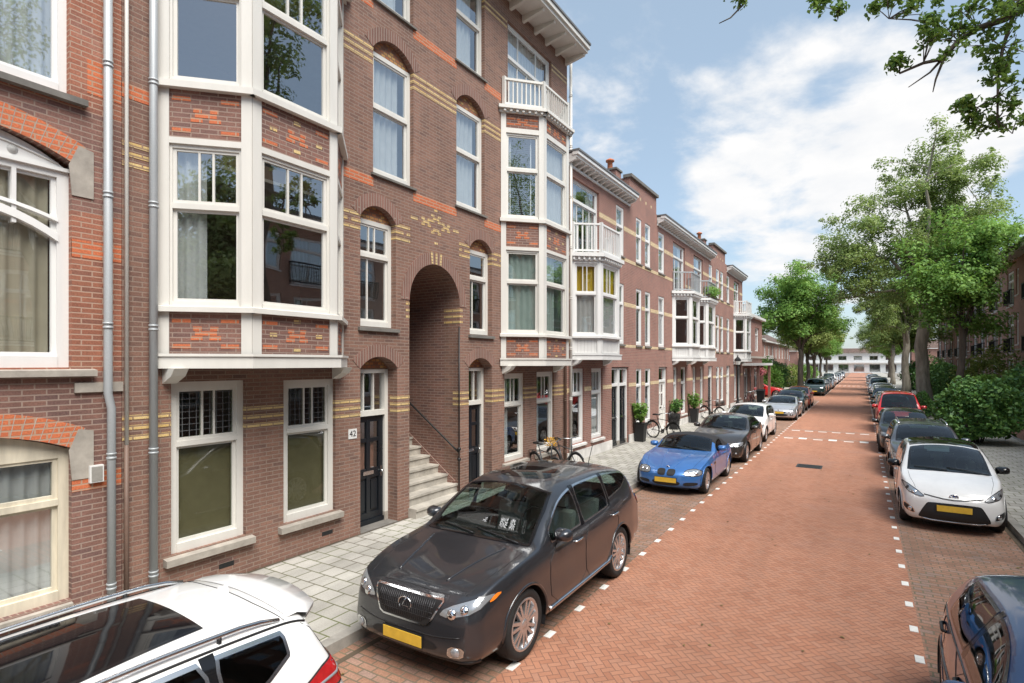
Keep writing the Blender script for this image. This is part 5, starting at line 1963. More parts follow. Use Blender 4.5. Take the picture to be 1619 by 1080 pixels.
    def interior(s, seat='seat'):
        sp = s.sp
        b = MB()
        f0, f1 = sp['ws']
        zb_ = .30
        zbelt = float(s.zs(np.array([f1]))[0])
        w = s.W * .40
        fend = sp.get('cab_end', s.L - .6)
        b.box(-w, w, s.F(f0 + .45), s.F(fend), zb_, zbelt - .42, M['black'])
        for sg in (1, -1):
            b.box(sg * w - .02, sg * w + .02, s.F(f0 + .35), s.F(fend), zb_, zbelt - .06, M['black'])
        # dashboard
        zd = float(s.zp(np.array([f0]))[0])
        b.box8([(-w, s.F(f0 + .05), zd - .3), (w, s.F(f0 + .05), zd - .3), (w, s.F(f0 + .62), zd - .3), (-w, s.F(f0 + .62), zd - .3),
                (-w, s.F(f0 + .08), zd - .06), (w, s.F(f0 + .08), zd - .06), (w, s.F(f0 + .58), zd - .03), (-w, s.F(f0 + .58), zd - .03)], M['black'])
        b.build('dashboard', s.root, uv=False)
        w_ = MB()
        c = Vector((.36, s.F(f0 + .78), zd + .02))
        for k in range(16):
            a0, a1 = 2 * math.pi * k / 16, 2 * math.pi * (k + 1) / 16
            w_.tube([c + Vector((.18 * math.cos(a), .18 * math.sin(a) * .4, .18 * math.sin(a) * .9)) for a in (a0, a1)], .014, M['black'], 5, False)
        w_.tube([c, c + Vector((0, -.2, -.1))], .03, M['black'], 6)
        w_.build('steering_wheel', s.root, uv=False)
        rows = [f1 + .55] + ([f1 + 1.35] if sp.get('rows', 2) > 1 else [])
        for i, fr in enumerate(rows):
            for sg in (1, -1):
                q = MB()
                x = sg * .36
                y = s.F(fr)
                zt = zbelt + .08
                def sb(x0, x1, pts):      # extruded seat profile
                    n = len(pts)
                    vs = [(x0, *p) for p in pts] + [(x1, *p) for p in pts]
                    q.mesh(vs, [tuple(range(n - 1, -1, -1)), tuple(range(n, 2 * n))] + [(k, (k + 1) % n, n + (k + 1) % n, n + k) for k in range(n)], M[seat], False)
                sb(x - .25, x + .25, [(y - .5, zbelt - .50), (y - .5, zbelt - .40), (y, zbelt - .44), (y + .05, zbelt - .52)])
                sb(x - .24, x + .24, [(y - .05, zbelt - .48), (y + .07, zt - .02), (y + .12, zt + .02), (y + .19, zt - .02), (y + .08, zbelt - .5)])
                sb(x - .12, x + .12, [(y + .08, zt + .05), (y + .10, zt + .20), (y + .17, zt + .21), (y + .18, zt + .05)])
                q.build('seat', s.root, uv=False)

    def mirrors(s, m=None):
        sp = s.sp
        f = sp.get('mir', sp['dlo'][0] + .12)
        z = float(s.zs(np.array([f]))[0]) + .09
        for sg in (1, -1):
            p, n = s.hit('side', s.F(f), z - .05, sg)
            b = MB()
            c = Vector((p.x + sg * .105, s.F(f) - .02, z + .015))
            vs, fs = [], []
            for i in range(7):
                t = i / 6
                sc = math.sqrt(max(0.02, 1 - (1 - t) ** 2.2))
                for k in range(14):
                    a = 2 * math.pi * k / 14
                    ca, sa = math.cos(a), math.sin(a)
                    ex = abs(ca) ** .7 * (1 if ca > 0 else -1)
                    ez = abs(sa) ** .7 * (1 if sa > 0 else -1)
                    vs.append(c + Vector((.115 * sc * ex, -.085 + .13 * t, .075 * sc * ez)))
            for i in range(6):
                for k in range(14):
                    fs.append((i * 14 + k, i * 14 + (k + 1) % 14, (i + 1) * 14 + (k + 1) % 14, (i + 1) * 14 + k))
            fs.append(tuple(range(13, -1, -1)))
            b.mesh(vs, fs, m or s.paint, True)
            b.mesh([v + Vector((0, .001, 0)) for v in vs[-14:]], [tuple(range(14))], M['chrome'], False)
            b.tube([Vector(p) - Vector((sg * .02, 0, 0)), c - Vector((0, 0, .03))], .022, M['black'], 6)
            b.build('wing_mirror', s.root, uv=False)

    def doors(s, spans, handle=None, seam=M['black'], top=.012):
        """spans: list of outlines in (f, z) for each door of one side"""
        hm = handle or s.paint
        for sg in (1, -1):
            for poly in spans:
                P2 = [(s.F(f), z) for f, z in poly]
                mb, vs, ns = s.patch('door', P2, 'side', [s.paint], .0025, 0, sg=sg, rnd=1, build=False, res=.07)
                s.line(mb, chaikin(P2, 1), 'side', .0042, seam, sg, .001, True)
                d = mb.build('door', s.root, uv=False)
                fr = max(p[0] for p in poly)
                zt = max(p[1] for p in poly)
                hb = MB()
                pts = []
                for q in (fr - .30, fr - .12):
                    p, n = s.hit('side', s.F(q), zt - .11, sg)
                    pts.append(p + n * .03)
                hb.tube([pts[0] - Vector((sg * .03, 0.02, 0)), pts[0], pts[1], pts[1] + Vector((-sg * .03, .02, 0))], .014, hm, 8)
                hb.build('door_handle', d, uv=False)

    def plate(s, z, front=True, w=.52, h=.11, m='plate', x=0.0, tilt=0):
        ax = 'front' if front else 'rear'
        ys = [s.hit(ax, x + k * w * .45, z)[0].y for k in (-1, 0, 1)]
        y = min(ys) if front else max(ys)
        sg = -1 if front else 1
        b = MB()
        b.box(x - w / 2 - .012, x + w / 2 + .012, y + sg * .002, y + sg * .012, z - h / 2 - .012, z + h / 2 + .012, M['black'])
        b.box(x - w / 2, x + w / 2, y + sg * .012, y + sg * .018, z - h / 2, z + h / 2, M[m])
        return b.build('number_plate', s.root, uv=False)

    def lamp(s, poly, ax='front', sg=1, name='headlight', mats=None, bulbs=(), ring=.012, off=.006):
        P2 = [(sg * a, c) for a, c in poly] if ax != 'side' else [(s.F(a), c) for a, c in poly]
        mats = mats or [M['lamp_glass'], M['lamp_dark']]
        mb, vs, ns = s.patch(name, P2, ax, mats, off, ring, sg=sg, rnd=1, build=False, res=.04)
        for (bx, bz, br, bmn) in bulbs:
            p, n = s.hit(ax, (sg * bx if ax != 'side' else s.F(bx)), bz, sg)
            q = Matrix.Translation(p + n * (off + .002)) @ n.to_track_quat('Z', 'Y').to_matrix().to_4x4()
            vs_, fs_ = [], []
            prof = [(br, 0), (br * .92, br * .12), (br * .55, br * .30), (0.001, br * .36)]
            for (r_, h_) in prof:
                for k in range(14):
                    a = 2 * math.pi * k / 14
                    vs_.append(q @ Vector((r_ * math.cos(a), r_ * math.sin(a), h_)))
            for i in range(3):
                for k in range(14):
                    fs_.append((i * 14 + k, i * 14 + (k + 1) % 14, (i + 1) * 14 + (k + 1) % 14, (i + 1) * 14 + k))
            mb.mesh(vs_, fs_, M[bmn], True)
        return mb.build(name, s.root, uv=False)

    def seam(s, runs, name='body_seams', m=None, r=.004):
        b = MB()
        for pts, ax, sg in runs:
            P2 = [(s.F(a), c) if ax == 'side' else (a, s.F(c)) if ax == 'top' else (a, c) for a, c in pts]
            s.line(b, P2, ax, r, m or M['black'], sg, .0)
        return b.build(name, s.root, uv=False)

    def arch_lips(s, m=None, r=.014):
        sp = s.sp
        R_ = sp['tyre'] + .052
        for wf in (sp['wf'], sp['wr']):
            for sg in (1, -1):
                b = MB()
                pts = []
                for k in range(21):
                    a = math.pi * (-.02 + 1.04 * k / 20)
                    y, z = s.F(wf) + R_ * math.cos(a), sp['tyre'] + R_ * math.sin(a)
                    p, n = s.hit('side', y, z, sg)
                    pts.append(p - n * r * .35)
                b.tube(pts, r, m or s.paint, 8)
                b.build('wheel_arch', s.root, uv=False)

    def wipers(s):
        f0, f1 = s.sp['ws']
        for x0, x1, d in ((.62, -.02, .1), (-.02, -.55, .12)):
            b = MB()
            pts = []
            for k in range(7):
                t = k / 6
                p, n = s.hit('top', x0 + (x1 - x0) * t, s.F(f0 - .02 + d * t * .9))
                pts.append(p + n * .02)
            b.tube(pts, .009, M['black'], 5)
            b.build('wiper', s.root, uv=False)

    def place(s, x, yfront, rz=0.0, z=0.0):
        c = Vector((x, yfront + s.L / 2, z))
        s.root.location = c
        s.root.rotation_euler = (0, 0, rz)
        return s.root


def std_plan(W, L, nose=.86, tail=.90):
    h = W / 2
    return [(0, h * nose), (.35, h * (nose + .06)), (.9, h * .985), (1.4, h), (L - 1.3, h), (L - .6, h * .975), (L - .2, h * (tail + .02)), (L, h * tail)]


SPECS = {
    'suv': dict(L=4.77, W=1.885, wf=.95, wr=3.69, tyre=.375, ws=(1.27, 2.08), dlo=(1.55, 2.42, 3.32, 4.15), crown=.065, tumble=.36,
                top=[(0, .84), (.10, .905), (.35, .975), (.8, 1.05), (1.22, 1.115), (1.65, 1.38), (2.1, 1.605), (2.6, 1.68), (3.2, 1.68), (3.8, 1.635), (4.2, 1.56), (4.4, 1.42), (4.62, 1.13), (4.77, .98)],
                belt=[(0, .81), (.35, .935), (.9, 1.015), (1.4, 1.055), (2.5, 1.08), (3.6, 1.14), (4.3, 1.17), (4.6, 1.08), (4.77, .95)],
                bot=[(0, .25), (.5, .24), (4.2, .26), (4.77, .40)], nose=[(.2, .10), (.38, .0), (.62, .02), (.85, .08), (1.0, .16)], tail=[(.3, .12), (.5, 0), (.95, .03), (1.2, .1), (1.6, .2)],
                rw=('rear', 1.12, 1.46, .62, .52), cab_end=4.1, spokes=7, nose_plan=.17, tail_plan=.12, rim=.275, tyre_w=.235, nose_pow=3.4, smooth=1,
                plan=[(0, .845), (.35, .89), (.9, .935), (1.4, .9425), (3.5, .9425), (4.2, .925), (4.57, .89), (4.77, .87)],
                side=[(0, .90), (.10, .968), (.30, 1.0), (.55, .985), (.72, .992), (.85, .985), (1, .945)]),
    'xsuv': dict(L=4.62, W=1.85, wf=.93, wr=3.63, tyre=.36, ws=(1.2, 1.95), dlo=(1.5, 2.4, 3.50, 4.0), crown=.065, tumble=.46,
                 top=[(0, .84), (.10, .91), (.7, 1.0), (1.18, 1.06), (1.6, 1.27), (2.0, 1.46), (2.5, 1.53), (3.2, 1.545), (3.9, 1.52), (4.28, 1.465), (4.40, 1.32), (4.54, 1.12), (4.62, 1.0)],
                 belt=[(0, .80), (.6, .91), (1.4, .98), (2.6, 1.01), (3.6, 1.07), (4.2, 1.10), (4.5, 1.05), (4.62, .97)],
                 bot=[(0, .25), (.5, .24), (4.1, .26), (4.62, .36)], nose=[(.2, .10), (.4, .0), (.7, .02), (1.0, .12)], tail=[(.3, .10), (.5, 0), (.75, 0), (1.0, .08), (1.3, .10), (1.6, .08)],
                 rw=('rear', 1.12, 1.38, .60, .50), cab_end=4.0, spokes=5, tail_plan=.20),
    'hatch': dict(L=4.25, W=1.79, wf=.88, wr=3.50, tyre=.32, ws=(1.12, 1.98), dlo=(1.45, 2.3, 3.15, 3.6), crown=.075,
                  top=[(0, .66), (.10, .75), (.5, .90), (1.05, 1.0), (1.5, 1.24), (2.0, 1.42), (2.5, 1.465), (3.1, 1.45), (3.6, 1.38), (3.85, 1.26), (4.12, .98), (4.25, .88)],
                  belt=[(0, .62), (.5, .80), (1.2, .92), (2.4, .95), (3.5, 1.0), (3.9, 1.0), (4.1, .93), (4.25, .84)],
                  bot=[(0, .21), (.5, .19), (3.8, .2), (4.25, .32)], nose=[(.15, .08), (.35, 0), (.55, .02), (.8, .16)], tail=[(.25, .1), (.45, 0), (.8, .02), (1.0, .08), (1.4, .12)],
                  rw=('rear', 1.0, 1.30, .58, .48), cab_end=3.7, spokes=5),
    'city': dict(L=3.90, W=1.695, wf=.80, wr=3.31, tyre=.305, ws=(.98, 1.82), dlo=(1.3, 2.12, 2.92, 3.28), crown=.075, tumble=.33,
                 top=[(0, .70), (.10, .79), (.35, .89), (.93, 1.03), (1.4, 1.28), (1.85, 1.455), (2.3, 1.51), (2.9, 1.50), (3.35, 1.43), (3.6, 1.28), (3.80, .98), (3.90, .88)],
                 belt=[(0, .66), (.4, .82), (1.0, .94), (2.2, .98), (3.2, 1.04), (3.55, 1.03), (3.78, .93), (3.90, .84)],
                 bot=[(0, .20), (.4, .18), (3.5, .2), (3.90, .32)], nose=[(.15, .07), (.35, 0), (.55, .02), (.8, .13)], tail=[(.25, .1), (.45, 0), (.8, .02), (1.0, .06), (1.4, .1)],
                 rw=('rear', 1.02, 1.33, .54, .46), cab_end=3.35, spokes=7, double=False, nose_plan=.26),
    'sedan': dict(L=4.53, W=1.82, wf=.82, wr=3.58, tyre=.32, ws=(1.38, 2.12), dlo=(1.62, 2.42, 3.25, 3.55), crown=.075,
                  top=[(0, .62), (.10, .70), (.5, .85), (1.32, .985), (1.7, 1.19), (2.15, 1.375), (2.6, 1.42), (3.05, 1.38), (3.45, 1.24), (3.85, 1.065), (4.1, 1.05), (4.42, 1.02), (4.53, .92)],
                  belt=[(0, .58), (.5, .78), (1.4, .91), (2.6, .945), (3.6, .98), (4.1, .99), (4.4, .97), (4.53, .88)],
                  bot=[(0, .20), (.5, .18), (4.0, .2), (4.53, .34)], nose=[(.15, .08), (.35, 0), (.55, .02), (.8, .12)], tail=[(.25, .1), (.45, 0), (.85, .04), (1.1, .12)],
                  rw=('top', 3.12, 3.72, .54, .62), cab_end=3.6, spokes=5),
    'estate': dict(L=4.55, W=1.78, wf=.86, wr=3.50, tyre=.315, ws=(1.15, 1.95), dlo=(1.45, 2.28, 3.12, 4.05), crown=.07,
                   top=[(0, .66), (.10, .75), (.5, .88), (1.08, .98), (1.5, 1.22), (1.97, 1.405), (2.4, 1.455), (3.2, 1.46), (3.9, 1.42), (4.2, 1.35), (4.42, 1.02), (4.55, .9)],
                   belt=[(0, .62), (.5, .79), (1.2, .91), (2.6, .945), (4.0, .98), (4.3, .96), (4.55, .86)],
                   bot=[(0, .2), (.5, .18), (4.1, .2), (4.55, .32)], nose=[(.15, .08), (.35, 0), (.55, .02), (.8, .14)], tail=[(.25, .1), (.45, 0), (.85, .02), (1.0, .06), (1.4, .1)],
                   rw=('rear', 1.0, 1.30, .58, .50), cab_end=4.1, spokes=5, roof_rails=True),
    'mpv': dict(L=4.30, W=1.80, wf=.86, wr=3.55, tyre=.32, ws=(.98, 1.72), dlo=(1.3, 2.15, 3.1, 3.85), crown=.06, tumble=.26,
                top=[(0, .80), (.10, .90), (.45, 1.02), (.92, 1.13), (1.3, 1.46), (1.75, 1.76), (2.2, 1.82), (3.2, 1.83), (3.9, 1.79), (4.12, 1.68), (4.24, 1.2), (4.30, 1.0)],
                belt=[(0, .76), (.5, .96), (1.1, 1.06), (2.4, 1.08), (3.8, 1.1), (4.15, 1.08), (4.30, .96)],
                bot=[(0, .22), (.5, .2), (3.9, .22), (4.30, .34)], nose=[(.2, .08), (.4, 0), (.7, .03), (1.0, .14)], tail=[(.3, .08), (.5, 0), (1.0, .02), (1.7, .08)],
                rw=('rear', 1.16, 1.60, .62, .56), cab_end=4.0, spokes=5),
    'coupe': dict(L=4.40, W=1.81, wf=.90, wr=3.48, tyre=.32, ws=(1.30, 2.1), dlo=(1.55, 2.5, 3.25, 3.5), crown=.08,
                  top=[(0, .58), (.10, .66), (.5, .80), (1.25, .92), (1.7, 1.14), (2.15, 1.29), (2.5, 1.31), (3.0, 1.26), (3.6, 1.08), (4.1, .93), (4.40, .80)],
                  belt=[(0, .54), (.5, .76), (1.3, .85), (2.5, .88), (3.5, .93), (4.0, .88), (4.40, .76)],
                  bot=[(0, .18), (.5, .16), (3.9, .18), (4.40, .3)], nose=[(.15, .08), (.3, 0), (.5, .02), (.75, .18)], tail=[(.25, .1), (.45, 0), (.75, .04), (1.0, .1)],
                  rw=('top', 2.95, 3.7, .48, .58), cab_end=3.4, spokes=5),
    'roadster': dict(L=4.05, W=1.74, wf=.74, wr=3.19, tyre=.315, ws=(1.62, 2.14), dlo=(1.86, 2.62, 2.62, 2.62), crown=.09, tumble=.42, rows=1,
                     top=[(0, .55), (.10, .62), (.4, .72), (1.0, .84), (1.58, .91), (1.85, 1.08), (2.15, 1.235), (2.45, 1.28), (2.75, 1.24), (3.05, 1.08), (3.25, .935), (3.5, .91), (3.85, .87), (4.05, .78)],
                     belt=[(0, .52), (.4, .68), (.9, .80), (1.6, .85), (2.3, .85), (2.8, .89), (3.3, .91), (3.8, .84), (4.05, .74)],
                     bot=[(0, .18), (.4, .16), (3.6, .18), (4.05, .3)], nose=[(.15, .06), (.3, 0), (.5, .02), (.7, .12)], tail=[(.25, .1), (.45, 0), (.75, .04), (1.0, .1)],
                     cab_end=2.8, spokes=5, nose_plan=.34, tail_plan=.25, pillar=.05,
                     side=[(0, .90), (.10, .95), (.30, .985), (.55, .975), (.72, 1.0), (.85, .985), (1, .93)]),
}


def mkspec(kind, pcol, **kw):
    sp = dict(SPECS[kind])
    sp['paint'] = pcol
    sp['plan'] = sp.get('plan') or std_plan(sp['W'], sp['L'])
    sp.update(kw)
    return sp


def door_polys(c, kind):
    sp = c.sp
    a, b_, cc, d_ = sp['dlo']
    z0 = float(c.zb(np.array([c.L / 2]))[0]) + .12
    zt = lambda f: float(c.zs(np.array([f]))[0]) - .012
    fa = sp['wf'] + sp['tyre'] + .12
    ra = sp['wr'] - sp['tyre'] - .02
    front = [(fa, zt(fa)), (b_, zt(b_)), (b_, z0), (fa + .03, z0)]
    if kind == 'roadster' or cc <= b_:
        e = ra - .10
        return [[(fa + .25, zt(fa + .25)), (e, zt(e)), (e - .02, z0), (fa + .27, z0)]]
    e = min(cc + .04, sp['wr'] + .12)
    rear = [(b_ + .012, zt(b_)), (e, zt(e)), (sp['wr'] - .05, sp['tyre'] * 2 + .12), (ra - .12, z0 + .12), (ra - .16, z0), (b_ + .012, z0)]
    return [front, rear]


def basic(c, kind, trim=None, gl='car_glass', seat='seat', lights=True, dark_low=False, grille=True, platez=None, handle=None, fog=True):
    """everything a car of this kind shares"""
    sp = c.sp
    c.glass(M[gl], trim or M['gloss_black'])
    c.doors(door_polys(c, kind), handle)
    zf = float(c.zs(np.array([.15]))[0])
    hwd = c.W / 2
    if lights:
        for sg in (1, -1):
            c.lamp([(hwd * .50, zf - .13), (hwd * .88, zf - .09), (hwd * .90, zf + .06), (hwd * .80, zf + .05), (hwd * .52, zf - .02)], 'front', sg, bulbs=[(hwd * .64, zf - .065, .038, 'chrome'), (hwd * .78, zf - .035, .034, 'lamp_dark')])
            c.lamp([(hwd * .55, zf + .02), (hwd * .92, zf + .04), (hwd * .92, zf + .22), (hwd * .70, zf + .18)], 'rear', sg, 'taillight', [M['red_lens'], M['red_lens']])
            if fog:
                c.lamp([(hwd * .62, .30), (hwd * .80, .31), (hwd * .80, .38), (hwd * .62, .39)], 'front', sg, 'fog_light', [M['lamp_dark'], M['black']], bulbs=[(hwd * .71, .345, .03, 'lamp_glass')])
    if grille:
        c.patch('grille', [(-hwd * .42, zf - .09), (hwd * .42, zf - .09), (hwd * .38, zf - .20), (-hwd * .38, zf - .20)], 'front', [M['black'], M['chrome_soft']], .006, .012)
        c.patch('lower_grille', [(-hwd * .55, .40), (hwd * .55, .40), (hwd * .48, .27), (-hwd * .48, .27)], 'front', [M['black']], .005)
    c.plate(platez or .46)
    c.plate(.55 if kind in ('mpv', 'suv', 'xsuv') else .5, False)
    f0 = sp['ws'][0]
    c.seam([([(x, f0 - .10), (x * .97, f0 - .45), (x * .90, .28)], 'top', 1) for x in (hwd * .78, -hwd * .78)] + [([(-hwd * .66, zf + .015), (0, zf + .055), (hwd * .66, zf + .015)], 'front', 1)], 'bonnet_seam', r=.003)
    c.mirrors()
    c.wipers()
    c.interior(seat)
    c.liner()
    c.arch_lips()
    c.wheels()
    body = c.close_body()
    if sp.get('roof_rails'):
        for sg in (1, -1):
            b = MB()
            fs = np.linspace(sp['ws'][1] + .15, sp['cab_end'] - .05, 12)
            b.tube([(sg * (c.rail_at(f)[0] - .09), c.F(f), c.rail_at(f)[1] + (.065 if 0 < i < 11 else .02)) for i, f in enumerate(fs)], .018, M['chrome_soft'], 8)
            b.build('roof_rail', c.root, uv=False)
    return c


PAINT = {
    'graphite': paint('graphite_paint', (0.040, 0.043, 0.050), metal=.55),
    'white': paint('white_car_paint', (0.78, 0.78, 0.77)),
    'blue': paint('bright_blue_paint', (0.045, 0.17, 0.46), metal=.35),
    'charcoal': paint('charcoal_paint', (0.05, 0.043, 0.038), metal=.5),
    'silver': paint('silver_paint', (0.50, 0.51, 0.53), metal=.6),
    'grey': paint('mid_grey_paint', (0.24, 0.25, 0.26), metal=.55),
    'slate': paint('slate_paint', (0.10, 0.105, 0.115), metal=.5),
    'navy': paint('navy_paint', (0.018, 0.045, 0.12), metal=.35),
    'black': paint('black_car_paint', (0.012, 0.013, 0.014)),
    'red': paint('red_car_paint', (0.55, 0.018, 0.02)),
    'orange': paint('orange_red_paint', (0.62, 0.10, 0.05)),
    'green': paint('dark_green_paint', (0.02, 0.045, 0.042), metal=.4),
}


# dark grey suv in the foreground
def emblem_oval(c, z, w, h, kind, m='chrome'):
    p, n = c.hit('front', 0, z)
    y = p.y - .014
    b = MB()
    ring = [(w * math.cos(2 * math.pi * k / 28), y, z + h * math.sin(2 * math.pi * k / 28)) for k in range(29)]
    b.tube(ring, .008, M[m], 6, False)
    if kind == 'L':
        b.tube([(w * .25, y, z + h * .92), (-w * .42, y, z - h * .38), (w * .62, y, z - h * .42)], .008, M[m], 6)
    elif kind == 'T':
        b.tube([(w * .95 * math.cos(a), y, z + h * .38 + h * .42 * math.sin(a)) for a in np.linspace(0, 2 * math.pi, 21)], .006, M[m], 6, False)
        b.tube([(w * .36 * math.cos(a), y, z + h * .95 * math.sin(a)) for a in np.linspace(0, 2 * math.pi, 21)], .006, M[m], 6, False)
        b.mesh([(q[0] * .95, y + .004, q[2]) for q in ring[:-1]], [tuple(range(28))], M['navy_badge'], False)
    elif kind == 'round':
        b.mesh([(q[0], y + .003, q[2]) for q in ring[:-1]], [tuple(range(28))], M['navy_badge'], False)
    elif kind == 'disc':
        b.mesh([(q[0], y + .003, q[2]) for q in ring[:-1]], [tuple(range(28))], M['chrome_soft'], False)
    return b.build('emblem', c.root, uv=False)


M['navy_badge'] = base('badge_blue', (0.03, 0.09, 0.3), .15)[0]
M['pano_glass'] = base('roof_glass', (0.006, 0.006, 0.007), .04, 0.0, **{'Specular IOR Level': 0.28})[0]


def dark_suv():
    c = Car(mkspec('suv', PAINT['graphite'], n=110), 'dark grey suv with a chrome-rimmed grille parked in front of the arched staircase', 'car', 'cars parked along the left kerb')
    hw_ = c.W / 2
    c.glass(M['car_glass'], M['chrome_soft'])
    c.doors(door_polys(c, 'suv'), M['chrome_soft'])
    # glass roof panel and its sunroof line
    y0, y1 = c.F(2.16), c.F(3.55)
    c.patch('sunroof', [(-.42, y0 + .12), (.42, y0 + .12), (.42, y0 + .75), (-.42, y0 + .75)], 'top', [M['pano_glass'], M['gloss_black']], .004, .02)
    for sg in (1, -1):
        c.lamp([(hw_ * .44, .705), (hw_ * .58, .685), (hw_ * .86, .755), (hw_ * .93, .885), (hw_ * .88, .905), (hw_ * .52, .795)], 'front', sg, bulbs=[(hw_ * .61, .735, .05, 'chrome'), (hw_ * .735, .785, .045, 'chrome')])
        c.lamp([(hw_ * .895, .825), (hw_ * .915, .83), (hw_ * .928, .88), (hw_ * .905, .885)], 'front', sg, 'indicator', [M['amber']], ring=0, off=.010)
        c.lamp([(hw_ * .58, .33), (hw_ * .76, .34), (hw_ * .78, .44), (hw_ * .60, .445)], 'front', sg, 'fog_light', [M['chrome_soft'], M['chrome']], bulbs=[(hw_ * .68, .39, .048, 'lamp_glass')])
        c.lamp([(hw_ * .55, .85), (hw_ * .92, .87), (hw_ * .92, 1.08), (hw_ * .70, 1.05)], 'rear', sg, 'taillight', [M['red_lens'], M['red_lens']])
        # bright sill strip
        b = MB()
        c.line(b, [(c.F(1.45), .36), (c.F(3.2), .39), (c.F(3.28), .44)], 'side', .028, M['chrome_soft'], sg, .004)
        b.build('sill_strip', c.root, uv=False)
    g = c.patch('grille', [(-hw_ * .47, .845), (hw_ * .47, .845), (hw_ * .49, .82), (hw_ * .36, .60), (hw_ * .30, .575), (-hw_ * .30, .575), (-hw_ * .36, .60), (-hw_ * .49, .82)], 'front', [M['black'], M['chrome']], .010, .017, rnd=0)
    b = MB()
    for k in range(-14, 15):
        x = k * .026
        zt, zb_ = .815, .615 + max(0, abs(x) - .24) * .8
        c.line(b, [(x, zb_), (x, zt)], 'front', .004, M['steel_dark'], 1, .014)
    for zz in (.66, .71, .76):
        c.line(b, [(-.36, zz), (.36, zz)], 'front', .003, M['steel_dark'], 1, .012)
    b.build('grille_bars', c.root, uv=False)
    emblem_oval(c, .735, .085, .066, 'L')
    c.patch('lower_grille', [(-hw_ * .40, .46), (hw_ * .40, .46), (hw_ * .50, .36), (-hw_ * .50, .36)], 'front', [M['black']], .006)
    b = MB()
    c.line(b, [(-hw_ * .86, .29), (-hw_ * .5, .265), (0, .26), (hw_ * .5, .265), (hw_ * .86, .29)], 'front', .022, M['black'], 1, .0)
    c.line(b, [(-hw_ * .72, .53), (-hw_ * .4, .50), (hw_ * .4, .50), (hw_ * .72, .53)], 'front', .006, M['black'], 1, .0)
    b.build('bumper_lip', c.root, uv=False)
    c.plate(.415, True)
    c.plate(.6, False)
    f0 = 1.27
    c.seam([([(x, f0 - .12), (x * .99, .75), (x * .86, .22)], 'top', 1) for x in (hw_ * .80, -hw_ * .80)] + [([(-hw_ * .5, .875), (0, .885), (hw_ * .5, .875)], 'front', 1)], 'bonnet_seam', r=.003)
    c.seam([([(x, f0 - .15), (x * .8, .75), (x * .62, .30)], 'top', 1) for x in (hw_ * .56, -hw_ * .56)], 'bonnet_crease', PAINT['graphite'], .012)
    c.mirrors()
    c.wipers()
    c.interior('seat_light')
    c.liner()
    c.arch_lips(None, .02)
    c.wheels()
    c.close_body()
    b = MB()
    p, n = c.hit('top', .25, c.F(4.0))
    b.tube([p, p + Vector((0, .16, .26))], .006, M['black'], 5)
    b.build('aerial', c.root, uv=False)
    return c


c = dark_suv()
c.place(-3.98, 4.22)


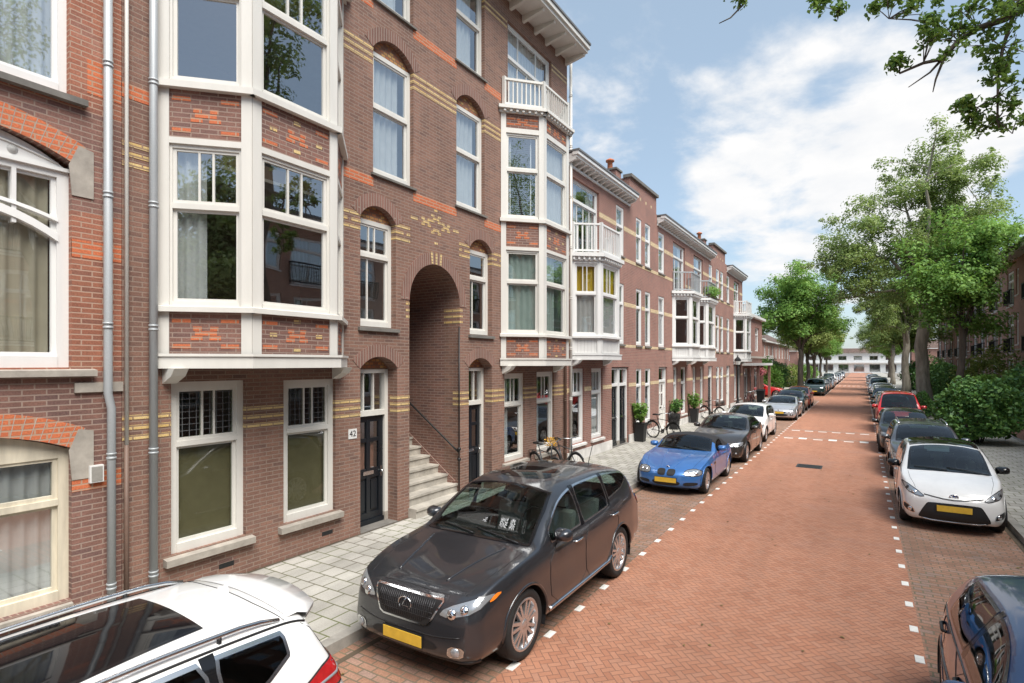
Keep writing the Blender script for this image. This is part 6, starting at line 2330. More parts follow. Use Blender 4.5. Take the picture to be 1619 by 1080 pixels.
def white_suv():
    c = Car(mkspec('xsuv', PAINT['white'], n=110, side_glass=M['car_glass_dark']), 'white suv with a long black glass roof, cut off at the bottom left corner', 'car', 'cars parked along the left kerb')
    hw_ = c.W / 2
    c.glass(M['car_glass_dark'], M['chrome_soft'])
    c.doors(door_polys(c, 'xsuv'), PAINT['white'])
    fs = np.linspace(2.02, 3.62, 8)
    Lx = [(c.rail_at(f)[0] - .13, c.F(f)) for f in fs]
    c.patch('glass_roof', [(-x, y) for x, y in Lx] + [(x, y) for x, y in Lx[::-1]], 'top', [M['pano_glass'], M['gloss_black']], .005, .03, rnd=0)
    for sg in (1, -1):
        b = MB()
        fs = np.linspace(1.98, 4.02, 16)
        b.tube([(sg * (c.rail_at(f)[0] - .055), c.F(f), c.rail_at(f)[1] + (.045 if 1 < i < 14 else .035 if i in (1, 14) else .008)) for i, f in enumerate(fs)], .016, M['chrome_soft'], 8)
        for i in (3, 12):
            f = fs[i]
            b.tube([(sg * (c.rail_at(f)[0] - .055), c.F(f), c.rail_at(f)[1] - .02), (sg * (c.rail_at(f)[0] - .055), c.F(f), c.rail_at(f)[1] + .045)], .016, M['black'], 6)
        b.build('roof_rail', c.root, uv=False)
        b = MB()
        c.line(b, [(sg * (c.rail_at(f)[0] - .02), c.F(f)) for f in np.linspace(1.9, 4.2, 12)], 'top', .010, M['black'], 1, .002)
        b.build('roof_gutter', c.root, uv=False)
        # taillight wraps the corner
        mb, vs, ns = c.patch('taillight', [(c.F(3.90), 1.03), (c.F(4.36), .91), (c.F(4.52), .95), (c.F(4.50), 1.09), (c.F(4.30), 1.14)], 'side', [M['red_lens'], M['lamp_dark']], .012, .014, sg=sg, rnd=1, build=False, res=.03)
        c.line(mb, [(c.F(4.12), 1.01), (c.F(4.45), 1.01)], 'side', .012, M['lamp_glass'], sg, .012)
        mb.build('taillight', c.root, uv=False)
        c.lamp([(hw_ * .62, .94), (hw_ * .90, .94), (hw_ * .90, 1.10), (hw_ * .62, 1.07)], 'rear', sg, 'taillight', [M['red_lens'], M['lamp_dark']], off=.010)
        c.lamp([(hw_ * .50, .80), (hw_ * .90, .86), (hw_ * .90, .96), (hw_ * .52, .90)], 'front', sg)
    c.patch('grille', [(-.4, .82), (.4, .82), (.34, .62), (-.34, .62)], 'front', [M['black'], M['chrome']], .008, .02)
    c.plate(.45)
    c.plate(.72, False)
    # tailgate spoiler and shark fin
    b = MB()
    n = 14
    rows = []
    for k in range(n + 1):
        t = -1 + 2 * k / n
        x = t * .60
        y0, y1 = c.F(4.10), c.F(4.46) - .10 * t * t - (.10 if abs(t) > .92 else 0)
        z0 = c.hit('top', x, y0)[0].z + .006
        zt = 1.478 - .05 * t * t
        rows.append([(x, y0, z0), (x, (y0 + y1) / 2, z0 * .45 + zt * .55 + .012), (x, y1, zt - .012), (x, y1 - .01, zt - .05), (x, y0 + .12, zt - .07)])
    vs = [p for r_ in rows for p in r_]
    fsx = [(k * 5 + j, k * 5 + j + 1, (k + 1) * 5 + j + 1, (k + 1) * 5 + j) for k in range(n) for j in range(4)]
    b.mesh(vs, fsx, PAINT['white'], True)
    b.build('roof_spoiler', c.root, uv=False)
    b = MB()
    p, nn = c.hit('top', 0, c.F(3.95))
    y, z = p.y, p.z
    b.mesh([(-.035, y - .16, z - .01), (.035, y - .16, z - .01), (.03, y + .07, z - .01), (-.03, y + .07, z - .01), (0, y + .08, z + .05), (0, y + .03, z + .05)],
           [(0, 1, 5), (1, 2, 4, 5), (2, 3, 4), (3, 0, 5, 4), (0, 3, 2, 1)], PAINT['white'], False)
    b.build('shark_fin_aerial', c.root, uv=False)
    c.seam([([(-.62, 4.06), (-.3, 4.03), (.3, 4.03), (.62, 4.06)], 'top', 1)] + [([(.66 * sg, 4.16), (.72 * sg, 4.33)], 'top', 1) for sg in (1, -1)], 'tailgate_seam', r=.004)
    c.seam([([(3.9, .70), (4.3, .74), (4.5, .76)], 'side', sg) for sg in (1, -1)], 'bumper_seam', r=.003)
    c.mirrors()
    c.wipers()
    c.interior()
    c.liner()
    c.arch_lips(M['black'], .025)
    c.wheels()
    c.close_body()
    return c


c = white_suv()
c.place(-3.97, 2.95 - 4.62)


def bulge(fc, zc, amp, r=.42):
    """arched fender over a wheel"""
    def h(c, V, f):
        d2 = ((f - fc) / r) ** 2 + ((V[:, 2] - zc) / .30) ** 2
        w = np.exp(-d2) * (np.abs(V[:, 0]) > c.W * .25)
        V[:, 0] += np.sign(V[:, 0]) * amp * w
        return V
    return h


def roadster():
    c = Car(mkspec('roadster', PAINT['blue'], n=104, hooks=(bulge(.74, .56, .03), bulge(3.19, .60, .045)),
                   roof_mat=M['softtop'], roof_zone=lambda c, p: p.y > c.F(2.02) and p.y < c.F(3.16) and p.z > float(c.zs(np.array([p.y + c.L / 2]))[0]) + .012),
            'bright blue open-top sports car with its black canvas roof up', 'car', 'cars parked along the left kerb')
    hw_ = c.W / 2
    c.sp['alloy'] = M['alloy']
    c.glass(M['car_glass'], M['softtop'])
    c.doors(door_polys(c, 'roadster'))
    for sg in (1, -1):
        c.lamp([(hw_ * .46, .49), (hw_ * .82, .475), (hw_ * .90, .51), (hw_ * .88, .61), (hw_ * .70, .645), (hw_ * .48, .61)], 'front', sg, bulbs=[(hw_ * .62, .56, .05, 'chrome'), (hw_ * .77, .555, .05, 'chrome')])
        # twin rounded grilles
        c.patch('grille', [(sg * .022, .475), (sg * .18, .475), (sg * .225, .54), (sg * .20, .615), (sg * .04, .615), (sg * .018, .56)], 'front', [M['black'], M['black']], .008, .012)
        c.patch('air_intake', [(sg * .40, .25), (sg * .70, .27), (sg * .72, .34), (sg * .42, .34)], 'front', [M['black']], .006)
        c.lamp([(hw_ * .60, .55), (hw_ * .88, .57), (hw_ * .88, .70), (hw_ * .62, .68)], 'rear', sg, 'taillight', [M['red_lens'], M['red_lens']])
        c.patch('side_vent', [(c.F(1.26), .62), (c.F(1.46), .62), (c.F(1.46), .70), (c.F(1.26), .70)], 'side', [M['black'], M['chrome']], .006, .012, sg=sg)
        c.lamp([(.9, .66), (1.0, .66), (1.0, .69), (.9, .69)], 'side', sg, 'indicator', [M['amber']], ring=0)
    c.patch('lower_grille', [(-.36, .36), (.36, .36), (.30, .24), (-.30, .24)], 'front', [M['black']], .006)
    emblem_oval(c, .645, .035, .035, 'round')
    c.plate(.37, m='plate')
    c.plate(.5, False)
    c.seam([([(x, 1.5), (x * .99, .9), (x * .80, .28)], 'top', 1) for x in (hw_ * .80, -hw_ * .80)], 'bonnet_seam', r=.003)
    c.seam([([(x, 1.45), (x * .8, .8), (x * .45, .22)], 'top', 1) for x in (.34, -.34)], 'bonnet_crease', PAINT['blue'], .010)
    c.mirrors()
    c.wipers()
    c.interior()
    c.liner()
    c.arch_lips()
    c.wheels()
    c.close_body()
    return c


c = roadster()
c.place(-4.05, 13.40)


def yaris():
    c = Car(mkspec('city', PAINT['white'], n=100), 'white hatchback with a glossy black roof and a wide black lower grille on the right', 'car', 'cars parked along the right kerb')
    hw_ = c.W / 2
    c.glass(M['car_glass'], M['gloss_black'])
    c.doors(door_polys(c, 'city'))
    fs = np.linspace(1.90, 3.30, 8)
    Lx = [(c.rail_at(f)[0] - .035, c.F(f)) for f in fs]
    c.patch('black_roof', [(-x, y) for x, y in Lx] + [(x, y) for x, y in Lx[::-1]], 'top', [M['pano_glass']], .004, 0, rnd=0)
    for sg in (1, -1):
        c.lamp([(hw_ * .50, .645), (hw_ * .62, .63), (hw_ * .85, .70), (hw_ * .93, .84), (hw_ * .86, .845), (hw_ * .62, .73)], 'front', sg, bulbs=[(hw_ * .70, .705, .045, 'chrome'), (hw_ * .82, .755, .04, 'lamp_dark')])
        c.lamp([(hw_ * .68, .30), (hw_ * .90, .36), (hw_ * .90, .50), (hw_ * .72, .42)], 'front', sg, 'fog_light', [M['black'], M['black']], bulbs=[(hw_ * .78, .385, .042, 'chrome')])
        c.lamp([(hw_ * .6, .75), (hw_ * .92, .76), (hw_ * .92, .98), (hw_ * .74, .95)], 'rear', sg, 'taillight', [M['red_lens'], M['red_lens']])
    c.patch('lower_grille', [(-hw_ * .44, .57), (hw_ * .44, .57), (hw_ * .50, .52), (hw_ * .64, .29), (hw_ * .60, .25), (-hw_ * .60, .25), (-hw_ * .64, .29), (-hw_ * .50, .52)], 'front', [M['black'], M['gloss_black']], .007, .012)
    b = MB()
    c.line(b, [(-hw_ * .58, .255), (-hw_ * .4, .235), (hw_ * .4, .235), (hw_ * .58, .255)], 'front', .016, M['chrome_soft'], 1, .008)
    b.build('bumper_strip', c.root, uv=False)
    b = MB()
    c.line(b, [(-hw_ * .52, .685), (-hw_ * .2, .645), (0, .635), (hw_ * .2, .645), (hw_ * .52, .685)], 'front', .011, M['black'], 1, .003)
    b.build('upper_grille', c.root, uv=False)
    emblem_oval(c, .69, .065, .045, 'T')
    c.plate(.475)
    c.plate(.6, False)
    c.seam([([(x, .93), (x * .97, .6), (x * .86, .30)], 'top', 1) for x in (hw_ * .78, -hw_ * .78)], 'bonnet_seam', r=.003)
    c.mirrors(M['gloss_black'])
    c.wipers()
    c.interior()
    c.liner()
    c.arch_lips()
    c.wheels()
    c.close_body()
    return c


c = yaris()
c.place(1.46, 13.12, R(-0.6))

# navy hatchback in the right corner: three-door car with a filler flap, seen from above
SPN = mkspec('hatch', PAINT['navy'], n=100, W=1.70, L=3.84, wf=.80, wr=3.24, ws=(.98, 1.8), dlo=(1.28, 2.20, 3.06, 3.06), tyre=.30, cab_end=3.3,
             top=[(0, .66), (.10, .75), (.4, .88), (.95, 1.0), (1.4, 1.24), (1.85, 1.40), (2.3, 1.435), (2.9, 1.42), (3.25, 1.36), (3.5, 1.16), (3.72, .93), (3.84, .84)],
             belt=[(0, .62), (.4, .80), (1.1, .91), (2.2, .93), (3.1, .97), (3.5, .97), (3.7, .88), (3.84, .80)],
             bot=[(0, .2), (.4, .18), (3.4, .2), (3.84, .32)], tumble=.56, rw=('rear', .98, 1.28, .50, .38))
SPN['plan'] = std_plan(1.70, 3.84)
c = Car(SPN, 'dark navy blue hatchback seen from above, cut off at the bottom right corner', 'car', 'cars parked along the right kerb')
for sg in (1, -1):
    b = MB()
    c.line(b, [(c.F(1.3), .60), (c.F(3.4), .62)], 'side', .018, M['gloss_black'], sg, .0)
    c.line(b, [(c.F(1.2), .885), (c.F(3.3), .945)], 'side', .010, M['gloss_black'], sg, .0)
    b.build('rubbing_strip', c.root, uv=False)
c.patch('fuel_flap', [(c.F(3.02) + .085 * math.cos(a), .78 + .085 * math.sin(a)) for a in np.linspace(0, 2 * math.pi, 17)[:-1]], 'side', [PAINT['navy'], M['black']], .005, .008, sg=-1, rnd=0)
basic(c, 'city', handle=M['black'])
c.place(1.44, 7.10 - 3.84)

# the other cars: one of each shape in full, the farther ones are copies in other paints
def dress(o, old, new):
    """give a copied car its own paint without touching the meshes it shares"""
    for ch in [o] + list(o.children_recursive):
        if ch.type == 'MESH':
            for sl in ch.material_slots:
                if sl.material == old:
                    sl.link = 'OBJECT'
                    sl.material = new


PROTO = {}
LK, RK = 'cars parked along the left kerb', 'cars parked along the right kerb'
for key, kind, pnt, lab, x, yf, grp in (
        ('sedan', 'sedan', 'charcoal', 'dark charcoal saloon parked right behind the blue sports car', -4.02, 18.45, LK),
        ('hatch', 'hatch', 'white', 'white hatchback in the left row, behind the charcoal saloon', -4.16, 23.75, LK),
        ('coupe', 'coupe', 'silver', 'silver sports coupe with a yellow number plate in the left row', -3.95, 33.9, LK),
        ('estate', 'estate', 'slate', 'dark grey estate car with dark windscreen behind the white black-roofed hatchback', 1.50, 18.35, RK),
        ('city', 'city', 'black', 'black small car in front of the red van on the right', 1.28, 23.3, RK),
        ('mpv', 'mpv', 'red', 'red high-roofed van in the right row', 1.42, 30.2, RK),
        ('suv', 'suv', 'green', 'dark green suv facing us, first car past the side street', -4.0, 61.3, LK)):
    cc = Car(mkspec(kind, PAINT[pnt], n=84), lab, 'van' if kind == 'mpv' else 'car', grp)
    basic(cc, kind)
    if key in ('sedan', 'hatch', 'coupe'):
        emblem_oval(cc, float(cc.zs(np.array([.12]))[0]) - .02, .045, .045, 'disc')
    cc.place(x, yf)
    PROTO[key] = (cc, PAINT[pnt])


def clone(key, pnt, lab, x, yf, grp, rz=0.0, cat='car'):
    cc, old = PROTO[key]
    o = copy_tree(cc.root)
    o.location = (x, yf + cc.L / 2, 0)
    o.rotation_euler = (0, 0, rz)
    o['label'], o['category'] = lab, cat
    if grp:
        o['group'] = grp
    elif 'group' in o:
        del o['group']
    dress(o, old, PAINT[pnt])
    return o


clone('hatch', 'green', 'dark green hatchback between the silver coupe and the orange-red car', -4.0, 38.9, LK)
clone('city', 'orange', 'orange-red small car, last one before the side street', -3.95, 43.9, LK)
clone('sedan', 'red', 'red saloon standing sideways in the side street', -8.3, 55.6, 'cars in the side street', R(90))
clone('hatch', 'white', 'white hatchback standing sideways in the side street behind the red saloon', -9.2, 57.6, 'cars in the side street', R(90))
far_l = [('sedan', 'grey', 67.0, 'grey saloon behind the dark green suv in the far left row'), ('estate', 'charcoal', 72.4, 'charcoal estate car in the middle of the far left row'), ('hatch', 'silver', 78.2, 'silver hatchback at the middle of the far left row'),
         ('city', 'black', 83.6, 'black small car in the far left row'), ('mpv', 'white', 89.5, 'white high-roofed van in the far left row'), ('hatch', 'white', 97.0, 'white hatchback beyond the white van in the far left row'),
         ('sedan', 'silver', 106.0, 'silver saloon near the far end of the left row'), ('estate', 'white', 118.0, 'white estate car near the far end of the left row'), ('hatch', 'grey', 135.0, 'grey hatchback, last of the left row')]
for key, p, y, lab in far_l:
    clone(key, p, lab, -4.0 + random.uniform(-.1, .1), y, LK, 0, 'van' if key == 'mpv' else 'car')
far_r = [('hatch', 'green', 35.6, 'dark green hatchback just beyond the red van'), ('sedan', 'black', 40.6, 'black saloon second beyond the red van'), ('city', 'green', 46.0, 'dark green small car third beyond the red van'), ('estate', 'grey', 51.0, 'grey estate car in the middle of the far right row'),
         ('hatch', 'silver', 57.0, 'silver hatchback in the far right row'), ('mpv', 'silver', 64.0, 'silver high-roofed van in the far right row'), ('sedan', 'grey', 71.0, 'grey saloon in the far right row'), ('city', 'white', 80.0, 'white small car far down the right row'),
         ('hatch', 'black', 90.0, 'black hatchback far down the right row'), ('estate', 'silver', 104.0, 'silver estate car, last of the right row')]
for key, p, y, lab in far_r:
    clone(key, p, lab, 1.45 + random.uniform(-.1, .1), y, RK, 0, 'van' if key == 'mpv' else 'car')

# ---------------------------------------------------------------- trees, shrubs
from mathutils import noise as mnoise


def leaves_mesh(name, pts, size, m, parent, seed=0, up=0.45, aspect=0.62, jitter=0.5):
    """one mesh of many small folded leaf faces"""
    rg = np.random.default_rng(seed)
    n = len(pts)
    P = np.asarray(pts, float)
    nrm = rg.normal(size=(n, 3))
    nrm[:, 2] = np.abs(nrm[:, 2]) + up
    nrm /= np.linalg.norm(nrm, axis=1)[:, None]
    t = rg.normal(size=(n, 3))
    t -= nrm * (t * nrm).sum(1)[:, None]
    t /= np.linalg.norm(t, axis=1)[:, None]
    w = np.cross(nrm, t)
    s_ = size * (1 + jitter * (rg.random(n) - .5))[:, None]
    fold = .18
    V = np.empty((n, 4, 3))
    V[:, 0] = P - t * s_ * .5
    V[:, 1] = P + w * s_ * aspect * .5 + nrm * s_ * fold
    V[:, 2] = P + t * s_ * .5
    V[:, 3] = P - w * s_ * aspect * .5 + nrm * s_ * fold
    me = bpy.data.meshes.new(name)
    me.vertices.add(4 * n)
    me.vertices.foreach_set('co', V.reshape(-1))
    me.loops.add(4 * n)
    me.loops.foreach_set('vertex_index', np.arange(4 * n, dtype=np.int32))
    me.polygons.add(n)
    me.polygons.foreach_set('loop_start', np.arange(0, 4 * n, 4, dtype=np.int32))
    me.polygons.foreach_set('loop_total', np.full(n, 4, dtype=np.int32))
    me.materials.append(m)
    me.update()
    me.validate()
    return finish(me, name, parent)


def cluster_pts(c, rc, n, rg, flat=.85):
    q = rg.normal(size=(n, 3)) * .52
    l = np.linalg.norm(q, axis=1)
    q = q / np.maximum(1, l)[:, None]
    return np.asarray(c) + q * rc * np.array([1, 1, flat])


def bez(a, c, bend, n, rn):
    a, c = Vector(a), Vector(c)
    mid = (a + c) / 2 + bend
    out = []
    for k in range(n + 1):
        t = k / n
        p = a * (1 - t) ** 2 + mid * 2 * t * (1 - t) + c * t * t
        if 0 < k < n:
            p += Vector((rn.uniform(-1, 1), rn.uniform(-1, 1), rn.uniform(-1, 1))) * (c - a).length * .025
        out.append(p)
    return out


def tree(name, label, loc, trunk_h, trunk_r, ells, nclu, nleaf, lsize, leafm, barkm, seed, group, limbs=7, lean=(0, 0), thresh=-.12, rcr=(.55, 1.05), freq=.3, shell=.55, cond=None):
    rn, rg = random.Random(seed), np.random.default_rng(seed)
    root = thing(name, label, 'tree', (0, 0, 0), 0, group)
    tb = MB()
    top = Vector((lean[0], lean[1], trunk_h))
    tr = bez((0, 0, -.1), top, Vector((rn.uniform(-.1, .1), rn.uniform(-.1, .1), 0)), 7, rn)
    rs = [trunk_r * (1.45 if k == 0 else 1.12 if k == 1 else 1 - .035 * k) for k in range(8)]
    tb.tube(tr, rs, M[barkm], 14)
    tot = sum(e[3] * e[4] * e[5] for e in ells)
    cs = []
    tries = 0
    while len(cs) < nclu and tries < nclu * 40:
        tries += 1
        x = rn.uniform(0, tot)
        for e in ells:
            x -= e[3] * e[4] * e[5]
            if x <= 0:
                break
        d = Vector((rn.gauss(0, 1), rn.gauss(0, 1), rn.gauss(0, 1))).normalized()
        rad = rn.random() ** shell
        p = Vector((e[0] + d.x * rad * e[3], e[1] + d.y * rad * e[4], e[2] + d.z * rad * e[5]))
        if mnoise.noise(p * freq + Vector((seed * 3.1, 0, 0))) < thresh:
            continue
        if cond and not cond(p):
            continue
        cs.append(p)
    # limbs aim at spread-out clusters
    nodes = [(p, r) for p, r in zip(tr[4:], rs[4:])]
    targets = []
    pool = cs[:]
    while len(targets) < limbs and pool:
        best = max(pool, key=lambda p: (min([(p - q).length for q in targets]) if targets else (p - top).length) + rn.random())
        targets.append(best)
        pool.remove(best)
    for tg in targets:
        st = tr[rn.choice((5, 6, 7, 7))]
        v = tg - st
        pts = bez(st, st + v * .95, Vector((-v.x * .30, -v.y * .30, v.length * .16)), 8, rn)
        r0 = trunk_r * rn.uniform(.26, .42)
        rr = [r0 * (1 - .86 * k / 8) + .012 for k in range(9)]
        tb.tube(pts, rr, M[barkm], 8)
        nodes += [(p, r) for p, r in zip(pts[2:], rr[2:])]
    P = []
    for p in cs:
        q, r = min(nodes, key=lambda nr: (nr[0] - p).length + max(0, nr[0].z - p.z) * .8)
        L = (p - q).length
        pts = bez(q, p, Vector((0, 0, L * .12)), 4, rn)
        r0 = min(r * .6, .03 + L * .012)
        tb.tube(pts, [r0 * (1 - .8 * k / 4) + .006 for k in range(5)], M[barkm], 5)
        nodes += [(a, r0 * .7) for a in pts[2:4]]
        rc = rn.uniform(*rcr)
        P.append(cluster_pts(p, rc, int(nleaf * (rc / rcr[1]) ** 2 * rn.uniform(.7, 1.2)), rg))
        for _ in range(3):     # side sprays
            d = Vector((rn.gauss(0, 1), rn.gauss(0, 1), rn.gauss(0, .5))).normalized() * rc * rn.uniform(.7, 1.15)
            e = p + d
            tb.tube(bez(pts[3], e, Vector((0, 0, .05)), 2, rn), [.012, .008, .004], M[barkm], 4)
            P.append(cluster_pts(e, rc * .38, int(nleaf * .10), rg))
    tb.build('trunk', root, uv=False)
    leaves_mesh('crown', np.concatenate(P), lsize, M[leafm], root, seed)
    root.location = loc
    return root


RT, LT = 'street trees along the right pavement', 'street trees along the left pavement'
elm = tree('elm_tree', 'tall elm with a thick pale trunk, the largest tree on the right', (3.2, 44, .1), 7.2, .40,
           [(0.4, 0, 13.4, 4.0, 4.0, 4.8), (-3.5, -2.2, 9.9, 3.0, 3.0, 3.2), (2.0, 1.2, 11.5, 3.2, 3.2, 3.2), (-1.2, 0, 9.2, 3.2, 3.2, 2.4)], 330, 230, .155, 'leaf_elm', 'bark', 11, RT, 10, rcr=(.42, .88), thresh=-.05, freq=.42)
fresh = tree('young_tree', 'slender bright green tree with low boughs in front of the right flats', (4.62, 39.6, .1), 5.6, .19,
             [(.0, .0, 8.6, 2.5, 2.5, 3.0), (1.9, 1.2, 10.1, 1.9, 1.9, 1.2), (1.7, 1.0, 5.3, 1.7, 1.7, .75), (-.9, -.6, 6.8, 2.2, 2.2, 1.6)], 105, 210, .18, 'leaf_fresh', 'bark_dark', 23, RT, 9, rcr=(.55, .95), thresh=-.15)
dense = tree('linden_tree', 'full round green tree on the left kerb, nearest past the side street', (-5.5, 65, .1), 4.6, .30,
             [(0, 0, 10.2, 4.1, 4.1, 4.0), (-1.2, -.8, 7.3, 3.6, 3.6, 2.0), (1.2, .9, 7.6, 3.4, 3.4, 2.2)], 150, 230, .24, 'leaf_fresh', 'bark_dark', 37, LT, 8, rcr=(.7, 1.2), thresh=-.2)


def tree_copy(src, label, loc, sc, rz, grp, leafm=None):
    o = copy_tree(src)
    o.location, o.scale, o.rotation_euler = loc, (sc, sc, sc), (0, 0, rz)
    o['label'], o['group'] = label, grp
    if leafm:
        for ch in o.children:
            if ch.name.startswith('crown'):
                ch.material_slots[0].link = 'OBJECT'
                ch.material_slots[0].material = M[leafm]
    return o


tree_copy(elm, 'second elm along the right kerb, partly hidden behind the largest one', (3.4, 64.5, .1), .85, R(25), RT)
tree_copy(dense, 'dark full-crowned tree between the second and third elms on the right', (4.3, 78, .1), .88, R(200), RT, 'leaf_elm')
tree_copy(elm, 'third elm far down the right kerb', (3.6, 97, .1), .72, R(-20), RT)
tree_copy(dense, 'bushy low tree past the third elm on the right', (4.5, 118, .1), .85, R(80), RT)
tree_copy(dense, 'farthest tree of the right row', (4.8, 142, .1), .85, R(140), RT, 'leaf_elm')
tree_copy(dense, 'second round tree on the left, tinted olive at the top', (-6.2, 84, .1), .88, R(120), LT, 'leaf_olive')
tree_copy(dense, 'third round tree on the left kerb', (-6.4, 98, .1), .85, R(60), LT)
tree_copy(dense, 'fourth round tree on the left kerb, close to the street end', (-6.6, 118, .1), .82, R(260), LT)
tree_copy(dense, 'farthest round tree of the left row', (-7.0, 145, .1), .82, R(20), LT)
tree_copy(dense, 'street tree behind the viewpoint whose crown shows only in the bay window glass', (4.3, -13.5, .1), .95, R(100), RT, 'leaf_elm')

tree('elm_tree', 'tall elm just outside the right edge, its crown mirrored in the bay window', (4.1, 12.0, .1), 10.5, .30,
     [(.3, 0, 14.8, 2.2, 2.0, 3.2)], 30, 200, .16, 'leaf_elm', 'bark_dark', 63, RT, 6, rcr=(.5, .9), cond=lambda p: p.z > 12.6)
# the big tree beside the viewpoint: its boughs hang into the picture at the top right
near = tree('elm_tree', 'big elm whose leafy boughs hang into the top right corner', (3.4, 6.2, .1), 6.5, .38,
            [(0.9, -2.0, 11.0, 2.6, 2.8, 2.6)], 26, 300, .11, 'leaf_near', 'bark_dark', 51, RT, 6, rcr=(.6, 1.0), cond=lambda p: p.x > -.8 and p.y < .3)
CL = [(0.92, 11.22, 8.92, 0.45), (1.35, 11.49, 8.97, 0.5), (1.79, 11.29, 8.66, 0.55), (1.99, 11.18, 8.3, 0.5), (1.57, 11.39, 8.49, 0.5), (1.09, 11.32, 8.56, 0.45), (0.84, 11.29, 8.41, 0.32), (1.26, 11.43, 8.3, 0.42), (1.7, 11.24, 8.03, 0.45), (1.92, 11.02, 7.77, 0.45), (1.0, 11.27, 8.66, 0.4), (0.67, 11.3, 9.04, 0.28), (0.52, 11.32, 8.29, 0.17), (0.43, 11.26, 8.16, 0.1), (1.88, 11.0, 7.39, 0.35), (1.66, 11.21, 7.64, 0.22), (1.83, 11.08, 7.1, 0.3), (1.54, 11.13, 7.1, 0.22), (1.43, 11.18, 7.24, 0.18), (1.91, 11.13, 6.87, 0.28), (1.47, 11.21, 6.95, 0.16), (1.7, 11.24, 6.86, 0.2), (1.32, 11.23, 7.29, 0.1), (-0.59, 10.97, 9.35, 0.2), (-0.36, 11.0, 9.2, 0.15), (-0.74, 11.0, 9.53, 0.2), (0.19, 11.23, 9.2, 0.16), (0.41, 11.25, 9.21, 0.18), (-1.85, 10.66, 9.75, 0.16), (-2.01, 10.55, 9.86, 0.2),
      (2.5, 10.6, 9.0, .6), (2.3, 10.9, 8.0, .5), (2.6, 10.2, 8.2, .5), (1.7, 10.9, 9.6, .6), (2.8, 9.4, 9.3, .7)]
BRN = [[(3.4, 6.4, 7.4), (3.1, 8.4, 8.5), (2.42, 10.39, 8.77), (2.03, 11.09, 8.61), (1.87, 11.34, 8.52), (1.55, 11.5, 8.55), (1.31, 11.46, 8.41), (1.1, 11.45, 8.17), (0.85, 11.41, 8.16), (0.52, 11.32, 8.04)], [(1.1, 11.45, 8.17), (0.94, 11.46, 8.0), (0.64, 11.28, 7.76)], [(1.12, 11.46, 8.17), (1.01, 11.4, 7.84), (0.97, 11.37, 7.63)],
       [(2.2, 10.7, 8.7), (2.03, 11.09, 8.61), (1.93, 11.26, 8.45), (1.81, 11.18, 8.02), (1.75, 11.15, 7.59), (1.74, 11.14, 6.91), (1.77, 11.16, 6.76)], [(1.75, 11.15, 7.3), (1.5, 11.11, 7.15), (1.39, 11.16, 7.24)], [(1.74, 11.14, 6.91), (1.91, 11.13, 6.66)],
       [(3.1, 8.4, 8.5), (2.0, 10.2, 9.4), (1.15, 11.13, 9.54), (0.32, 11.07, 9.51), (-0.31, 11.03, 9.5), (-0.36, 11.0, 9.2)], [(1.3, 11.0, 9.55), (0.2, 11.1, 10.3), (-1.09, 11.02, 10.33), (-1.67, 10.77, 9.95), (-1.79, 10.69, 9.67), (-2.01, 10.55, 9.4), (-2.18, 10.44, 9.3)], [(0.32, 11.07, 9.51), (0.37, 11.22, 8.95)], [(-0.31, 11.03, 9.5), (-0.37, 11.0, 9.04)]]
rg = np.random.default_rng(5)
rn = random.Random(5)
P, tb = [], MB()
for i, b_ in enumerate(BRN):
    r0 = (.085, .022, .020, .035, .012, .010, .040, .03, .008, .008)[i]
    n = len(b_)
    tb.tube(b_, [r0 * (1 - .82 * k / (n - 1)) + .003 for k in range(n)], M['bark_dark'], 8)
allp = [Vector(p) for b_ in BRN for p in b_]
for x, y, z, r_ in CL:
    p = Vector((x, y, z))
    k = max(3, int(r_ * 11))
    for _ in range(k):          # leafy shoots inside each cluster
        d = Vector((rn.gauss(0, 1), rn.gauss(0, 1), rn.gauss(0, .8)))
        d = d.normalized() * r_ * rn.uniform(.35, 1.05)
        e = p + d
        st = min(allp, key=lambda q: (q - e).length)
        mid = p + d * .3
        tb.tube([st, (st + mid) / 2 + Vector((0, 0, .02)), mid, e], [.008, .007, .005, .003], M['bark_dark'], 4)
        for q in range(30):
            t = rn.uniform(.15, 1.08)
            P.append(mid.lerp(e, t) + Vector((rn.gauss(0, .05), rn.gauss(0, .05), rn.gauss(0, .045))))
tb.build('bough', near, uv=False)
leaves_mesh('bough_leaves', [tuple(p - near.location) for p in P], .088, M['leaf_near'], near, 77, up=.25, aspect=.66)


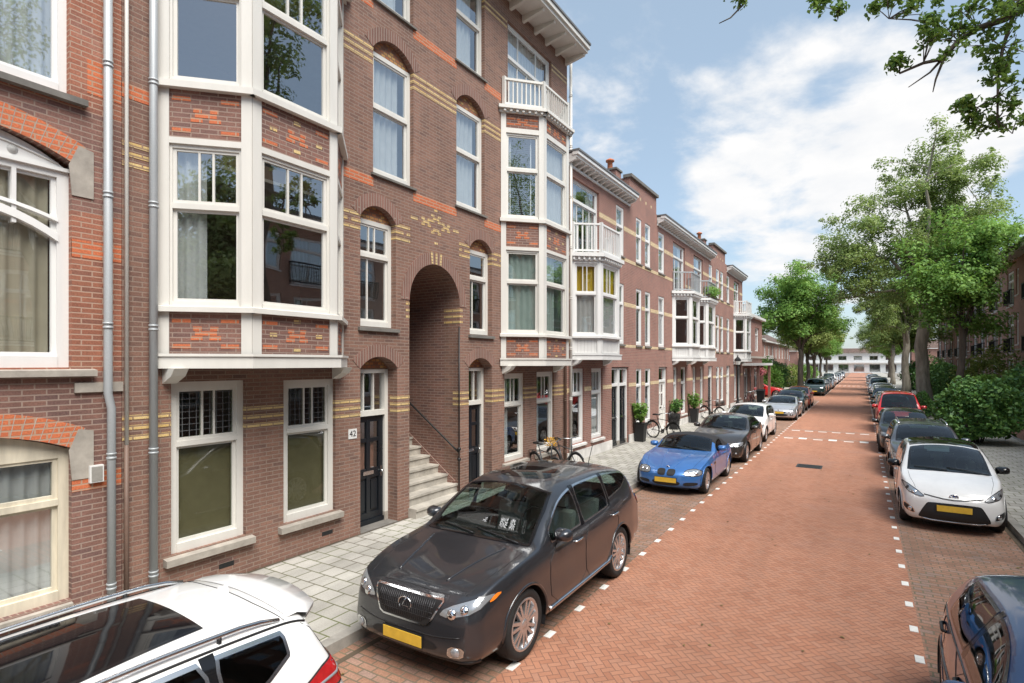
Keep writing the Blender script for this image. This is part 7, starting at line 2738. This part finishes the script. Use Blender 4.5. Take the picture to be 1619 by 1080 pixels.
def bush(label, loc, rx, ry, rz, n, lsize, leafm, seed, grp=None, lump=.28, name='shrub', base=.0, stems=9, cat='shrub', freq=1.1, flat=0.0):
    rg, rn = np.random.default_rng(seed), random.Random(seed)
    root = thing(name, label, cat, (0, 0, 0), 0, grp)
    pts = []
    off = Vector((seed * 1.7, seed * .3, 0))
    ls = max(rx, ry, rz)
    for _ in range(n):
        d = Vector(rg.normal(size=3)).normalized()
        k = 1 + lump * mnoise.noise(Vector((d.x * rx, d.y * ry, d.z * rz)) * freq + off) * 1.8 + .10 * mnoise.noise(d * 6 + off)
        t = 1 - abs(rg.normal()) * .16 - .02
        p = Vector((d.x * rx * k, d.y * ry * k, d.z * rz * k)) * max(.2, t)
        p.z += rz + base
        if p.z < .04:
            p.z = abs(p.z) * .3 + .04
        pts.append(tuple(p))
    leaves_mesh('foliage', pts, lsize, M[leafm], root, seed, up=.35)
    b = MB()
    for k in range(stems):
        a = 2 * math.pi * k / stems
        e = Vector((math.cos(a) * rx * rn.uniform(.3, .75), math.sin(a) * ry * rn.uniform(.3, .75), base + rz * rn.uniform(.9, 1.6)))
        b.tube(bez((math.cos(a) * rx * .12, math.sin(a) * ry * .12, 0), e, Vector((0, 0, .2)), 4, rn), [.028, .022, .017, .012, .006], M['bark_dark'], 5)
    b.build('stem', root, uv=False)
    root.location = loc
    return root


GS = 'shrubs along the right pavement'
bush('dense round dark green shrub on the right pavement beside the parked grey estate', (3.75, 27.9, .12), 1.36, 1.45, 1.22, 6500, .17, 'leaf_shrub', 3, GS)
bush('large leafy green hedge bush behind the low brick wall at the right edge', (6.25, 33.0, .35), 1.35, 2.6, 1.35, 7500, .17, 'leaf_shrub', 4, GS)
bush('airy olive-green shrub in the front garden below the flats', (6.2, 42.0, .3), 1.6, 1.9, 1.75, 5000, .17, 'leaf_olive', 5, GS, .4)
bush('dark green bush beside the trunk of the largest elm', (4.75, 50.0, .1), 1.2, 1.8, 1.7, 4500, .18, 'leaf_shrub', 6, GS)
bush('small ivy bush at the foot of the largest elm', (2.95, 39.6, .12), .5, .8, .72, 1800, .12, 'leaf_shrub', 8, GS)
bush('pale green bush just behind the round shrub on the right', (5.0, 34.5, .12), .75, .9, 1.2, 2200, .17, 'leaf_fresh', 9, GS, .4)
bush('hedge bush by the far right trees', (5.4, 62.0, .1), 1.4, 3.5, 1.5, 4200, .22, 'leaf_shrub', 10, GS)
bush('farther hedge bush below the third elm on the right', (5.2, 80.0, .1), 1.4, 4.0, 1.5, 3500, .26, 'leaf_shrub', 12, GS)
GL = 'hedge bushes past the side street on the left'
bush('tall green hedge bush at the corner of the side street on the left', (-9.0, 63.6, .1), 1.9, 2.0, 1.75, 4800, .2, 'leaf_fresh', 14, GL)
bush('tall darker hedge bush next along behind the left tree', (-8.7, 68.2, .1), 2.0, 2.4, 1.8, 4800, .2, 'leaf_shrub', 15, GL)
bush('yellow-green garden bush between the first two left trees', (-8.0, 80.0, .1), 1.7, 2.5, 1.4, 3200, .22, 'leaf_olive', 16, GL)
bush('low garden bush past the third left tree', (-8.0, 106.0, .1), 1.7, 4.0, 1.3, 2600, .26, 'leaf_fresh', 17, GL)

# ---------------------------------------------------------------- things on the left pavement
def planter(label, x, y, seed, h=.72, ph=.8, leafm='leaf_shrub', rr=.46):
    root = thing('planter', label, 'planter', (0, 0, 0), 0, 'tall black planters along the house fronts')
    b = MB()
    w0, w1 = .15, .20
    b.box8([(-w0, -w0, 0), (w0, -w0, 0), (w0, w0, 0), (-w0, w0, 0), (-w1, -w1, h), (w1, -w1, h), (w1, w1, h), (-w1, w1, h)], M['black'])
    for q in (-1, 1):
        b.box(q * w1 - .012, q * w1 + .012, -w1 - .012, w1 + .012, h - .03, h + .012, M['black'])
        b.box(-w1 + .012, w1 - .012, q * w1 - .012, q * w1 + .012, h - .03, h + .012, M['black'])
    b.build('pot', root, uv=False)
    rn, rg = random.Random(seed), np.random.default_rng(seed)
    st = MB()
    P = []
    for k in range(22):
        a = rn.uniform(0, 6.28)
        rad = rn.uniform(.08, rr)
        e = Vector((math.cos(a) * rad, math.sin(a) * rad, h + ph * rn.uniform(.35, 1.0)))
        pts = bez((0, 0, h - .05), e, Vector((0, 0, .15)), 4, rn)
        st.tube(pts, [.012, .010, .008, .006, .003], M['bark_dark'], 5)
        for q in range(34):
            t = rn.uniform(.25, 1.0)
            i = min(3, int(t * 4))
            p = pts[i].lerp(pts[i + 1], t * 4 - i)
            P.append(tuple(p + Vector((rn.gauss(0, .055), rn.gauss(0, .055), rn.gauss(0, .05)))))
    st.build('stem', root, uv=False)
    leaves_mesh('foliage', P, .11, M[leafm], root, seed)
    root.location = (x, y, .123)
    return root


planter('tall black planter with a leafy plant nearest the dark double doors', -7.38, 21.2, 31, leafm='leaf_fresh')
planter('tall black planter between the parked bicycle and the white door', -7.38, 25.9, 32)
planter('tall black planter farther along, past the white door', -7.35, 29.3, 33, leafm='leaf_fresh')


def bicycle(label, x, y, rz, lean, fr, basket=False, flowers=False):
    root = thing('bicycle', label, 'bicycle', (0, 0, 0), 0, 'bicycles parked against the house fronts')
    r = .34
    fm = M[fr]
    for yy in (-.53, .53):
        b = MB()
        b.tube([(0, yy + r * math.cos(a), r + r * math.sin(a)) for a in np.linspace(0, 2 * math.pi, 33)], .02, M['tyre'], 6, False)
        w = b.build('wheel', root, uv=False)
        b = MB()
        b.tube([(0, yy + (r - .03) * math.cos(a), r + (r - .03) * math.sin(a)) for a in np.linspace(0, 2 * math.pi, 33)], .010, M['steel_dark'], 5, False)
        for k in range(14):
            a = 2 * math.pi * k / 14
            b.tube([((-1) ** k * .025, yy, r), (0, yy + (r - .03) * math.cos(a), r + (r - .03) * math.sin(a))], .003, M['steel_dark'], 4, False)
        b.tube([(-.05, yy, r), (.05, yy, r)], .02, M['steel_dark'], 8)
        b.build('rim', w, uv=False)
        b = MB()
        a0 = (math.pi * .02, math.pi * .80) if yy < 0 else (math.pi * .05, math.pi * .95)
        b.tube([(0, yy + (r + .035) * math.cos(a), r + (r + .035) * math.sin(a)) for a in np.linspace(*a0, 14)], .016, fm, 5)
        b.build('mudguard', root, uv=False)
    b = MB()
    bb, st, hd0, hd1 = (0, .05, .30), (0, .25, .80), (0, -.33, .78), (0, -.36, .92)
    for a, c, q in ((bb, st, .016), (bb, (0, -.34, .66), .018), (st, (0, -.33, .76), .014), (bb, (0, .53, .34), .011), ((0, .22, .70), (0, .53, .34), .009), ((0, -.32, .62), hd1, .018), ((0, -.32, .64), (0, -.53, .34), .014), (st, (0, .28, .92), .013)):
        b.tube([a, c], q, fm, 7)
    b.build('frame', root, uv=False)
    b = MB()
    b.tube([(0, -.36, .92), (0, -.37, 1.05)], .013, M['chrome_soft'], 6)
    b.tube([(-.29, -.16, 1.06), (-.27, -.30, 1.10), (-.12, -.40, 1.07), (.12, -.40, 1.07), (.27, -.30, 1.10), (.29, -.16, 1.06)], .012, M['chrome_soft'], 6)
    for q in (-1, 1):
        b.tube([(q * .292, -.10, 1.055), (q * .285, -.22, 1.08)], .018, M['black'], 6)
    b.build('handlebar', root, uv=False)
    b = MB()
    b.mesh([(-.10, .42, .95), (.10, .42, .95), (.03, .12, .95), (-.03, .12, .95), (-.09, .42, 1.0), (.09, .42, 1.0), (.025, .13, .985), (-.025, .13, .985)], [(0, 3, 2, 1), (4, 5, 6, 7), (0, 1, 5, 4), (1, 2, 6, 5), (2, 3, 7, 6), (3, 0, 4, 7)], M['black'], True)
    b.build('saddle', root, uv=False)
    b = MB()
    b.lathe([(.085, 0), (.085, .008), (.03, .01), (.03, 0)], M['steel_dark'], (.03, .05, .30), 'x', 18)
    for q in (1, -1):
        b.tube([(q * .05, .05, .30), (q * .06, .05 + q * .12, .30 - q * .11), (q * .13, .05 + q * .12, .30 - q * .11)], .012, M['steel_dark'], 6)
    b.build('crank', root, uv=False)
    b = MB()
    for q in (-.06, .06):
        b.tube([(q, .24, .74), (q, .72, .74), (q, .60, .36)], .007, M['iron'], 5)
    for yy in (.36, .48, .60, .72):
        b.tube([(-.06, yy, .74), (.06, yy, .74)], .006, M['iron'], 5)
    b.build('carrier', root, uv=False)
    if basket:
        b = MB()
        x0, x1, y0, y1, z0, z1 = -.2, .2, -.72, -.42, .78, 1.04
        for z in np.linspace(z0, z1, 6):
            b.tube([(x0, y0, z), (x1, y0, z), (x1, y1, z), (x0, y1, z), (x0, y0, z)], .007, M['iron'], 5, False)
        for t in np.linspace(0, 1, 8):
            for p in ((x0 + (x1 - x0) * t, y0), (x0 + (x1 - x0) * t, y1), (x0, y0 + (y1 - y0) * t), (x1, y0 + (y1 - y0) * t)):
                b.tube([(*p, z0), (*p, z1)], .006, M['iron'], 4)
        b.box(x0, x1, y0, y1, z0 - .004, z0, M['iron'])
        b.build('basket', root, uv=False)
    if flowers:
        rg = np.random.default_rng(8)
        leaves_mesh('flowers', [tuple(p) for p in cluster_pts((0, -.36, 1.08), .2, 120, rg, .6)], .06, M['petal'], root, 4)
    root.location = (x, y, .123)
    root.rotation_euler = (0, lean, rz)
    return root


M['petal'] = leaf_mat('yellow_flowers', (0.5, 0.2, 0.03), (0.65, 0.36, 0.05), (0.75, 0.5, 0.12), .2)
M['petal_pink'] = leaf_mat('pink_flowers', (0.5, 0.08, 0.12), (0.65, 0.16, 0.2), (0.7, 0.3, 0.32), .2)
M['frame_grey'] = noisy('bicycle_grey', (0.10, 0.105, 0.11), .4, .4)
M['frame_red'] = noisy('bicycle_dark_red', (0.16, 0.03, 0.035), .4, .2)
bicycle('grey bicycle with yellow flowers on its handlebar against the dark house', -6.95, 12.7, R(60), R(-4), 'frame_grey', False, True)
bicycle('grey bicycle with black grips against the dark house, second one from the staircase', -6.9, 13.7, R(64), R(-4), 'frame_grey')
bicycle('black bicycle with a front basket beside the first black planter', -6.85, 22.4, R(68), R(-4), 'iron', True)
bicycle('dark bicycle past the third planter in front of the white bays', -6.95, 31.6, R(60), R(-4), 'iron', True)
bicycle('dark red bicycle beside the lamp post', -6.75, 42.2, R(30), R(-6), 'frame_red')
bicycle('black bicycle near the corner shop pillars', -6.7, 43.4, R(20), R(-6), 'iron')

lp = thing('street_lamp', 'black classic lantern lamp post on the left pavement', 'street lamp', (-6.8, 38.0, .12))
b = MB()
o3 = Vector((-6.8, 38.0, .12))
b.lathe([(.17, 0), (.17, .06), (.13, .12), (.11, .45), (.13, .5), (.075, .6), (.055, 1.0), (.05, 2.6), (.07, 2.64), (.05, 2.7), (.04, 2.85)], M['iron'], o3, 'z', 14)
b.tube([o3 + Vector((0, -.28, 2.45)), o3 + Vector((0, .28, 2.45))], .018, M['iron'], 6)
b.build('post', lp, uv=False)
b = MB()
b.lathe([(.10, 2.86), (.20, 3.22), (.22, 3.24), (.16, 3.36), (.06, 3.46), (.03, 3.50), (.05, 3.54), (.0, 3.62)], M['iron'], o3, 'z', 6, False)
b.build('lantern_cap', lp, uv=False)
b = MB()
b.lathe([(.108, 2.90), (.204, 3.20)], M['white_glass'] if 'white_glass' in M else M.setdefault('white_glass', noisy('frosted_glass', (0.62, 0.63, 0.60), .25)), o3, 'z', 6, False)
b.build('lantern_glass', lp, uv=False)

bn = thing('wheelie_bin', 'black wheelie bin in front of the corner shop', 'bin', (-6.6, 46.2, .12))
b = MB()
x, y, z = -6.6, 46.2, .12
b.box8([(x - .22, y - .26, z + .08), (x + .22, y - .26, z + .08), (x + .22, y + .22, z + .08), (x - .22, y + .22, z + .08), (x - .28, y - .33, z + .98), (x + .28, y - .33, z + .98), (x + .28, y + .33, z + .98), (x - .28, y + .33, z + .98)], M['black'])
b.build('bin_body', bn, uv=False)
b = MB()
b.box8([(x - .30, y - .36, z + .98), (x + .30, y - .36, z + .98), (x + .30, y + .36, z + .98), (x - .30, y + .36, z + .98), (x - .26, y - .30, z + 1.06), (x + .26, y - .30, z + 1.06), (x + .26, y + .34, z + 1.08), (x - .26, y + .34, z + 1.08)], M['black'])
b.build('lid', bn, uv=False)
for q in (-1, 1):
    b = MB()
    b.lathe([(.0, -.03), (.1, -.03), (.1, .03), (.0, .03)], M['tyre'], (x + q * .2, y + .24, z + .1), 'x', 14)
    b.build('wheel', bn, uv=False)

fb = thing('flower_basket', 'hanging basket of pink flowers on the corner shop pillar', 'flower basket', (-6.9, 48.2, 0))
b = MB()
b.lathe([(.0, 2.25), (.18, 2.3), (.26, 2.45), (.25, 2.46)], M['bark_dark'], (-6.85, 48.2, 0), 'z', 14)
b.tube([(-6.85, 48.2, 2.46), (-6.85, 48.2, 3.02)], .01, M['iron'], 5)
b.build('bowl', fb, uv=False)
rg = np.random.default_rng(3)
lv = leaves_mesh('flowers', [tuple(Vector(p) - Vector((-6.9, 48.2, 0))) for p in cluster_pts((-6.85, 48.2, 2.5), .42, 420, rg, .8)], .1, M['petal_pink'], fb, 3)

bp = thing('balcony_plants', 'row of leafy green plants along the iron rail of the second touching bay', 'plants', (0, 0, 0))
rg = np.random.default_rng(9)
P = []
for k in range(6):
    P.append(cluster_pts((-6.86, 30.5 + k * .27, 6.98 + .08 * (k % 2)), .34, 130, rg, .9))
leaves_mesh('foliage', np.concatenate(P), .11, M['leaf_fresh'], bp, 9)
b = MB()
b.box(-7.0, -6.8, 30.3, 32.0, 6.63, 6.85, M['bark_dark'])
b.build('trough', bp, uv=False)

# a little leaf litter in the gutters
rn = random.Random(12)
P = []
for _ in range(420):
    y = rn.uniform(1, 45)
    k = rn.random()
    x = -4.72 + abs(rn.gauss(0, .12)) if k < .35 else 2.30 - abs(rn.gauss(0, .16)) if k < .7 else rn.uniform(-7.5, -5.0) if k < .82 else rn.uniform(-3.0, .4)
    P.append((x, y, (.13 if x < -4.95 else .010)))
M['litter'] = leaf_mat('fallen_leaves', (0.10, 0.07, 0.03), (0.18, 0.13, 0.05), (0.22, 0.22, 0.07), .05)
lit = leaves_mesh('leaf_litter', P, .05, M['litter'], None, 6, up=4.0)
tag(lit, kind='stuff')
